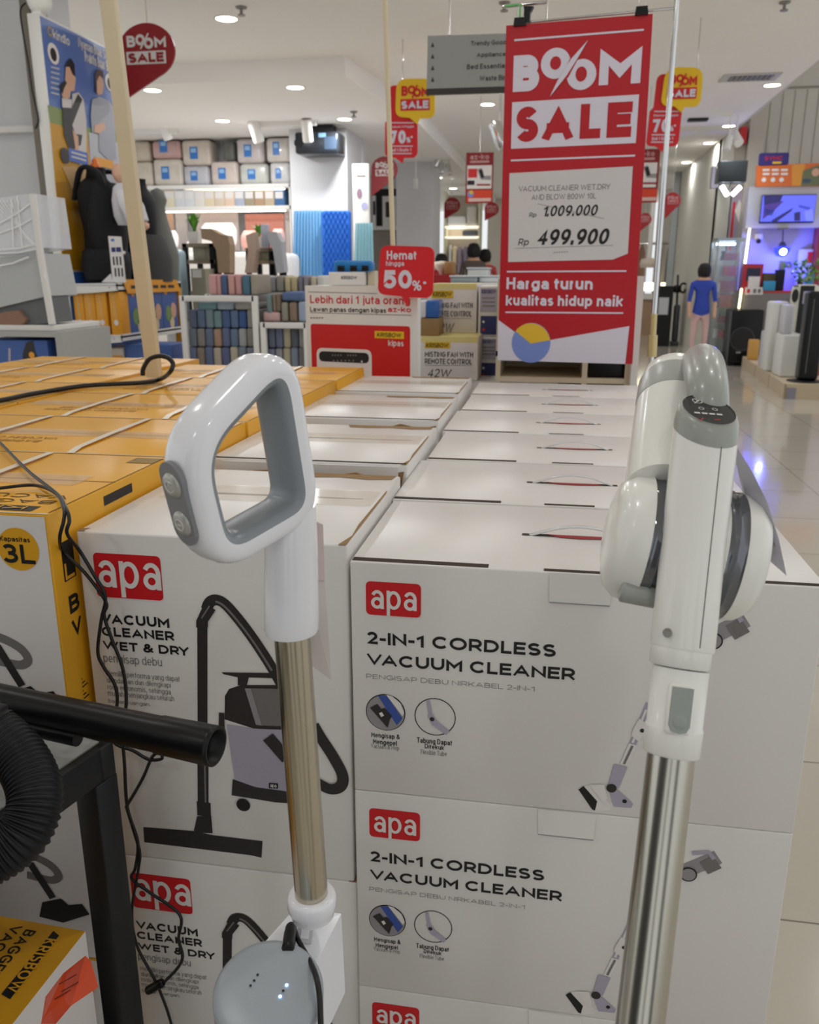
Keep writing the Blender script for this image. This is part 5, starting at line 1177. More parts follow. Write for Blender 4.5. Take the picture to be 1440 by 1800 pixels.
def bdeco(g, x0, x1, ya, z0, z1): pass
BB = M('box_blue', (70, 100, 164), .45)
ys = [y1_+.03, y1_+.33, y1_+.63, y1_+.93]; yend = y2_-.06; stp = (yend-(y1_+.16))/3
for i in range(3):
    ya = y1_+.16+stp*i; yb = ya+stp-.006; t = thing('blue_carrier_box', 'blue baby product box, %s along the aisle side of the lower shelf' % ['nearest', 'middle', 'farthest'][i], 'box', (sx-.1, (ya+yb)/2, lz), 'blue baby product boxes')
    g = G(); g.box((sx-.2, ya, lz), (sx-.012, yb, lz+.33), BB, .003); g.build('carton', t)
    f = Face((sx-.011, 0, 0), (0, 1, 0), Z, .001); g = G(); w_ = yb-ya
    for (u, v_, r, m) in ((.25, .3, .035, ORANGE), (.6, .32, .03, ORANGE), (.35, .12, .05, M('box_green', (120, 150, 90), .5)), (.7, .14, .05, SKIN), (.55, .05, .04, M('box_cream', (214, 196, 160), .5))):
        P = [f.pt(ya+w_*u+r*math.cos(2*math.pi*k/14), lz+v_+r*1.2*math.sin(2*math.pi*k/14), 1) for k in range(14)]; g.add(f.fix(P), [list(range(14))], m)
    g.build('printed_design', t)
for i, (a, b2, m, s) in enumerate([((170, 612), (216, 640), M('box_white_orange', (226, 214, 200), .5), 'white and orange box lying under the lower baby shelf'), ((217, 606), (300, 640), BB, 'blue box lying under the lower baby shelf')]):
    A_, B_, z0, z1 = prect(a[0], a[1], b2[0], b2[1], y1_+.1); g = G(); g.box((A_, y1_+.1+.02*i, 0.5), (B_, y1_+.4, z1), m, .003)
    if i == 0: g.box((A_+.001, y1_+.099, .5), (B_-.001, y1_+.11, z1-.05), ORANGE)
    single(g, 'storage_box', s, 'box')
g = G(); g.box((BX+.002, y1_+.0, .47), (sx, y2_, .4995), SHELFW); g.box((BX+.002, y1_, 0), (sx, y2_, .47), M('stand_blue', (44, 92, 166), .4)); o = g.build('plinth', t := thing('stand_plinth', 'blue plinth under the baby carrier display shelves', 'plinth', (BX+.15, y1_+.3, 0)))
# clip lamp with its cable on top of the board
t = thing('clip_lamp', 'white clip lamp on top of the baby carrier poster board', 'lamp', (BX-.05, y1_, bt))
g = G(); p = PY(58, 6, y1_); g.lathe([(.03, -.05), (.065, -.04), (.075, .02), (.05, .07), (.03, .08)], p+V((0, .06, .02)), (1, 0, .25), WARMW, 24); g.box((p.x-.03, y1_+.02, bt+.001), (p.x+.03, y1_+.09, p.z), WARMW, .004); g.build('lamp_head', t)
g = G(); pts = [PY(x, y, y1_-.01) for x, y in [(45, 5), (36, 18), (40, 55), (50, 110), (57, 160), (66, 200), (67, 215), (62, 226)]]; g.tube(smooth(pts, 5), .006, CORD, 8); g.build('lamp_cable', t)
g = G(); a, b_, _, _ = prect(42, 20, 56, 100, y1_+.1); g.box((BX-.16, y1_+.05, 0), (BX-.09, y1_+.25, bt+.1), M('rack_upright', (120, 112, 100), .5)); single(g, 'rack_upright', 'grey metal upright behind the white edge of the poster board', 'upright')
# ---- wrapped rack at far left
Yr = 4.3
t = thing('wrapped_rack', 'white wire bin wrapped in clear film at far left', 'bin', PY(20, 575, Yr))
pz = lambda x, y, Y=Yr: PY(x, y, Y)
bx0 = -4.0; bz0 = pz(80, 572).z; bz1 = pz(58, 342).z; bxr = pz(92, 570).x
g = G(); g.box((bx0, Yr, bz0-.03), (bxr, Yr+.5, bz0), SHELFW, .003); g.build('bin_base', t)
for (xa, ya_, xb, yb_) in ((58, 342, 70, 440), (70, 440, 92, 570)): g = G(); g.tube([pz(xa, ya_), pz(xb, yb_)], .02, SHELFW, 8); g.build('bin_upright', t)
WRAP = M('wrap_film', (236, 238, 242), .1, alpha=.62, bump=.8, scale=9)
g = G(); L = [pz(x, y) for x, y in [(-20, 350), (58, 340), (72, 435), (-20, 450)]]; g.prism(L, V((0, .3, .0)), WRAP); g.build('film_wrap', t)
g = G(); L = [pz(x, y, Yr+.02) for x, y in [(-20, 455), (68, 445), (84, 520), (-20, 545)]]; g.prism(L, V((0, .3, 0)), M('grey_panel', (188, 190, 190), .4, bump=.3, scale=5)); g.build('panel', t)
g = G(); L = [pz(x, y, Yr+.04) for x, y in [(-20, 545), (84, 520), (92, 568), (-20, 575)]]; g.prism(L, V((0, .2, 0)), M('dark_lining', (108, 110, 112), .6)); g.build('lining', t)
g = G()
for k in range(8):
    a = pz(-15+k*7, 352, Yr-.004); b2 = pz(70-k*6, 438-k*4, Yr-.004); g.tube([a, b2], .003, M('film_fold', (246, 246, 248), .1), 5)
for (xa, ya_, xb, yb_) in ((-5, 440, 70, 428), (-5, 446, 72, 436), (0, 410, 66, 380), (-4, 395, 62, 352), (30, 345, 40, 436), (20, 350, 24, 440), (-5, 468, 50, 452), (74, 448, 84, 520), (60, 380, 72, 434)):
    g.tube([pz(xa, ya_, Yr-.004), pz((xa+xb)/2, (ya_+yb_)/2+3, Yr-.012), pz(xb, yb_, Yr-.004)], .005, MATS['film_fold'], 6)
g.build('film_folds', t)
g = G(); L = [pz(x, y, Yr+.01) for x, y in [(-20, 556), (10, 548), (32, 546), (46, 562), (40, 570), (-20, 573)]]; g.prism(L, V((0, .03, 0)), cloth((150, 118, 100))); single(g, 'soft_goods', 'brown patterned soft goods lying in the wrapped wire bin', 'cloth')
g = G(); a, b_, c_, d_ = prect(-30, 578, 103, 592, Yr-.02); g.box((a, Yr-.02, c_), (bxr+.06, Yr+.5, bz0-.031), M('grey_shelf', (176, 176, 172), .5)); g.box((bxr+.02, Yr-.02, 0), (bxr+.06, Yr+.5, c_), M('grey_shelf', (176, 176, 172), .5)); single(g, 'grey_shelf', 'pale grey shelf under the film wrapped bin', 'shelf')
t = thing('blue_carton', 'blue printed carton on the floor level under the grey shelf at far left', 'box', PY(40, 640, Yr))
a, b_, c_, d_ = prect(-30, 596, 88, 700, Yr); g = G(); g.box((a, Yr, 0), (b_, Yr+.4, PY(40, 598, Yr).z), M('carton_blue', (60, 92, 160), .45), .004); g.build('carton', t)
f = Face((0, Yr-.001, 0), (1, 0, 0), Z, .001); g = G(); f.poly(g, [(40, 622), (46, 602), (58, 598), (62, 618), (68, 632), (66, 660), (40, 660)], DARKPRINT, 1); f.disc(g, (56, 624), 5, ORANGE, 2); f.line(g, [(17, 612), (17, 635)], .015, LILAC, 1); g.build('printed_design', t)

# ============================================================ bedding bay on the back wall
t = thing('wall_shelving', 'long white lit wall shelving holding the bedding packs', 'shelf', (-4.6, 12.3, 0))
def shelf_board(x0, x1, yt, yb_, Y, dep, par):
    a, b_, c_, d_ = prect(x0, yt, x1, yb_, Y); g = G(); g.box((a, Y, c_), (b_, Y+dep, d_), SHELFW, .004); g.build('shelf_board', par); return d_
YS = 12.02
z1s = shelf_board(190, 511, 325, 332, YS, .47, t); z2s = shelf_board(190, 512, 363, 370, YS, .47, t); z3s = shelf_board(190, 512, 478, 484, YS, .47, t)
a, b_, _, _ = prect(190, 230, 511, 484, YS); g = G(); g.box((b_-.02, YS, 0), (b_, YS+.47, z1s), SHELFW); g.box((a, YS, 0), (a+.02, YS+.47, z1s), SHELFW); g.build('side_panel', t)
g = G(); g.box((a+.1, YS+.06, PY(400, 332, YS).z-.014), (b_-.1, YS+.08, PY(400, 332, YS).z-.002), M('led_strip', (255, 250, 235), .5, emit=((255, 246, 226), 5))); g.build('light_strip', t)
zl = PY(400, 370, YS).z; g = G(); g.box((a+.1, YS+.06, zl-.014), (b_-.1, YS+.08, zl-.002), MATS['led_strip']); g.build('light_strip', t)
BAGS = [(229, 240, 263, 284, (200, 188, 170)), (266, 234, 317, 279, (196, 160, 156)), (319, 245, 371, 290, (204, 192, 180)), (392, 247, 413, 281, (88, 90, 84)), (415, 241, 464, 284, (196, 186, 184)), (467, 235, 511, 284, (206, 198, 190)),
        (224, 284, 268, 324, (206, 196, 182)), (269, 279, 321, 324, (210, 202, 190)), (322, 291, 368, 324, (190, 190, 196)), (370, 283, 419, 324, (206, 192, 184)), (421, 287, 472, 324, (196, 198, 190)), (474, 285, 511, 324, (206, 204, 204))]
NM = ['cream', 'dusty pink', 'beige', 'dark grey', 'pale mauve', 'ivory', 'cream', 'floral cream', 'silver grey', 'pink striped', 'leaf patterned', 'white']
YB_ = 12.1
row2 = {}
for i, (x0, y0, x1, y1, c) in enumerate(BAGS):
    a, b_, c_, d_ = prect(x0, y0, x1, y1, YB_)
    if i >= 6: c_ = z1s+.001
    else: c_ = PY((x0+x1)/2, 284, YB_).z if i not in (0, ) else c_
    if i < 6: c_ = max(c_, 0); 
    BAGS[i] = (x0, y0, x1, y1, c, a, b_, c_, d_)
tops = {i: BAGS[i][8] for i in range(6, 12)}
for i, (x0, y0, x1, y1, c, a, b_, c_, d_) in enumerate(BAGS):
    if i < 6: c_ = {0: tops[6], 1: tops[7], 2: tops[8], 3: tops[9], 4: tops[10], 5: tops[11]}[i]+.002
    t = thing('bedding_pack', '%s bagged bedding set, %s from the left in the %s row' % (NM[i], ORD[i % 6], 'upper' if i < 6 else 'lower'), 'bedding', ((a+b_)/2, YB_+.15, c_), 'bagged bedding sets on the top shelf')
    m = M('bedding_%d' % i, c, .35, vary=.25, scale=7, bump=.5, coat=.6)
    g = G(); g.box((a, YB_, c_), (b_-.01, YB_+.34, min(SZ-.02, max(d_, c_+.12))), m, .05, 3); g.build('bag', t)
    if i not in (0, 3, 6):
        f = Face((0, YB_-.002, 0), (1, 0, 0), Z, .001); g = G(); w_ = b_-a; h_ = d_-c_; f.arect(g, a+w_*.28, c_+h_*.25, a+w_*.55, c_+h_*.72, LABELBLUE, 1); f.arect(g, a+w_*.32, c_+h_*.5, a+w_*.5, c_+h_*.66, M('label_pale', (150, 190, 226), .4), 2); g.build('label', t)
SB = [(216, 206, 186), (222, 210, 184), (226, 216, 190), (212, 214, 218), (214, 218, 220), (224, 220, 210), (222, 206, 176), (214, 196, 176), (224, 196, 174), (170, 176, 192), (160, 148, 124), (176, 146, 116), (190, 172, 146), (70, 110, 156)]
SN = ['ivory', 'cream', 'pale yellow', 'silver white', 'pale blue', 'off-white', 'butter', 'sand', 'peach', 'slate', 'olive beige', 'tan', 'wheat', 'blue']
for i in range(14):
    x0 = 254+i*17.6; a, b_, c_, d_ = prect(x0, 334, x0+17.2, 363, 12.06)
    g = G(); g.box((a, 12.06, z2s+.001), (b_, 12.3, d_), M('sheet_box_%d' % i, SB[i], .5), .006); g.box((a+.01, 12.058, d_-.11), (b_-.02, 12.062, d_-.02), PAPER)
    single(g, 'bed_sheet_box', '%s boxed bed sheet set, %s from the left on the second shelf' % (SN[i], ORD[i]), 'box', 'boxed bed sheets')
# hanging cloths under the shelf
for i, (x0, x1, y0, y1, c, s) in enumerate([(250, 268, 372, 420, (226, 190, 164), 'peach hanging sample cloth at the left end of the rail'), (269, 286, 372, 420, (160, 168, 176), 'grey hanging sample cloth beside the peach one'), (289, 307, 372, 440, (196, 160, 136), 'tan hanging sample cloth left of the potted palm'), (310, 330, 372, 440, (190, 180, 176), 'pale taupe hanging sample cloth behind the potted palm'), (346, 420, 372, 440, (186, 170, 164), 'wide taupe hanging cloth behind the white pillows'), (432, 500, 376, 440, (196, 128, 112), 'terracotta pleated hanging cloth at the right end of the rail'), (502, 512, 372, 470, (196, 184, 180), 'narrow pale hanging cloth next to the column')]):
    a, b_, c_, d_ = prect(x0, y0, x1, y1, 12.2); g = G(); n = max(6, int((b_-a)/.04)); top_ = [V((a+(b_-a)*k/n, 12.2+.02*(k % 2), d_)) for k in range(n+1)]; bot = [V((p.x, p.y+.005, c_)) for p in top_]
    g.add(top_+bot, [(k, n+1+k, n+2+k, k+1) for k in range(n)], cloth(c), True); single(g, 'hanging_cloth', s, 'cloth', 'cloth samples on the rail')
g = G(); a, b_, _, _ = prect(240, 372, 512, 374, 12.2); zr = PY(380, 372, 12.2).z; g.tube([(a, 12.21, zr), (b_, 12.21, zr)], .012, CHROME, 10); single(g, 'hanging_rail', 'thin metal rail under the bedding shelf', 'rail')
# beds and cushions
def pillow(c, w_, h_, d, m, name, label, tilt=0, cat='pillow', grp=None):
    g = G(); rr = []; n = 20
    for j in range(9):
        v_ = -1+j/4; e_ = (1-abs(v_)**3)
        rr.append([V((c.x+w_/2*math.copysign(abs(math.cos(2*math.pi*k/n))**.5, math.cos(2*math.pi*k/n))*max(.75+.25*e_, .1), c.y+d*max(e_, .06)*math.copysign(abs(math.sin(2*math.pi*k/n))**.8, math.sin(2*math.pi*k/n))+tilt*(v_*h_/2), c.z+v_*h_/2)) for k in range(n)])
    g.rings(rr, m); single(g, name, label, cat, grp)
t = thing('display_bed', 'display bed with white quilt behind the black shelf frames', 'bed', (-4.6, 10.9, 0))
a, b_, c_, d_ = prect(262, 445, 488, 480, 10.4)
g = G(); g.box((a, 10.4, .25), (b_, 11.55, PY(400, 443, 10.4).z), cloth((222, 216, 210)), .08, 3); g.build('mattress', t)
g = G(); g.box((a+.05, 10.45, 0), (b_-.05, 11.5, .25), col((96, 78, 66))); g.build('bed_base', t)
zb_ = PY(400, 452, 10.4).z
for i, (x0, y0, x1, y1, Y, c, s) in enumerate([(350, 392, 418, 440, 11.2, (236, 232, 228), 'big white quilted cushion behind the beige blanket'), (330, 420, 352, 450, 11.0, (236, 232, 228), 'white pillow left of the beige blanket'), (285, 405, 312, 440, 11.1, (238, 236, 234), 'white pillow at the left of the display bed'), (425, 405, 452, 440, 10.9, (222, 168, 156), 'pink pillow left of the second potted palm'), (478, 402, 500, 440, 11.0, (220, 172, 164), 'pink pillow right of the second potted palm'), (266, 395, 284, 430, 11.0, (236, 236, 240), 'white pillow behind the pale blue bag')]):
    A = PY((x0+x1)/2, (y0+y1)/2, Y); W2 = (PY(x1, 0, Y)-PY(x0, 0, Y)).x; H2 = PY(x0, y0, Y).z-PY(x0, y1, Y).z
    pillow(V((A.x, Y, A.z)), W2, H2, .12, cloth(c), 'pillow', s, .15)
def plant(px, py0, py1, Y, zpot, label):
    b0 = PY(px, py1, Y); t = thing('potted_palm', label, 'plant', (b0.x, Y, zpot))
    g = G(); h = .1; s_ = .055; g.prism([V((b0.x-s_*.8, Y-s_*.8, zpot)), V((b0.x+s_*.8, Y-s_*.8, zpot)), V((b0.x+s_*.8, Y+s_*.8, zpot)), V((b0.x-s_*.8, Y+s_*.8, zpot))], Z*.001, SHELFW)
    g.rings([[V((b0.x+s_*k_*x, Y+s_*k_*y, zpot+h*u)) for x, y in ((-1, -1), (1, -1), (1, 1), (-1, 1))] for u, k_ in ((0, .75), (1, 1))], SHELFW, False); g.build('pot', t)
    g = G(); ra = random.Random(int(px)); H = PY(px, py0, Y).z-(zpot+h)
    for k in range(26):
        an = ra.uniform(0, 6.28); le = H*ra.uniform(.7, 1.1); sp_ = ra.uniform(.12, .6)
        p0 = V((b0.x, Y, zpot+h)); p1 = p0+V((math.cos(an)*sp_*.4*le, math.sin(an)*sp_*.4*le, le*.6)); p2 = p0+V((math.cos(an)*sp_*le, math.sin(an)*sp_*le, le*(1-sp_*.3)))
        s2_ = V((-math.sin(an), math.cos(an), 0)); 
        g.add([p0-s2_*.008, p0+s2_*.008, p1+s2_*.022, p1-s2_*.022, p2], [(0, 1, 2, 3), (3, 2, 4)], LEAF)
    g.build('leaves', t)
def frame_shelf(x0, x1, ytop, ymid, ybot, Y, label):
    a, b_, _, _ = prect(x0, ytop, x1, ybot, Y); zt_ = PY(x0, ytop, Y).z; zm = PY(x0, ymid, Y).z
    t = thing('frame_shelf', label, 'shelf', ((a+b_)/2, Y+.15, 0))
    for xx in (a, b_, (a+b_)/2+.1):
        for yy in (Y, Y+.3): g = G(); g.box((xx-.02, yy-.02, 0), (xx+.02, yy+.02, zt_), BLACKM); g.build('post', t)
    for z_ in (zt_, zm, PY(x0, ybot, Y).z): g = G(); g.box((a-.02, Y-.02, z_-.03), (b_+.02, Y+.32, z_), M('wood_top', (150, 136, 116), .5)); g.build('shelf_board', t)
    return a, b_, zt_, zm
YF = 7.2
a, b_, zt_, zm = frame_shelf(328, 384, 428, 457, 512, YF, 'black framed wooden shelf under the left potted palm')
plant(342, 372, 408, YF+.12, zt_+.001, 'small palm in a white square pot on the left framed shelf')
a2, b2_, zt2, zm2 = frame_shelf(438, 482, 436, 458, 512, YF+.6, 'black framed shelf under the right potted palm and grey throw')
plant(455, 392, 414, YF+.72, zt2+.001, 'small palm in a pale pot on the right framed shelf')
for i, (x0, y0, x1, y1, Y, c, s, zb2) in enumerate([(339, 431, 361, 456, YF+.02, (176, 168, 148), 'beige fabric box on the left framed shelf', zm), (446, 438, 470, 457, YF+.62, (168, 166, 140), 'sage fabric box on the right framed shelf', zm2), (336, 472, 362, 514, YF-.3, (150, 146, 128), 'grey green carton with a white label below the left framed shelf', None), (459, 394, 473, 434, YF+.55, (186, 190, 206), 'lilac card standing beside the right potted palm', zt2)]):
    A, B, c_, d_ = prect(x0, y0, x1, y1, Y); c_ = zb2+.001 if zb2 else c_; g = G()
    if i == 2: c_ = 0
    g.box((A, Y, c_), (B, Y+(.2 if i != 3 else .02), d_), col(c), .004)
    if i == 2: pbox(g, 338, 474, 354, 488, Y-.003, .002, PAPER)
    single(g, ['fabric_box', 'fabric_box', 'carton', 'price_card'][i], s, ['box', 'box', 'box', 'card'][i])
def throw(pts, depth, m, label):
    g = G(); P = smooth(pts, 5); off = V((0, depth, 0)); n = len(P)
    g.add(P+[p+off for p in P], [(k, k+1, n+k+1, n+k) for k in range(n-1)], m, True); g.add([p+V((0, 0, -.02)) for p in P]+[p+off+V((0, 0, -.02)) for p in P], [(n+k, n+k+1, k+1, k) for k in range(n-1)], m, True)
    nn = [p+V((0, 0, -.02)) for p in P]; g.add(P+nn, [(n+k, n+k+1, k+1, k) for k in range(n-1)], m); single(g, 'throw_blanket', label, 'blanket')
Yt = YF-.02
def drape(px, m, label, Y, thick=.12):
    g = G(); f = [PY(x, y, Y) for x, y in px]; g.prism(f, V((0, thick, 0)), m); single(g, 'throw_blanket', label, 'blanket')
drape([(352, 402), (370, 402), (388, 412), (400, 414), (404, 430), (404, 480), (384, 480), (380, 440), (372, 424), (355, 420)], cloth((176, 150, 124)), 'beige throw blanket draped over the left framed shelf', YF-.15)
drape([(470, 406), (486, 408), (494, 425), (500, 478), (486, 480), (480, 440), (472, 424)], cloth((186, 188, 196)), 'pale grey throw draped over the right framed shelf', YF+.465)
drape([(432, 414), (446, 408), (450, 440), (444, 480), (430, 480), (436, 440)], cloth((196, 172, 156)), 'sand throw hanging left of the right framed shelf', YF+.465)
# pale blue bag
t = thing('blanket_bag', 'pale blue zip bag of bedding behind the orange shelf strip', 'bag', PY(298, 490, 6.9)); a, b_, c_, d_ = prect(284, 438, 313, 492, 6.9)
g = G(); g.box((a, 6.9, 0.0), (b_, 7.1, .95), SHELFW); o = g.build('bag_plinth', t)
g = G(); g.box((a, 6.9, .951), (b_, 7.1, d_), M('bag_blue', (176, 200, 212), .4), .04, 3); g.build('bag_body', t)
g = G(); g.tube(smooth([PY(x, y, 6.88) for x, y in [(286, 442), (296, 431), (306, 433), (311, 443)]], 4), .015, M('bag_handle', (132, 170, 190), .5), 8); g.build('bag_handle', t)
f = Face((0, 6.898, 0), (1, 0, 0), Z, .001); g = G(); f.disc(g, (305, 468), 6, LABELBLUE, 1); g.build('label', t)
# projector under the ceiling, curtains, quilt on the column
t = thing('wall_projector', 'black boxy projector mounted high on the white column', 'projector', PY(557, 270, 11.3))
a, b_, c_, d_ = prect(518, 231, 595, 270, 11.2); g = G(); g.box((a, 11.2, c_), (b_, 11.595, d_), M('projector_black', (38, 42, 48), .25), .03); g.build('housing', t)
f = Face((0, 11.198, 0), (1, 0, 0), Z, .002); g = G(); f.disc(g, (525, 251), 8, INK, 1); f.rect(g, (560, 234), (573, 241), M('label_bluegrey', (120, 160, 200), .4), 1); f.rect(g, (570, 240), (592, 262), M('lens_blue', (60, 74, 92), .1), 1); g.build('front_panel', t)
g = G(); g.box((a+.1, 11.3, d_), (b_-.1, 11.5, SZ), BLACKM); g.build('mount', t)
def curtain(x0, x1, y0, y1, Y, m, label, amp=.035, n=36, flare=0, name='curtain'):
    a, b_, c_, d_ = prect(x0, y0, x1, y1, Y); top_, bot = [], []
    g = G(); rows = []
    for j in range(7):
        u = j/6; rows.append([V((a-(flare*u)+(b_-a+flare*u*1.2)*k/n, Y+amp*math.sin(k*1.55+.6*u)*(.4+.6*u), d_+(c_-d_)*u)) for k in range(n+1)])
    vs = [p for r in rows for p in r]; N = n+1; fs = [(j*N+k, (j+1)*N+k, (j+1)*N+k+1, j*N+k+1) for j in range(6) for k in range(n)]
    g.add(vs, fs, m, True); single(g, name, label, 'curtain')
curtain(519, 569, 370, 500, 11.35, cloth((128, 184, 226)), 'light blue curtain hanging on the column left of the quilt', .05, 40, .06)
curtain(626, 656, 392, 500, 11.055, cloth((160, 204, 216)), 'pale aqua curtain right of the white standing panel', .05, 24, .05)
t = thing('quilt', 'royal blue quilted mattress pad hanging on the column', 'quilt', PY(592, 490, 11.3))
a, b_, c_, d_ = prect(566, 370, 615, 500, 11.2)
qm = M('quilt_blue', (18, 96, 196), .7, bump=.9, scale=10, vary=.12)
g = G(); g.box((a, 11.2, c_), (b_, 11.34, d_), qm, .03); g.build('pad', t)
f = Face((0, 11.198, 0), (1, 0, 0), Z, .001); g = G(); qd = M('quilt_stitch', (12, 74, 168), .8)
for k in range(-6, 14):
    for s_ in (1, -1):
        P0 = [(566+8*k*1.0, 372), (566+8*k+s_*60, 500)]
        pts = []
        for j in range(25):
            u = j/24; x = P0[0][0]+(P0[1][0]-P0[0][0])*u; y = 372+128*u
            if 567.5 < x < 613.5: pts.append((x, y))
        if len(pts) > 2: f.line(g, pts, .012, qd, 1)
g.build('stitching', t)
t = thing('standing_panel', 'white standing poster panel beside the column', 'sign', PY(635, 480, 11.0)); a, b_, c_, d_ = prect(621, 288, 649, 500, 11.1)
g = G(); g.box((a, 11.1, 0), (b_, 11.18, d_), BOARDW, .004); g.build('panel', t)
f = Face((0, 11.098, 0), (1, 0, 0), Z, .002); g = G(); f.disc(g, (632, 340), 5, M('panel_mauve', (160, 130, 150), .5), 1, 16, ry=9); f.disc(g, (641, 362), 6, M('panel_lilac', (186, 186, 226), .5), 1); f.line(g, [(627, 309), (643, 309)], .02, GREYINK, 1); g.build('panel_print', t)

# ============================================================ towel bins
TC = [(206, 160, 158), (204, 156, 154), (82, 100, 136), (206, 158, 150), (202, 152, 150), (82, 118, 138), (162, 152, 140), (150, 142, 132), (176, 178, 184), (140, 136, 132), (156, 152, 150), (206, 196, 164), (196, 184, 150), (136, 136, 146), (198, 190, 170), (204, 200, 196)]
def towel(x0, y0, x1, y1, Y, c, label, grp, dep=.3):
    a, b_, c_, d_ = prect(x0, y0, x1, y1, Y); g = G(); g.box((a+.001, Y, c_+.001), (b_-.001, Y+dep, d_-.001), cloth(c), min(.014, (b_-a)*.3), 3); single(g, 'folded_towel', label, 'towel', grp)
CNAME = lambda c: ('pink' if c[0] > 195 and c[1] < 165 else 'navy' if c[2] > c[0]+35 and c[0] < 100 else 'slate blue' if c[2] > c[0]+15 else 'sand' if c[0] > c[2]+25 else 'taupe' if c[0] > c[2]+12 else 'grey')
Yb = 5.3
def bin_frame(x0, x1, y0, y1, Y, label):
    a, b_, c_, d_ = prect(x0, y0, x1, y1, Y); t = thing('display_bin', label, 'bin', ((a+b_)/2, Y+.2, 0)); r = .018
    for xx in (a, b_):
        for yy in (Y, Y+.42): g = G(); g.box((xx-r, yy-r, 0), (xx+r, yy+r, d_), SHELFW, .003); g.build('post', t)
    for z_ in (d_, .15):
        g = G(); g.box((a, Y-r, z_-2*r), (b_, Y+r, z_), SHELFW, .003); g.box((a, Y+.42-r, z_-2*r), (b_, Y+.42+r, z_), SHELFW, .003); g.build('rail', t)
    g = G(); zs = PY(x0, 652, Y).z-.02; g.box((a, Y, zs-.02), (b_, Y+.42, zs), SHELFW); g.build('shelf_board', t)
    g = G(); zz = PY(x0, y0, Y).z; g.box((a, Y+.35, .15), (b_, Y+.36, zz-.04), M('bin_back', (120, 122, 126), .7)); g.build('back_panel', t)
    return zs, d_
zs, dA = bin_frame(327, 452, 520, 700, Yb, 'white framed display bin stacked with blue and grey towels')
zs2, dB = bin_frame(466, 541, 567, 700, Yb, 'lower white framed display bin of towels beside the fan board')
A1 = [(96, 104, 126), (100, 116, 142), (124, 142, 152), (120, 146, 150), (84, 104, 146), (102, 120, 154), (70, 96, 148), (150, 146, 142)]
A2 = [(110, 118, 132), (134, 130, 126), (104, 114, 138), (168, 138, 118), (98, 108, 140), (104, 122, 148), (160, 164, 166), (136, 134, 130)]
A3 = [(108, 116, 142), (134, 122, 112), (96, 108, 138), (176, 164, 150), (92, 100, 136), (178, 170, 150), (120, 130, 146), (120, 124, 140)]
def trow(cols, x0, x1, y0, y1, Y, desc, grp):
    w_ = (x1-x0)/len(cols)
    for i, c in enumerate(cols):
        j = random.Random(i*7+int(y0)).uniform(-1.5, 1.5)
        towel(x0+w_*i+.3, y0+j, x0+w_*(i+1)-.3, y1, Y, c, '%s folded towel, %s from the left in the %s' % (CNAME(c), ORD[i], desc), grp)
trow(A3, 331, 448, 610, 652, Yb+.03, 'bottom row of the taller bin', 'towels in the taller bin')
trow(A2, 331, 448, 577, 610, Yb+.03, 'middle row of the taller bin', 'towels in the taller bin')
trow(A1, 331, 448, 545, 577, Yb+.03, 'upper row of the taller bin', 'towels in the taller bin')
for i, (x0, x1, c) in enumerate([(346, 380, (120, 148, 158)), (381, 410, (160, 172, 186)), (412, 445, (168, 166, 160))]):
    towel(x0, 531, x1, 545, Yb+.03, c, '%s towel lying flat on top inside the taller bin' % ['teal', 'pale blue', 'beige grey'][i], 'towels in the taller bin')
for i, (x0, x1, y0, y1, c) in enumerate([(366, 381, 482, 519, TC[0]), (381, 388, 482, 519, TC[1]), (388, 399, 483, 519, TC[2]), (400, 412, 482, 519, TC[3]), (413, 424, 482, 519, TC[4]), (425, 439, 483, 519, TC[5]), (440, 451, 482, 519, TC[6])]):
    towel(x0, y0, x1, y1, Yb+.06, c, '%s folded towel standing on top of the taller bin, %s from the left' % (CNAME(c), ORD[i]), 'towels on top of the taller bin')
B1 = [(104, 110, 128), (108, 114, 142), (176, 166, 144), (96, 100, 108), (150, 148, 144)]
B2 = [(120, 130, 150), (146, 146, 156), (178, 168, 148), (128, 140, 158), (120, 118, 118)]
trow(B2, 470, 538, 612, 652, Yb+.03, 'bottom row of the lower bin', 'towels in the lower bin'); trow(B1, 470, 538, 575, 612, Yb+.03, 'upper row of the lower bin', 'towels in the lower bin')
for i, (x0, x1, y0, y1, c) in enumerate([(468, 478, 516, 552, (120, 140, 142)), (479, 485, 516, 548, (140, 122, 108)), (485, 493, 516, 548, (128, 114, 100)), (494, 506, 531, 566, (150, 146, 134)), (508, 522, 531, 566, (140, 122, 106)), (524, 538, 530, 566, (160, 172, 192)), (495, 534, 513, 529, (92, 112, 152)), (462, 492, 548, 566, (206, 170, 170))]):
    towel(x0, y0, x1, y1, Yb+.05, c, ['sage folded towel at the left end on the lower bin', 'brown folded towel beside the sage one on the lower bin', 'taupe folded towel, third on the lower bin', 'khaki folded towel in the middle of the lower bin top', 'brown folded towel right of the khaki one on the lower bin', 'pale blue folded towel at the right end on the lower bin', 'blue wrapped towel lying flat over the standing towels', 'pink towel lying flat on the lower bin'][i], 'towels on top of the lower bin')
for i, (x0, x1, c) in enumerate([(452, 460, (150, 146, 140)), (461, 473, (186, 190, 194)), (474, 484, (144, 144, 148)), (485, 498, (150, 146, 140)), (500, 510, (206, 194, 158)), (511, 522, (200, 186, 150)), (524, 532, (130, 130, 142)), (533, 541, (150, 142, 150)), (546, 556, (200, 190, 170)), (557, 570, (214, 212, 208))]):
    towel(x0, 484+(i % 3), x1, 513, Yb+.5, c, '%s film wrapped towel, %s from the left in the row behind the bins' % (CNAME(c), ORD[i]), 'wrapped towels behind the bins')
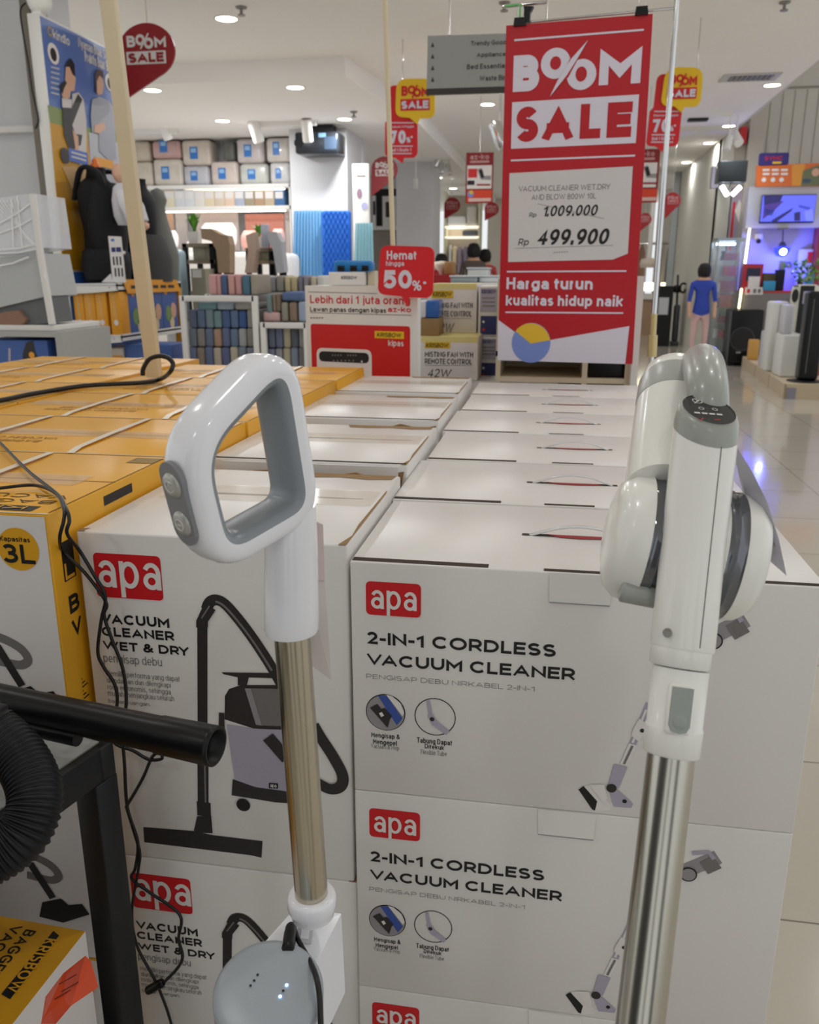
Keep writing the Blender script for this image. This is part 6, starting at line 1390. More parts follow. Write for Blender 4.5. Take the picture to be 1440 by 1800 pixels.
g = G(); a, b_, c_, d_ = prect(450, 514, 572, 700, Yb+.48); g.box((a, Yb+.48, 0), (b_, Yb+.9, d_), M('grey_shelf', (176, 176, 172), .5)); single(g, 'towel_counter', 'grey counter carrying the wrapped towels behind the display bins', 'counter')
# ============================================================ hanging signs
def pin_sign(x0, y0, x1, y1, Y, label, mat=PINRED, tail=None, text=True):
    """round map-pin shaped sign, point at the lower left; x0..x1 the round head, y1 the tip"""
    f = Face((0, Y, 0), (1, 0, 0), Z, .003); r = (x1-x0)/2; cx, cy = (x0+x1)/2, y0+r
    pts = [(cx+r*math.cos(math.radians(d)), cy-r*math.sin(math.radians(d))) for d in range(-62, 181, 9)]+[(x0, y1)]
    P = [f.at(*p) for p in pts]
    t = thing('pin_sign', label, 'sign', f.at(cx, cy), 'round red sale pins under the ceiling')
    g = G(); g.prism(P, V((0, .02, 0)), mat); g.build('sign_panel', t)
    g = G(); w_ = r*1.36; a, b = cx-w_/2, cx+w_/2; m = WHITE_PRINT if text is True else M('pin_pale', (190, 140, 140), .5)
    y_ = cy-r*.12
    f.text(g, 'B', (a, y_), (a+w_*.2, y_-r*.42), m, .05); f.disc(g, (a+w_*.34, y_-r*.27), r*.17, m, 1, 20); f.disc(g, (a+w_*.34, y_-r*.27), r*.075, mat, 2, 16)
    f.disc(g, (a+w_*.56, y_-r*.15), r*.17, m, 1, 20); f.disc(g, (a+w_*.56, y_-r*.15), r*.075, mat, 2, 16)
    f.line(g, [(a+w_*.36, y_+r*.06), (a+w_*.56, y_-r*.5)], f.ab(f.at(a+r*.05, y_))[0]-f.ab(f.at(a, y_))[0], m, 3); f.text(g, 'M', (a+w_*.72, y_), (b, y_-r*.42), m, .05)
    f.rect(g, (a, y_+r*.62), (b, y_+r*.1), m, 1); f.text(g, 'SALE', (a+r*.07, y_+r*.56), (b-r*.07, y_+r*.16), mat, .06, 0, 2)
    g.build('sign_lettering', t)
    g = G(); tp = f.at(cx, y0)+V((0, .01, 0)); g.tube([tp, V((tp.x, tp.y, SZ if tp.x < -1.9 and tp.y > 9 else CZ))], .003, CHROME, 6); g.build('hanging_wire', t)
pin_sign(208, 40, 307, 183, 6.4, 'largest dark red pin sign reading BOOM SALE above the baby carrier poster')
pin_sign(653, 275, 699, 345, 12.8, 'dark red sale pin sign behind the cream pole, under the red bubble sign')
pin_sign(781, 347, 809, 385, 17.2, 'small dark red sale pin sign left of the red poster', text=2)
pin_sign(852, 355, 877, 388, 18.5, 'tiny dark red sale pin sign under the red poster, beside the banner edge', text=2)
pin_sign(1169, 338, 1197, 385, 14.0, 'dark red sale pin sign right of the chrome banner pole', text=2)
pin_sign(1124, 374, 1146, 408, 16.0, 'tiny dark red sale pin sign between the banner and the chrome pole', text=2)
def bubble_pair(dx, dy, label, Y, sk):
    f = Face((0, Y, 0), (1, 0, 0), Z, .004); f2 = Face((0, Y-.03, 0), (1, 0, 0), Z, .004)
    S = lambda x, y: (640+x/5+dx+sk*(y-700)/5, 60+y/5+dy)
    t = thing('bubble_sign', label, 'sign', f.at(*S(330, 700)), 'double speech bubble sale signs')
    def pan(pts, r, face, m):
        q = [face.ab(face.at(*S(*p))) for p in pts]; return [face.pt(*p) for p in rounded(q, r, 6)]
    g = G(); g.prism(pan([(215, 450), (470, 450), (470, 1085), (350, 1088), (338, 1135), (270, 1085), (185, 1080), (185, 780), (215, 740)], [.06, .0, .08, 0, 0, 0, .08, 0, .0], f, None), V((0, .02, 0)), M('bubble_red', (208, 20, 30), .4)); g.build('red_panel', t)
    g = G(); g.prism(pan([(285, 390), (620, 390), (625, 735), (490, 740), (465, 790), (400, 735), (275, 725)], [.1, .1, .1, 0, 0, 0, .1], f2, None), V((0, .02, 0)), SIGNY); g.build('yellow_panel', t)
    g = G(); rm = M('bubble_red', (208, 20, 30), .4)
    f2.text(g, 'B', S(330, 545), S(385, 455), rm, .05); f2.disc(g, S(420, 490), 7, rm, 1); f2.disc(g, S(420, 490), 3, SIGNY, 2); f2.disc(g, S(468, 515), 7, rm, 1); f2.disc(g, S(468, 515), 3, SIGNY, 2); f2.line(g, [S(425, 565), S(470, 450)], .014, rm, 3); f2.text(g, 'M', S(505, 550), S(572, 458), rm, .05)
    f2.rect(g, S(322, 675), S(578, 565), rm, 1); f2.text(g, 'SALE', S(330, 660), S(568, 582), BANW, .06, 0, 2)
    f.text(g, 'Diskon hingga', S(225, 830), S(438, 800), BANW, .03); f.text(g, '70', S(228, 965), S(368, 845), BANW, .05); f.text(g, '%', S(372, 955), S(410, 905), BANW, .03); f.text(g, '*', S(412, 915), S(428, 895), BANW, .03)
    f.text(g, 'Beli 1 Gratis 1', S(232, 1035), S(415, 1000), BANW, .03); f.line(g, [S(225, 780), S(440, 780)], .008, BANW, 1); f.line(g, [S(225, 985), S(430, 985)], .008, BANW, 1); f.line(g, [S(225, 1050), S(420, 1050)], .008, BANW, 1)
    g.build('sign_lettering', t)
    g = G(); p = f.at(*S(340, 450))+V((0, .01, 0)); g.tube([p, V((p.x, p.y, CZ))], .004, CHROME, 6); p = f2.at(*S(560, 395))+V((0, .01, 0)); g.tube([p, V((p.x, p.y, CZ))], .004, CHROME, 6); g.build('hanging_wire', t)
bubble_pair(0, 0, 'red and yellow speech bubble sign with 70% left of the grey directory sign', 8.2, 0)
bubble_pair(467, -20, 'red and yellow speech bubble sign with 70% behind the chrome pole at right', 8.0, -.11)
# directory sign
Yd = 4.6; f = Face((0, Yd, 0), (math.cos(.0), math.sin(.0), 0), Z, .0015)
P = [f.at(*p) for p in [(752, 63), (1010, 52), (1010, 158), (750, 166)]]
t = thing('directory_sign', 'grey hanging directory sign listing store sections with arrows', 'sign', f.at(880, 165))
g = G(); g.prism([f.at(*p) for p in [(752, 63), (1010, 55), (1009, 148), (750, 156)]], V((0, .03, 0)), M('directory_grey', (142, 143, 140), .5)); g.build('sign_panel', t)
g = G(); g.prism([f.at(*p) for p in [(750, 156), (1009, 148), (1009, 158), (749, 166)]], V((0, .03, 0)), M('dark_trim', (44, 38, 34), .5)); g.build('bottom_trim', t)
g = G()
for i, (s, xl_, y0, y1) in enumerate([('Trendy Goods', 828, 81, 70), ('Appliances', 838, 101, 91), ('Bed Essentials', 821, 122, 111), ('Waste Bins', 843, 142.5, 132)]):
    xr2 = 895.5+ (0, 0, 0, 0)[i]; f.text(g, s, (xl_, y0+ (1.5 if i in (0, 1) else 0)), (xr2, y1-.8), DARKPRINT, .02)
    yy = 79+20.3*i; f.poly(g, [(757.5, yy+4), (764, yy+4), (760.7, yy-5)], DARKPRINT, 1)
g.build('sign_lettering', t)
g = G()
for x in (790, 960): p = f.at(x, 60)+V((0, .015, 0)); g.tube([p, V((p.x, p.y, CZ))], .005, CHROME, 6)
g.build('hanging_wire', t)
# small posters
def poster(x0, y0, x1, y1, Y, label):
    f = Face((0, Y, 0), (1, 0, 0), Z, .003); t = thing('hanging_poster', label, 'poster', f.at((x0+x1)/2, y1), 'red framed hanging posters'); W2, H2 = x1-x0, y1-y0
    X = lambda u, v: (x0+u*W2, y0+v*H2); a, b_, c_, d_ = prect(x0, y0, x1, y1, Y)
    g = G(); g.box((a, Y, c_), (b_, Y+.02, d_), M('poster_maroon', (134, 26, 30), .5)); g.build('poster_board', t); g = G()
    f.text(g, 'az-ko', X(.16, .14), X(.86, .03), M('pin_pale', (190, 140, 140), .5), .04); f.rect(g, X(.16, .21), X(.86, .155), M('pin_pale', (190, 140, 140), .5), 1)
    f.rect(g, X(.04, .72), X(.96, .25), PAPER, 1); f.rect(g, X(.08, .5), X(.42, .32), M('letter_red', (206, 40, 46), .5), 2); f.line(g, [X(.5, .32), X(.6, .5), X(.92, .5)], .05, MIDGREY, 2); f.line(g, [X(.54, .34), X(.62, .5)], .04, INK, 3); f.line(g, [X(.06, .6), X(.32, .6)], .05, INK, 2); f.line(g, [X(.4, .64), X(.9, .64)], .02, PINRED, 2)
    f.rect(g, X(.04, .98), X(.96, .74), M('poster_orange_red', (214, 66, 36), .5), 1); f.disc(g, X(.18, .82), W2*.12, M('circle_blue', (120, 140, 205), .45), 2); f.disc(g, X(.2, .79), W2*.07, M('circle_yellow', (226, 184, 48), .45), 3); f.rect(g, X(.1, .97), X(.92, .9), M('poster_pale2', (214, 186, 180), .5), 2)
    g.build('poster_print', t)
    g = G(); p = V(((a+b_)/2, Y+.01, d_)); g.tube([p, V((p.x, p.y, CZ))], .003, CHROME, 6); g.build('hanging_wire', t)
poster(819, 268, 867, 357, 10.8, 'small red hanging poster left of the big banner')
poster(1112, 262, 1158, 356, 10.6, 'small red hanging poster half hidden behind the banner and chrome pole')

# ============================================================ ceiling fittings
def spot(x, y, Y, zc, size, aim, m, label, lit=0):
    p = PY(x, y, Y); t = thing('track_spotlight', label, 'spotlight', V((p.x, Y, zc)), 'track spotlights')
    d = V(aim).normalized(); g = G(); g.lathe([(size*.5, -size), (size*.5, size*.9), (size*.42, size)], p, d, m, 18); g.build('lamp_can', t)
    g = G(); g.lathe([(size*.42, size*.98), (.0001, size*.97)], p, d, M('spot_face_lit', (255, 244, 214), .4, emit=((255, 240, 205), lit)) if lit else M('spot_face', (210, 210, 206), .4), 18, cap0=False); g.build('lamp_face', t)
    g = G(); g.tube([V((p.x, Y, zc)), p], .012, m, 8); g.build('stem', t)
def track(x0, y0, x1, y1, Y, zc, label):
    a = PY(x0, y0, Y); b = PY(x1, y1, Y); g = G(); g.box((a.x, Y-.02, zc-.06), (b.x, Y+.02, zc-.0005), SHELFW); single(g, 'lighting_track', label, 'track')
track(220, 213, 312, 213, 11.3, SZ, 'white lighting track above the left bagged bedding'); spot(290, 228, 11.3, SZ, .13, (.25, .3, -1), SHELFW, 'white track spotlight above the pink bedding pack')
track(444, 210, 556, 210, 11.0, SZ, 'white lighting track left of the wall projector'); spot(450, 230, 11.0, SZ, .14, (.2, .3, -1), SHELFW, 'white track spotlight above the mauve bedding pack'); spot(540, 230, 10.9, SZ, .13, (0, .3, -1), SHELFW, 'white track spotlight in front of the wall projector')
for i, (x, y, s) in enumerate([(768, 285, 'leftmost chrome spotlight of the ceiling cluster'), (776, 296, 'middle chrome spotlight of the ceiling cluster, glowing warm'), (789, 298, 'rightmost chrome spotlight of the ceiling cluster')]): spot(x, y, 15.0, SZ, .09, (.3*(i-1), -.4, -1), CHROME, s, 8 if i == 1 else 0)
spot(878, 240, 9.5, CZ, .14, (.4, -.2, -1), CHROME, 'chrome spotlight on the ceiling just left of the banner')
spot(731, 323, 14.9, SZ, .08, (0, 0, -1), SHELFW, 'small white track spotlight over the pale pillar')
spot(1294, 243, 12.7, CZ, .13, (.2, -.75, -.6), SHELFW, 'white tilted spotlight glowing beside the greige wall', 14); spot(1281, 252, 12.6, CZ, .09, (-.2, -.3, -.9), SHELFW, 'white spotlight hanging left of the glowing tilted one')
def sprinkler(x, y, zc, label):
    p = PZ(x, y, zc); t = thing('sprinkler', label, 'sprinkler', p, 'ceiling sprinklers'); g = G(); g.lathe([(.045, 0), (.04, -.012), (.012, -.016), (.012, -.05), (.03, -.055), (.03, -.062)], p-Z*.0005, Z, M('sprinkler_grey', (140, 136, 130), .4), 16); g.build('head', t)
sprinkler(424, 12, CZ, 'ceiling sprinkler beside the upper left downlight'); sprinkler(622, 196, SZ, 'ceiling sprinkler beside the downlight by the column')
sprinkler(887, 4, CZ, 'ceiling sprinkler at the top edge above the banner')
sprinkler(1380, 3, CZ, 'dark ceiling sprinkler at the top edge on the right')
t = thing('air_vent', 'slotted air vent in the right part of the ceiling', 'vent', PZ(1320, 135, CZ)); g = G(); vc = PZ(1320, 135, CZ); g.box((vc.x-.30, vc.y-.18, CZ-.012), (vc.x+.28, vc.y+.18, CZ-.0005), M('vent_frame', (190, 186, 178), .5)); g.build('frame', t)
g = G(); g.box((vc.x-.22, vc.y-.12, CZ-.0135), (vc.x+.22, vc.y+.12, CZ-.0115), INK); g.build('opening', t)
for k in range(9): g = G(); g.obox((vc.x-.2+.05*k, vc.y, CZ-.014), V((.012, 0, -.006)), V((0, .12, 0)), V((.001, 0, .002)), M('vent_slat', (150, 146, 138), .5)); g.build('slat', t)
g = G(); a, b_, _, _ = prect(1208, 238, 1242, 241, 12.8); g.box((a, 12.75, CZ-.03), (b_, 12.9, CZ-.0005), INK); single(g, 'slot_diffuser', 'dark slot air diffuser beside the right bubble sign', 'vent')

# ============================================================ far middle: picture shelf, racks, shoppers
t = thing('picture_shelf', 'black picture shelf with framed prints behind the cream sign pole', 'shelf', PY(678, 470, 16.4)); a, b_, c_, d_ = prect(654, 332, 698, 398, 16.4)
g = G(); g.box((a, 16.4, c_), (b_, 16.6, d_), BLACKM); g.box((a, 16.35, c_-.06), (b_, 16.6, c_), SHELFW); g.box((a, 16.45, 0), (b_, 16.6, c_-.06), col((150, 142, 132))); g.build('back_panel', t)
for i, (x0, y0, x1, y1) in enumerate([(655, 344, 661, 388), (673, 345, 696, 392)]):
    A, B, C_, D = prect(x0, y0, x1, y1, 16.36); g = G(); g.box((A, 16.33, c_+.001), (B, 16.395, D), PAPER); g.box((A+.06, 16.325, C_+.1), (B-.05, 16.33, D-.1), DARKPRINT); single(g, 'framed_print', ['narrow framed print at the left of the black picture shelf', 'white framed print with a dark picture on the black shelf'][i], 'picture')
t = thing('clothes_rack', 'far white shelving unit with hanging clothes beyond the pillar', 'rack', PY(815, 480, 19)); YR = 19.0
def xz(x0, y0, x1, y1, Y=YR): return prect(x0, y0, x1, y1, Y)
for x in (782, 842): a, b_, c_, d_ = xz(x-2, 335, x+2, 490); g = G(); g.box((a, YR, 0), (b_, YR+.5, d_), M('rack_cream', (206, 202, 176), .5)); g.build('upright', t)
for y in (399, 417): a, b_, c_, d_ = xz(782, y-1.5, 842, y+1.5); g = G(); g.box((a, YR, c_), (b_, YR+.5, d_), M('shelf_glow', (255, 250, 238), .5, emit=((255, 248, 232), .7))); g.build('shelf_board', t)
a, b_, c_, d_ = xz(782, 340, 842, 490); g = G(); g.box((a, YR+.45, 0), (b_, YR+.5, d_), col((186, 176, 160))); g.build('back_panel', t)
for i, (x0, y0, x1, y1, c, s) in enumerate([(786, 380, 818, 398, (224, 224, 220), 'white and pale blue bedding pack on the far rack'), (820, 362, 838, 398, (196, 190, 180), 'pale pillow pack on the far rack'), (812, 404, 838, 416, (92, 94, 98), 'dark grey box on the far rack')]):
    a, b_, c_, d_ = xz(x0, y0, x1, y1); c_ = PY(800, 397.4 if i < 2 else 415.4, YR).z+.002; g = G(); g.box((a, YR+.05, c_), (b_, YR+.4, d_), col(c), .04); single(g, 'bedding_pack', s, 'bedding')
for i, (x0, x1, y0, y1, c, s) in enumerate([(787, 793, 430, 470, (220, 222, 222), 'white garment at the left end of the far rack'), (793, 803, 432, 465, (226, 208, 170), 'cream garment hanging on the far rack'), (802, 812, 432, 478, (150, 136, 152), 'mauve garment hanging beside the cream one'), (812, 822, 432, 478, (134, 122, 140), 'dark mauve garment at the right of the far rack')]):
    a, b_, c_, d_ = xz(x0, y0, x1, y1); cxm = (a+b_)/2; w_ = (b_-a)/2; g = G(); g.rings([[V((cxm+w_*k_*math.cos(2*math.pi*j/14), YR+.2+.12*math.sin(2*math.pi*j/14), c_+(d_-c_)*u)) for j in range(14)] for u, k_ in ((0, 1), (.6, .95), (.85, .9), (.95, .5), (1, .15))], cloth(c)); single(g, 'hanging_garment', s, 'clothes', 'garments on the far rack')
def skin_person(px, pyfeet, pyhead, Y, label, top, bottom, hair, skin=(206, 160, 130), pose='stand', group=None):
    zh = PY(px, pyhead, Y).z; x = PY(px, pyhead, Y).x; H = zh; s = H/1.7
    t = thing('person', label, 'person', (x, Y, 0), group)
    sk = M('skin', skin, .6)
    def P(a, b, c): return V((x+a*s, Y+b*s, c*s))
    me = bpy.data.meshes.new('body'); vs = [P(0, 0, .93), P(0, 0, 1.15), P(0, 0, 1.38), P(0, -.01, 1.48), P(0, -.02, 1.6), P(.17, 0, 1.38), P(.21, -.02, 1.12), P(.2, -.12, .9), P(.2, -.15, .83), P(-.17, 0, 1.38), P(-.21, -.02, 1.12), P(-.2, -.12, .9), P(-.2, -.15, .83), P(.09, 0, .88), P(.1, -.01, .48), P(.1, .02, .09), P(.1, -.1, .04), P(-.09, 0, .88), P(-.1, -.01, .48), P(-.1, .02, .09), P(-.1, -.1, .04)]
    es = [(0, 1), (1, 2), (2, 3), (3, 4), (2, 5), (5, 6), (6, 7), (7, 8), (2, 9), (9, 10), (10, 11), (11, 12), (0, 13), (13, 14), (14, 15), (15, 16), (0, 17), (17, 18), (18, 19), (19, 20)]
    rad = [.13, .12, .13, .055, .1, .065, .045, .036, .032, .065, .045, .036, .032, .09, .06, .045, .04, .09, .06, .045, .04]
    me.from_pydata([tuple(v-V((x, Y, 0))) for v in vs], es, []); ob = bpy.data.objects.new('body', me); COL.objects.link(ob)
    md = ob.modifiers.new('skin', 'SKIN'); sv = me.skin_vertices[0].data
    for i, r in enumerate(rad): sv[i].radius = (r*s, r*s*.8)
    sv[0].use_root = True; sb = ob.modifiers.new('sub', 'SUBSURF'); sb.levels = 1; sb.render_levels = 1
    dg = bpy.context.evaluated_depsgraph_get(); dg.update(); m2 = bpy.data.meshes.new_from_object(ob.evaluated_get(dg)); bpy.data.objects.remove(ob)
    m2.materials.clear()
    for m in (sk, cloth(top), cloth(bottom), M('shoe_dark', (50, 46, 46), .6)): m2.materials.append(m)
    for p in m2.polygons:
        z_ = p.center.z/s; ax_ = abs(p.center.x/s)
        p.material_index = 3 if z_ < .1 else 2 if (z_ < .88 and ax_ < .17) else 1 if (z_ < 1.46 and not (ax_ > .14 and z_ < 1.1)) else 0
        p.use_smooth = True
    bo = bpy.data.objects.new('body', m2); COL.objects.link(bo); bo.parent = t
    g = G(); g.lathe([(.0001, .13), (.07, .115), (.108, .05), (.112, -.02), (.095, -.09), (.07, -.11)], P(0, .0, 1.6)+V((0, .012*s, .0)), Z, M('hair', hair, .7), 18, cap1=False) if s > 0 else 0
    g.v = [P(0, 0, 1.6)+(v-P(0, 0, 1.6))*s for v in g.v]; g.build('hair', t)
    return t
skin_person(833, 0, 430, 15.5, 'dark haired shopper in a dark top among the far shelves', (96, 84, 78), (60, 56, 60), (20, 18, 18))
skin_person(853, 0, 440, 16.2, 'shopper in a red top at the far side near the banner edge', (186, 70, 70), (70, 60, 64), (24, 20, 20))
skin_person(776, 0, 448, 14.5, 'shopper in a red top half hidden by the 50% bubble sign', (176, 50, 56), (90, 80, 76), (30, 26, 26))
# red counter with wicker box and tubs
a, b_, c_, d_ = prect(752, 483, 800, 500, 9.0); g = G(); g.box((a, 9.0, 0), (b_, 9.6, d_), M('counter_red', (150, 20, 26), .5)); single(g, 'red_counter', 'red counter edge right of the 50% bubble sign', 'counter')
g = G(); pbox(g, 781, 460, 796, 483, 9.1, .3, col((150, 112, 66)), .01, zmin=d_+.001); single(g, 'wooden_box', 'brown wooden box on the red counter', 'box')
g = G(); p = PY(772, 482, 9.05); g.lathe([(.02, 0), (.03, .03), (.09, .1), (.075, .13), (.0001, .14)], V((p.x, 9.25, d_+.001)), Z, col((206, 196, 180)), 20); single(g, 'cushion_stool', 'pale rounded stool cushion on the red counter', 'cushion')
a, b_, c_, d_ = prect(792, 497, 880, 520, 6.2); g = G(); g.box((a, 6.2, 0), (b_, 6.9, d_), SHELFW); single(g, 'white_counter', 'white counter carrying storage tubs behind the fan cartons', 'counter')
for i, (x0, y0, x1, y1, Y, s) in enumerate([(792, 484, 838, 497, 6.22, 'grey lidded storage tub at the front of the white counter'), (822, 470, 858, 484, 6.6, 'pale storage tub with a yellow label on the white counter'), (842, 484, 878, 497, 6.3, 'clear white storage tub nearest the red banner')]):
    A, B, C_, D = prect(x0, y0, x1, y1, Y); zb_ = d_+.001; t = thing('storage_tub', s, 'tub', ((A+B)/2, Y+.15, zb_), 'storage tubs on the white counter'); g = G(); g.box((A, Y, zb_), (B, Y+.28, D-.012), M('tub_%d' % i, [(150, 160, 166), (206, 210, 206), (214, 218, 222)][i], .3, coat=.3), .01); g.build('tub', t); g = G(); g.box((A-.008, Y-.008, D-.0118), (B+.008, Y+.29, D), M('tub_lid', (206, 212, 216), .25), .004); g.build('lid', t)
# mall counter seen beyond the chrome pole
Ym = 20.0
t = thing('lit_counter', 'far counter with glowing panels beyond the chrome pole', 'counter', PY(1160, 560, Ym))
a, b_, c_, d_ = prect(1118, 517, 1164, 560, Ym); g = G(); g.box((a, Ym, 0), (b_, Ym+.6, d_), col((172, 140, 116))); g.build('body', t)
for x0, x1 in ((1131, 1150), (1162, 1179)): a, b_, c_, d_ = prect(x0, 497, x1, 511, Ym-.05); g = G(); g.box((a, Ym-.05, c_), (b_, Ym, d_), M('counter_glow', (255, 250, 220), .5, emit=((255, 246, 206), 2.2))); g.build('glow_panel', t)
a, b_, c_, d_ = prect(1118, 517, 1150, 526, Ym-.02); g = G(); g.box((a, Ym-.06, c_), (b_, Ym-.001, d_), SHELFW); g.build('shelf_edge', t)
t = thing('black_cabinet', 'black cabinet with a white front panel beyond the chrome pole', 'cabinet', PY(1170, 575, 17)); a, b_, c_, d_ = prect(1157, 503, 1182, 574, 17.0); g = G(); g.box((a, 17, 0), (b_, 17.5, d_), BLACKM); g.build('body', t)
a, b_, c_, d_ = prect(1158, 523, 1175, 553, 16.98); g = G(); g.box((a, 16.96, c_), (b_, 16.999, d_), M('panel_pale', (202, 204, 210), .5)); g.build('front_panel', t)
g = G(); a, b_, c_, d_ = prect(1186, 370, 1198, 566, 19.2); g.box((2.29, 19.2, 0), (2.41, 19.35, CZ-.001), M('glass_post', (176, 182, 184), .3)); single(g, 'white_post', 'pale metal post at the left edge of the greige wall', 'post')
g = G(); p = PY(1141, 460, 19); pl = V((p.x, 19.0, PY(1141, 466, 19).z)); g.lathe([(.0001, .16), (.16, .12), (.19, .02), (.17, -.05)], pl, Z, col((206, 190, 176)), 20); g.tube([pl, V((pl.x, pl.y, CZ))], .05, SHELFW, 10); single(g, 'pendant_lamp', 'pale hanging pendant lamp beyond the banner edge', 'lamp')
for i, (x0, x1, y0, y1, Y, c, s) in enumerate([(1120, 1134, 431, 500, 20.6, (146, 110, 96), 'brown clothes hanging in the far shop left of the chrome pole'), (1160, 1170, 430, 500, 20.62, (190, 180, 170), 'pale clothes hanging in the far shop right of the chrome pole'), (1171, 1178, 431, 495, 20.64, (30, 30, 34), 'black garment hanging in the far shop'), (1178, 1187, 431, 470, 20.62, (160, 166, 180), 'grey blue garment hanging in the far shop')]):
    a, b_, c_, d_ = prect(x0, y0, x1, y1, Y); g = G(); g.rings([[V(((a+b_)/2+(b_-a)/2*k_*math.cos(2*math.pi*j/12), Y+.12*math.sin(2*math.pi*j/12), c_+(d_-c_)*u)) for j in range(12)] for u, k_ in ((0, 1), (.8, .85), (.95, .5), (1, .1))], cloth(c)); single(g, 'hanging_garment', s, 'clothes', 'garments in the far shop')

t = thing('garment_rack', 'far garment rail carrying clothes beyond the chrome pole', 'rack', PY(1155, 560, 20.62)); a, b_, c_, d_ = prect(1116, 428, 1190, 431, 20.62)
g = G(); g.tube([(a, 20.62, d_), (b_, 20.62, d_)], .03, CHROME, 8); g.build('rail', t)
for x_ in (a, b_): g = G(); g.tube([(x_, 20.62, 0), (x_, 20.62, d_)], .03, CHROME, 8); g.build('post', t)

# ============================================================ right hand side: appliances and security booth
# ---- plinth
pz_ = .165; c0_ = PZ(1377, 701, 0); c1_ = PZ(1291, 646, 0)
t = thing('low_plinth', 'long low beige tiled plinth carrying the air purifiers', 'plinth', (c0_.x+.4, (c0_.y+c1_.y)/2, 0))
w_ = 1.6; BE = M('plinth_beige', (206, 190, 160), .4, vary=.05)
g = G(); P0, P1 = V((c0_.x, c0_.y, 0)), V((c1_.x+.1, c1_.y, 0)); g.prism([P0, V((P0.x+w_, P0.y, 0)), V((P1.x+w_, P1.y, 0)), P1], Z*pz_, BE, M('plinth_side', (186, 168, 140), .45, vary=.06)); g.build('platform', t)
g = G()
for u in (.0, .3, .62): q = P0.lerp(P1, u); g.box((q.x-.003, q.y-.004, 0), (q.x+.02, q.y+.004, pz_+.0005), M('plinth_seam', (150, 132, 104), .6))
g.build('seams', t)
a, b_, c_, d_ = prect(1383, 680, 1399, 700, P0.y-.005); g = G(); g.box((a, P0.y-.01, .0), (b_, P0.y-.0005, pz_*.75), M('label_grey', (130, 126, 140), .4)); single(g, 'metal_bracket', 'small grey metal bracket at the near corner of the plinth', 'bracket')
# ---- purifiers standing on it
def on_plinth(x0, y0, x1, y1, Y):
    a, b_, c_, d_ = prect(x0, y0, x1, y1, Y); return a, b_, pz_+.001, d_
Y1, Y2 = P0.y+1.25, P0.y+.65
a, b_, c_, d_ = on_plinth(1352, 530, 1376, 650, Y1)
t = thing('air_purifier', 'tall white slim air purifier at the back of the plinth', 'air purifier', ((a+b_)/2, Y1+.15, c_)); g = G(); g.box((a, Y1, c_), (b_+.04, Y1+.3, d_), M('appliance_white', (214, 214, 210), .35), .03, 3); g.build('housing', t); g = G(); g.box((b_-.07, Y1-.003, c_+.05), (b_-.064, Y1-.0, d_-.04), GREYINK); g.build('front_seam', t)
g = G(); g.box((b_+.041, Y1+.02, c_), (b_+.075, Y1+.28, d_-.02), M('appliance_dark', (70, 72, 78), .4)); g.build('side_panel', t)
a, b_, c_, d_ = on_plinth(1374, 588, 1412, 666, Y2)
t = thing('dehumidifier', 'boxy white appliance between the slim purifier and the black tower', 'air purifier', ((a+b_)/2, Y2+.2, c_)); g = G(); g.box((a, Y2, c_), (b_, Y2+.4, d_), M('appliance_white', (214, 214, 210), .35), .025, 3); g.build('housing', t)
a2, b2_, _, e_ = prect(1382, 536, 1398, 590, Y2); g = G(); g.box((a2, Y2+.05, d_), (b2_, Y2+.3, e_), M('appliance_pale', (196, 196, 204), .35), .02); g.build('upper_unit', t)
a, b_, c_, d_ = on_plinth(1392, 500, 1420, 600, Y2+.45)
t = thing('bladeless_fan', 'white tower appliance with black oval opening behind the black tower', 'fan', ((a+b_)/2, Y2+.6, c_)); Yq = Y2+.45
g = G(); g.box((a, Yq, c_), (b_+.12, Yq+.2, d_), M('appliance_cream', (206, 204, 190), .35), .06, 3); g.build('housing', t); f = Face((0, Yq-.002, 0), (1, 0, 0), Z, .002); g = G(); f.disc(g, (1398, 520), 6, INK, 1, 20, ry=12); f.rect(g, (1408, 502), (1422, 590), INK, 1); f.rect(g, (1413, 512), (1419, 534), LILAC, 2); f.rect(g, (1396, 501), (1404, 505), GREYINK, 1); g.build('openings', t)
Yt_ = P0.y+.28; a, b_, c_, d_ = on_plinth(1409, 512, 1440, 670, Yt_)
t = thing('tower_heater', 'tall black tower appliance on a round base at the right edge', 'fan', ((a+b_)/2, Yt_, c_)); g = G(); g.lathe([(.19, 0), (.19, .012), (.12, .02)], ((a+b_)/2, Yt_, c_), Z, BLACKP, 32); g.build('base', t)
g = G(); g.box((a, Yt_-.1, c_+.021), (b_+.02, Yt_+.1, d_), BLACKP, .035, 4); g.build('tower', t); g = G(); g.box((a+.06, Yt_-.104, c_+.1), (a+.065, Yt_-.1, d_-.08), GREYINK); g.build('front_grille', t)
a, b_, c_, d_ = on_plinth(1425, 635, 1470, 680, P0.y+.9); g = G(); g.box((a, P0.y+.9, c_), (b_, P0.y+1.2, d_), M('orange_red', (190, 92, 56), .5), .01); single(g, 'orange_box', 'orange box on the plinth behind the black tower', 'box')
a, b_, c_, d_ = on_plinth(1342, 582, 1354, 632, Y1+.6); g = G(); g.box((a, Y1+.6, c_), (b_, Y1+.8, d_), M('appliance_pale', (196, 196, 204), .35), .02); single(g, 'small_appliance', 'small pale grey appliance left of the slim purifier', 'appliance')
a, b_, c_, d_ = on_plinth(1318, 597, 1336, 616, Y1+1.5); g = G(); g.box((a, Y1+1.5, c_+.0), (b_, Y1+1.62, d_), M('gold_pack', (196, 150, 76), .4), .02); single(g, 'gold_pack', 'small gold package in front of the black loudspeaker', 'pack')
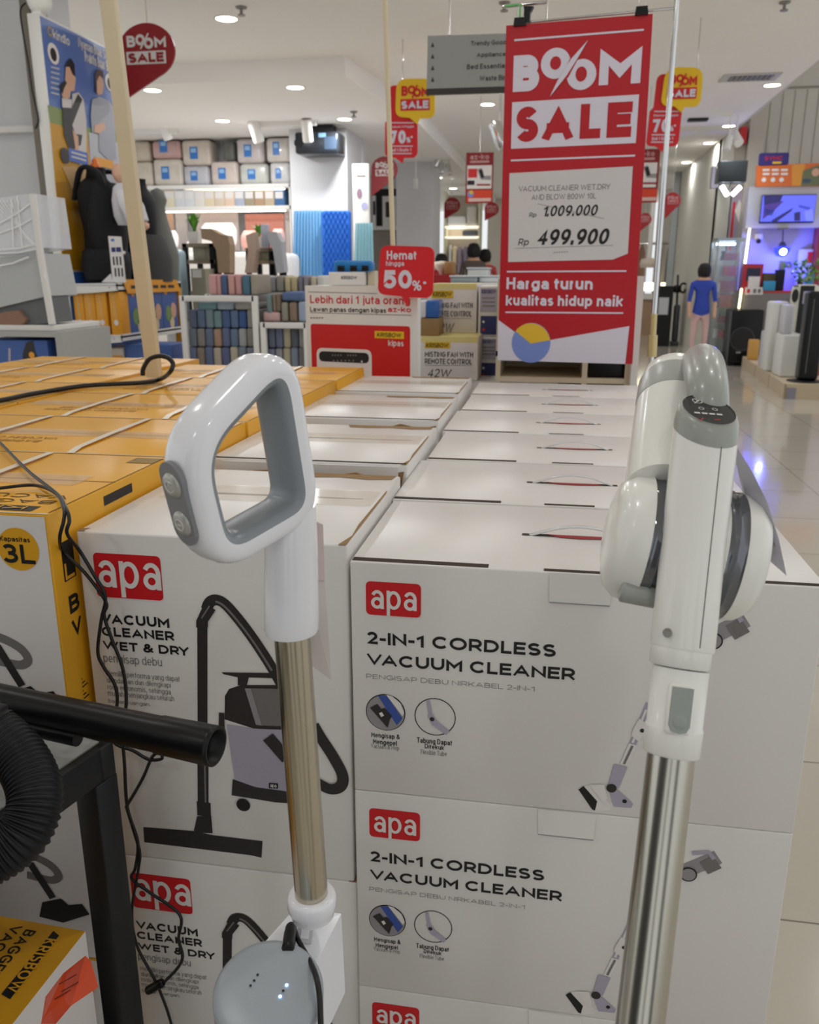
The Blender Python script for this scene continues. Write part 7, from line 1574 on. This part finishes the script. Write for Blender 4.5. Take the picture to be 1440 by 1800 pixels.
# ---- loudspeaker
Ysp = 13.45
a, b_, c_, d_ = prect(1284, 545, 1340, 626, Ysp)
t = thing('floor_loudspeaker', 'big black loudspeaker with round woofer left of the purifiers', 'loudspeaker', ((a+b_)/2, Ysp+.25, 0)); zf = 0.0
t.location.z = 0
g = G(); g.box((a, Ysp, .04), (b_, Ysp+.5, d_), BLACKP, .02, 3); g.build('cabinet', t)
f = Face((0, Ysp-.002, 0), (1, 0, 0), Z, .003); g = G(); f.disc(g, (1305, 596), 22, M('woofer_ring', (48, 50, 54), .4), 1, 36, ring=.86); f.disc(g, (1305, 596), 18, INK, 1, 30); g.build('woofer', t); g = G(); f.rect(g, (1294, 618), (1302, 621), MIDGREY, 2); g.build('badge', t)
for xx in (a+.06, b_-.06): g = G(); g.box((xx-.04, Ysp+.05, 0), (xx+.04, Ysp+.45, .039), INK); g.build('foot', t)
# ---- glass display cabinet
Yg = 14.05; a, b_, c_, d_ = prect(1252, 424, 1300, 630, Yg)
t = thing('glass_cabinet', 'tall glass display cabinet with red boxes left of the security booth', 'cabinet', ((a+b_)/2, Yg+.25, 0))
g = G(); g.box((a, Yg, 0), (b_, Yg+.5, .12), M('cabinet_base', (120, 110, 106), .5)); g.build('base', t); FR = M('cabinet_frame', (150, 158, 160), .3, metal=.6)
for xx in (a, b_-.025):
    for yy in (Yg, Yg+.475): g = G(); g.box((xx, yy, .121), (xx+.025, yy+.025, d_), FR); g.build('frame_post', t)
g = G(); g.box((a, Yg, d_), (b_, Yg+.5, d_+.05), FR); g.build('top_panel', t)
for k in range(6): zz = .35+k*(d_-.4)/6; g = G(); g.box((a+.026, Yg+.01, zz), (b_-.026, Yg+.49, zz+.008), GLASS); g.build('glass_shelf', t)
g = G(); g.box((a+.026, Yg+.001, .125), (b_-.026, Yg+.007, d_-.002), GLASS); g.build('glass_door', t)
g = G(); g.box((a+.03, Yg+.2, d_-.05), (a+.3, Yg+.28, d_-.02), M('cab_light', (225, 240, 255), .5, emit=((215, 236, 255), 9))); g.build('cabinet_lamp', t)
for k in range(6):
    zz = .35+k*(d_-.4)/6+.009
    if k < 6: 
        g = G(); wd = (.18, .22, .2, .22, .2, .2)[k]; g.box((b_-.06-wd, Yg+.12, zz), (b_-.06, Yg+.3, zz+(.12, .1, .2, .17, .15, .11)[k]), M('redbox_%d' % (k % 2), [(176, 56, 62), (150, 60, 66)][k % 2], .45), .006); single(g, 'red_box', 'red product box on the %s shelf of the glass cabinet' % ['lowest', 'second lowest', 'third', 'fourth', 'fifth', 'topmost'][k], 'box', 'red boxes in the glass cabinet')
        g = G(); g.lathe([(.04, 0), (.05, .02), (.03, .1), (.045, .13), (.0001, .15)], (a+.14, Yg+.2, zz), Z, M('cab_white%d' % (k % 3), [(200, 204, 208), (130, 136, 142), (60, 62, 66)][k % 3], .3), 14); single(g, 'small_device', '%s security device on the %s shelf of the glass cabinet' % (['white', 'grey', 'dark'][k % 3], ['lowest', 'second lowest', 'third', 'fourth', 'fifth', 'topmost'][k]), 'device', 'devices in the glass cabinet')
# cleaning appliance and shopper left of the cabinet
Yp = 13.2
skin_person(1240, 0, 465, Yp, 'person in a blue top and pale pink trousers by the glass cabinet', (52, 74, 170), (206, 172, 168), (50, 44, 44))
YW_ = 17.2; p = PY(1196, 575, YW_); zb_ = 0
t = thing('upright_washer', 'dark upright floor washer leaning near the pale post', 'vacuum cleaner', (p.x, YW_, 0)); DK = M('washer_dark', (70, 74, 76), .4)
g = G(); a, b_, c_, d_ = prect(1183, 536, 1197, 580, YW_); g.box((a, YW_-.05, 0), (b_, YW_+.2, .08), DK, .02); g.box((a+.02, YW_, .081), (b_-.02, YW_+.15, d_), DK, .03); g.build('tank', t)
g = G(); h0 = PY(1190, 537, YW_+.07); h1 = PY(1192, 483, YW_+.07); g.tube([h0, h1], .022, DK, 10); g.build('handle_tube', t); g = G(); q = PY(1191, 508, YW_+.06); g.box(q-V((.07, .04, .07)), q+V((.07, .04, .07)), BLACKP, .02); g.build('control_block', t)
g = G(); g.tube(smooth([PY(x, y, YW_) for x, y in [(1194, 506), (1198, 500), (1202, 498), (1206, 500)]], 4), .02, BLACKP, 8); g.tube(smooth([PY(x, y, YW_) for x, y in [(1194, 508), (1198, 513), (1202, 514), (1206, 508)]], 4), .02, BLACKP, 8); g.build('hose', t)
t = thing('floor_broom', 'black floor brush with a red clip leaning low by the person', 'broom', PZ(1185, 592, 0)); b0 = PZ(1182, 592, .02); b1 = PZ(1191, 590, .02)
g = G(); g.tube([b0+Z*.03, b1+Z*.03], .035, BLACKP, 10); g.build('brush_head', t); g = G(); e_ = PY(1204, 568, b1.y+.1); g.tube([b1+Z*.04, e_], .02, BLACKP, 8); g.build('stick', t); g = G(); g.tube([e_, e_+(e_-b1).normalized()*.12], .04, RED, 10); g.build('red_clip', t)
# ---- security booth
Yb2 = 14.05
a, b_, c_, d_ = prect(1314, 332, 1520, 400, Yb2)
zt_ = PY(1330, 328, Yb2).z; zm = PY(1330, 401, Yb2).z
t = thing('security_booth', 'white lit security camera booth with shelves at right', 'booth', ((a+b_)/2, Yb2+.1, 0)); BW = M('booth_white', (206, 204, 214), .4)
g = G(); g.box((a, Yb2, zm), (b_, Yb2+.25, zt_), BW); g.build('upper_panel', t)
g = G(); g.box((a, Yb2+.2, 0), (b_, Yb2+.25, zm), M('booth_back', (186, 184, 204), .5)); g.build('back_panel', t)
zc_ = PY(1330, 511, Yb2-.3).z
g = G(); g.box((a, Yb2-.35, zc_-.03), (b_, Yb2+.2, zc_), M('counter_red_edge', (196, 60, 56), .4)); g.box((a+.01, Yb2-.34, 0), (b_, Yb2+.2, zc_-.0305), M('booth_grey', (134, 128, 126), .5)); g.build('counter', t)
LEDS = M('led_warm', (255, 244, 190), .5, emit=((255, 238, 170), 5))
for (xa, ya_, xb, yb_) in ((1318, 402, 1310, 463), (1304, 507, 1299, 542)):
    g = G(); g.tube([PY(xa, ya_, Yb2-.02 if ya_ < 500 else Yb2-.37), PY(xb, yb_, Yb2-.02 if ya_ < 500 else Yb2-.37)], .014, LEDS, 8); g.build('led_strip', t)
g = G(); a3, b3, _, _ = prect(1434, 403, 1440, 480, Yb2-.02); g.box((a3, Yb2-.05, zc_+.001), (b3+.05, Yb2+.19, zm-.001), M('red_side', (150, 60, 60), .5)); g.build('red_side_panel', t)
# monitor
a, b_, c_, d_ = prect(1338, 342, 1433, 392, Yb2-.05)
t = thing('wall_monitor', 'wall screen showing bluish surveillance views', 'screen', ((a+b_)/2, Yb2-.03, c_)); g = G(); g.box((a, Yb2-.06, c_), (b_, Yb2-.001, d_), BLACKP, .005); g.build('screen_body', t)
f = Face((0, Yb2-.061, 0), (1, 0, 0), Z, .002); g = G(); sc = lambda n, c, s=1.0: M('screen_'+n, c, .3, emit=(c, s))
c11 = lambda x, y: (1100+x/4.235, 60+y/4.235)
f.rect(g, (1341, 344), (1430, 389), sc('blue', (84, 92, 214), .9), 1)
for q, n, c in (([(1030, 1200), (1170, 1200), (1150, 1250), (1030, 1270)], 'dk', (36, 34, 84)), ([(1030, 1270), (1180, 1240), (1100, 1320), (1020, 1380)], 'pur', (66, 48, 120)), ([(1080, 1390), (1250, 1290), (1230, 1320), (1120, 1400)], 'dk', (36, 34, 84)), ([(1255, 1330), (1300, 1320), (1300, 1390), (1255, 1390)], 'dk', (36, 34, 84)), ([(1290, 1270), (1380, 1290), (1360, 1310), (1290, 1290)], 'mid', (60, 66, 170)), ([(1040, 1300), (1110, 1310), (1090, 1350), (1040, 1350)], 'teal', (50, 66, 130)), ([(1330, 1320), (1390, 1300), (1400, 1390), (1340, 1390)], 'lt', (110, 120, 226))): f.poly(g, [c11(*p) for p in q], sc(n, c, .7), 2)
g.build('screen_image', t)
# header sign
Yh = Yb2-.08; f = Face((0, Yh, 0), (1, 0, 0), Z, .002)
t = thing('booth_sign', 'orange and blue brand sign on top of the security booth', 'sign', f.at(1390, 328)); g = G(); g.prism([f.at(*p) for p in [(1331, 291), (1520, 283), (1520, 326), (1329, 328)]], V((0, .06, 0)), M('sign_orange', (216, 110, 50), .45)); g.build('sign_panel', t)
g = G(); q = [f.ab(f.at(*p)) for p in [(1334, 292), (1386, 290), (1388, 268), (1336, 269)]]; g.prism([f.pt(*p) for p in rounded(q, .03)], V((0, .05, 0)), M('sign_purple', (54, 44, 120), .45)); g.build('name_panel', t)
g = G(); f.text(g, 'SYNC', (1344, 282), (1376, 274), M('letter_red', (206, 40, 46), .5), .04, 0, 2); f.rect(g, (1358, 288), (1374, 284), SIGNY, 2); [f.line(g, [(1341+16*i, 299+7*j), (1353+16*i, 298.7+7*j)], .03, WHITE_PRINT, 2) for i in range(3) for j in range(2)]
for x in (1343, 1359, 1374): f.disc(g, (x, 316), 4, WHITE_PRINT, 2)
f.poly(g, [(1392, 290), (1416, 288), (1410, 327), (1392, 327)], M('sign_amber', (222, 150, 60), .45), 2); f.poly(g, [(1412, 300), (1440, 290), (1450, 326), (1408, 327)], M('sign_green', (110, 116, 84), .5), 3); f.disc(g, (1434, 303), 7, SKIN, 4); f.disc(g, (1418, 318), 8, M('sign_dark', (70, 84, 100), .5), 4, ry=4)
g.build('sign_print', t)
# hanging camera with the blue glow
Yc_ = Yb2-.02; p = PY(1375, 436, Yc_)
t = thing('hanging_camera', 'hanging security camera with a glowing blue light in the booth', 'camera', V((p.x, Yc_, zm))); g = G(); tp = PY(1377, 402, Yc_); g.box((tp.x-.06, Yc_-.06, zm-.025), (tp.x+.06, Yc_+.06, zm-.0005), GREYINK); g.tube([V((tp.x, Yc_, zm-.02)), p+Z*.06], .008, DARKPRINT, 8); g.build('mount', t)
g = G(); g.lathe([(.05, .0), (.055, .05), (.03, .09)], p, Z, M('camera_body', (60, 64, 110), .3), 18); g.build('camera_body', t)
g = G(); g.lathe([(.0001, -.13), (.07, -.11), (.11, -.05), (.12, .0), (.05, .02)], p, Z, M('blue_glow', (40, 50, 255), .3, emit=((30, 40, 255), 3.5)), 24); g.build('bloom_halo', t)  # glowing dome shaped to imitate lens bloom around the blue light
g = G(); g.lathe([(.0001, .03), (.04, .02), (.05, 0)], p+V((0, -.10, -.055)), (0, -1, -.3), M('blue_led', (200, 215, 255), .3, emit=((190, 205, 255), 18)), 18); g.build('led_lens', t)
l = bpy.data.lights.new('camera_blue_light', 'POINT'); l.energy = 26; l.color = (.08, .1, 1); l.shadow_soft_size = .05; o = bpy.data.objects.new('camera_blue_light', l); COL.objects.link(o); o.parent = t; o.location = p-V(t['_o'])+V((0, -.16, -.17))
# devices on the counter
zc2 = zc_+.001
def on_counter(x0, y0, x1, y1, Y): a, b_, c_, d_ = prect(x0, y0, x1, y1, Y); return a, b_, zc2, d_
Yk = Yb2-.28
a, b_, c_, d_ = on_counter(1307, 464, 1341, 502, Yk); t = thing('red_display_box', 'red and dark blue display box on the booth counter', 'box', ((a+b_)/2, Yk, c_)); g = G(); g.box((a, Yk, c_), (b_, Yk+.1, d_), M('red_card', (176, 36, 50), .4), .004); g.build('box', t); f = Face((0, Yk-.002, 0), (1, 0, 0), Z, .002); g = G(); f.rect(g, (1311, 494), (1338, 471), M('navy_dark', (34, 36, 66), .4), 1); g.build('window', t)
a, b_, c_, d_ = on_counter(1316, 486, 1336, 503, Yk-.03); g = G(); g.box((a, Yk-.03, c_), (b_, Yk-.005, d_), PAPER); single(g, 'white_card', 'white card leaning before the red display box', 'card')
f = Face((0, Yb2-.351, 0), (1, 0, 0), Z, .003); t = thing('price_strip', 'white price strip with small icons on the counter edge', 'label', f.at(1325, 518)); g = G(); g.prism([f.at(*p) for p in [(1310, 505), (1341, 505), (1341, 518), (1310, 518)]], V((0, -.005, 0)), PAPER); g.build('strip', t); f2 = Face((0, Yb2-.357, 0), (1, 0, 0), Z, .002); g = G()
for x, m in ((1316, RED), (1327, GREYINK), (1335, GREYINK)): f2.rect(g, (x-3, 515), (x+3, 508), m, 1)
g.build('icons', t)
p = PY(1333, 418, Yb2+.1); t = thing('dome_camera', 'white wall camera at the left of the booth', 'camera', V((p.x, Yb2+.18, p.z))); g = G(); g.box((p.x-.05, Yb2+.06, p.z-.03), (p.x+.06, Yb2+.199, p.z+.06), BW, .02); g.build('body', t); g = G(); g.lathe([(.035, 0), (.03, .03), (.0001, .04)], p+V((0, -.05, -.05)), (0, -1, -.3), INK, 16); g.build('lens', t)
for i, (x0, y0, x1, y1, c, s, nm) in enumerate([(1342, 480, 1366, 494, (84, 74, 48), 'brown dome device on the booth counter', 'dome_device'), (1364, 474, 1380, 500, (22, 24, 40), 'dark box device under the blue glowing camera', 'black_device'), (1344, 494, 1364, 505, (60, 150, 196), 'light blue small box on the booth counter', 'blue_box'), (1418, 478, 1432, 495, (80, 150, 206), 'blue tag standing in front of the plant', 'blue_tag'), (1372, 458, 1382, 474, (150, 154, 190), 'pale camera device on top of the dark box', 'pale_camera'), (1404, 438, 1429, 478, (206, 206, 226), 'white boxed camera with a red stripe at the right of the booth', 'camera_box'), (1383, 460, 1390, 468, (90, 94, 100), 'small dark wall camera right of the pale camera', 'wall_camera')]):
    Yv = [Yk, Yk-.02, Yk-.1, Yk-.2, Yk, Yb2+.05, Yb2+.1][i]; a, b_, c_, d_ = on_counter(x0, y0, x1, y1, Yv); g = G()
    if i == 4: c_ = PY(1372, 474, Yk-.02).z+.001
    if i == 6: c_ = PY(1386, 468, Yv).z
    g.box((a, Yv, c_), (b_, Yv+.1, d_), col(c), .01)
    if i == 5: g.box((a+.12, Yv-.003, d_-.2), (b_-.01, Yv-.0005, d_-.04), M('letter_red', (206, 40, 46), .5)); g.box((a+.02, Yv-.003, c_+.02), (a+.1, Yv-.0005, c_+.16), INK)
    single(g, nm, s, 'device')
# leafy plant by the tower appliances
pc = PY(1412, 488, Yk-.35); zpl = pc.z
t = thing('leafy_plant', 'leafy green plant in front of the booth counter', 'plant', (pc.x, Yk-.35, 0)); g = G(); g.lathe([(.13, 0), (.17, .9), (.16, 1.0)], (pc.x+.05, Yk-.35, 0), Z, M('planter', (190, 186, 176), .5), 24); g.build('planter', t); ra = random.Random(5); g = G()
for k in range(150):
    an, el = ra.uniform(0, 6.28), ra.uniform(-.3, 1.0); r = ra.uniform(.05, .3); c = V((pc.x+.05+math.cos(an)*r*1.1, Yk-.35+math.sin(an)*r*.5, max(1.0, zpl+el*.22))); u = V((ra.uniform(-1, 1), ra.uniform(-1, 1), ra.uniform(-.2, 1))).normalized(); v_ = u.cross(V((ra.uniform(-1, 1), ra.uniform(-1, 1), .3))).normalized(); L_ = ra.uniform(.05, .09)
    g.add([c, c+u*L_*.5+v_*.022, c+u*L_, c+u*L_*.5-v_*.022], [(0, 1, 2, 3)], [LEAF, M('leaf_dark', (74, 112, 46), .5), M('leaf_pale', (150, 180, 110), .5)][k % 3])
g.build('leaves', t)
# black box with floodlights
Yf_ = 13.6; a, b_, c_, d_ = prect(1264, 282, 1314, 320, Yf_)
t = thing('floodlight_box', 'black hanging box with two bright white floodlights beneath', 'lamp', ((a+b_)/2, Yf_, c_)); g = G(); g.box((a, Yf_, c_), (b_, Yf_+.3, d_), M('box_dark', (52, 58, 62), .35), .01); g.build('box', t)
FL = M('flood_white', (245, 252, 255), .4, emit=((235, 248, 255), 22))
for (xa, ya_, xb, yb_) in ((1269, 327, 1279, 344), (1287, 343, 1302, 328)):
    p0, p1 = PY(xa, ya_, Yf_+.05), PY(xb, yb_, Yf_+.05); d = (p1-p0); n_ = d.cross(V((0, 1, 0))).normalized(); g = G(); g.obox((p0+p1)/2, d/2, n_*.028, V((0, .02, 0)), FL, .01); g.build('lamp_panel', t)
g = G(); g.tube([V(((a+b_)/2, Yf_+.1, c_)), PY(1278, 345, Yf_+.1)], .01, BLACKM, 8); g.box(((a+b_)/2-.03, Yf_+.301, (c_+d_)/2-.03), ((a+b_)/2+.03, 14.6, (c_+d_)/2+.03), BLACKM); g.build('bracket', t)
g = G(); a, b_, c_, d_ = prect(1252, 292, 1264, 330, 14.5); g.box((a, 14.5, c_), (b_, 14.69, d_), LILAC); single(g, 'grey_poster', 'small pale poster hanging left of the black floodlight box', 'poster')
g = G(); a, b_, c_, d_ = prect(1303, 222, 1313, 252, 14.45); g.box((a, 14.45, c_), (b_, 14.69, d_), M('letter_red', (206, 40, 46), .5)); single(g, 'red_wall_sign', 'small red sign on the corner strip by the glowing spotlight', 'sign')
g = G(); a, b_, c_, d_ = prect(1283, 330, 1310, 445, 14.6); g.box((a, 14.6, c_), (b_, 14.69, d_), M('side_poster', (176, 160, 176), .4)); f = Face((0, 14.598, 0), (1, 0, 0), Z, .002); f.rect(g, (1285, 440), (1289, 355), M('letter_red', (206, 40, 46), .5), 1); f.poly(g, [(1292, 370), (1300, 350), (1306, 365), (1300, 395)], WHITE_PRINT, 1); single(g, 'wall_poster', 'narrow poster on the wall strip beside the booth', 'poster')

# tidy helper properties
for o in bpy.data.objects:
    if '_o' in o: del o['_o']
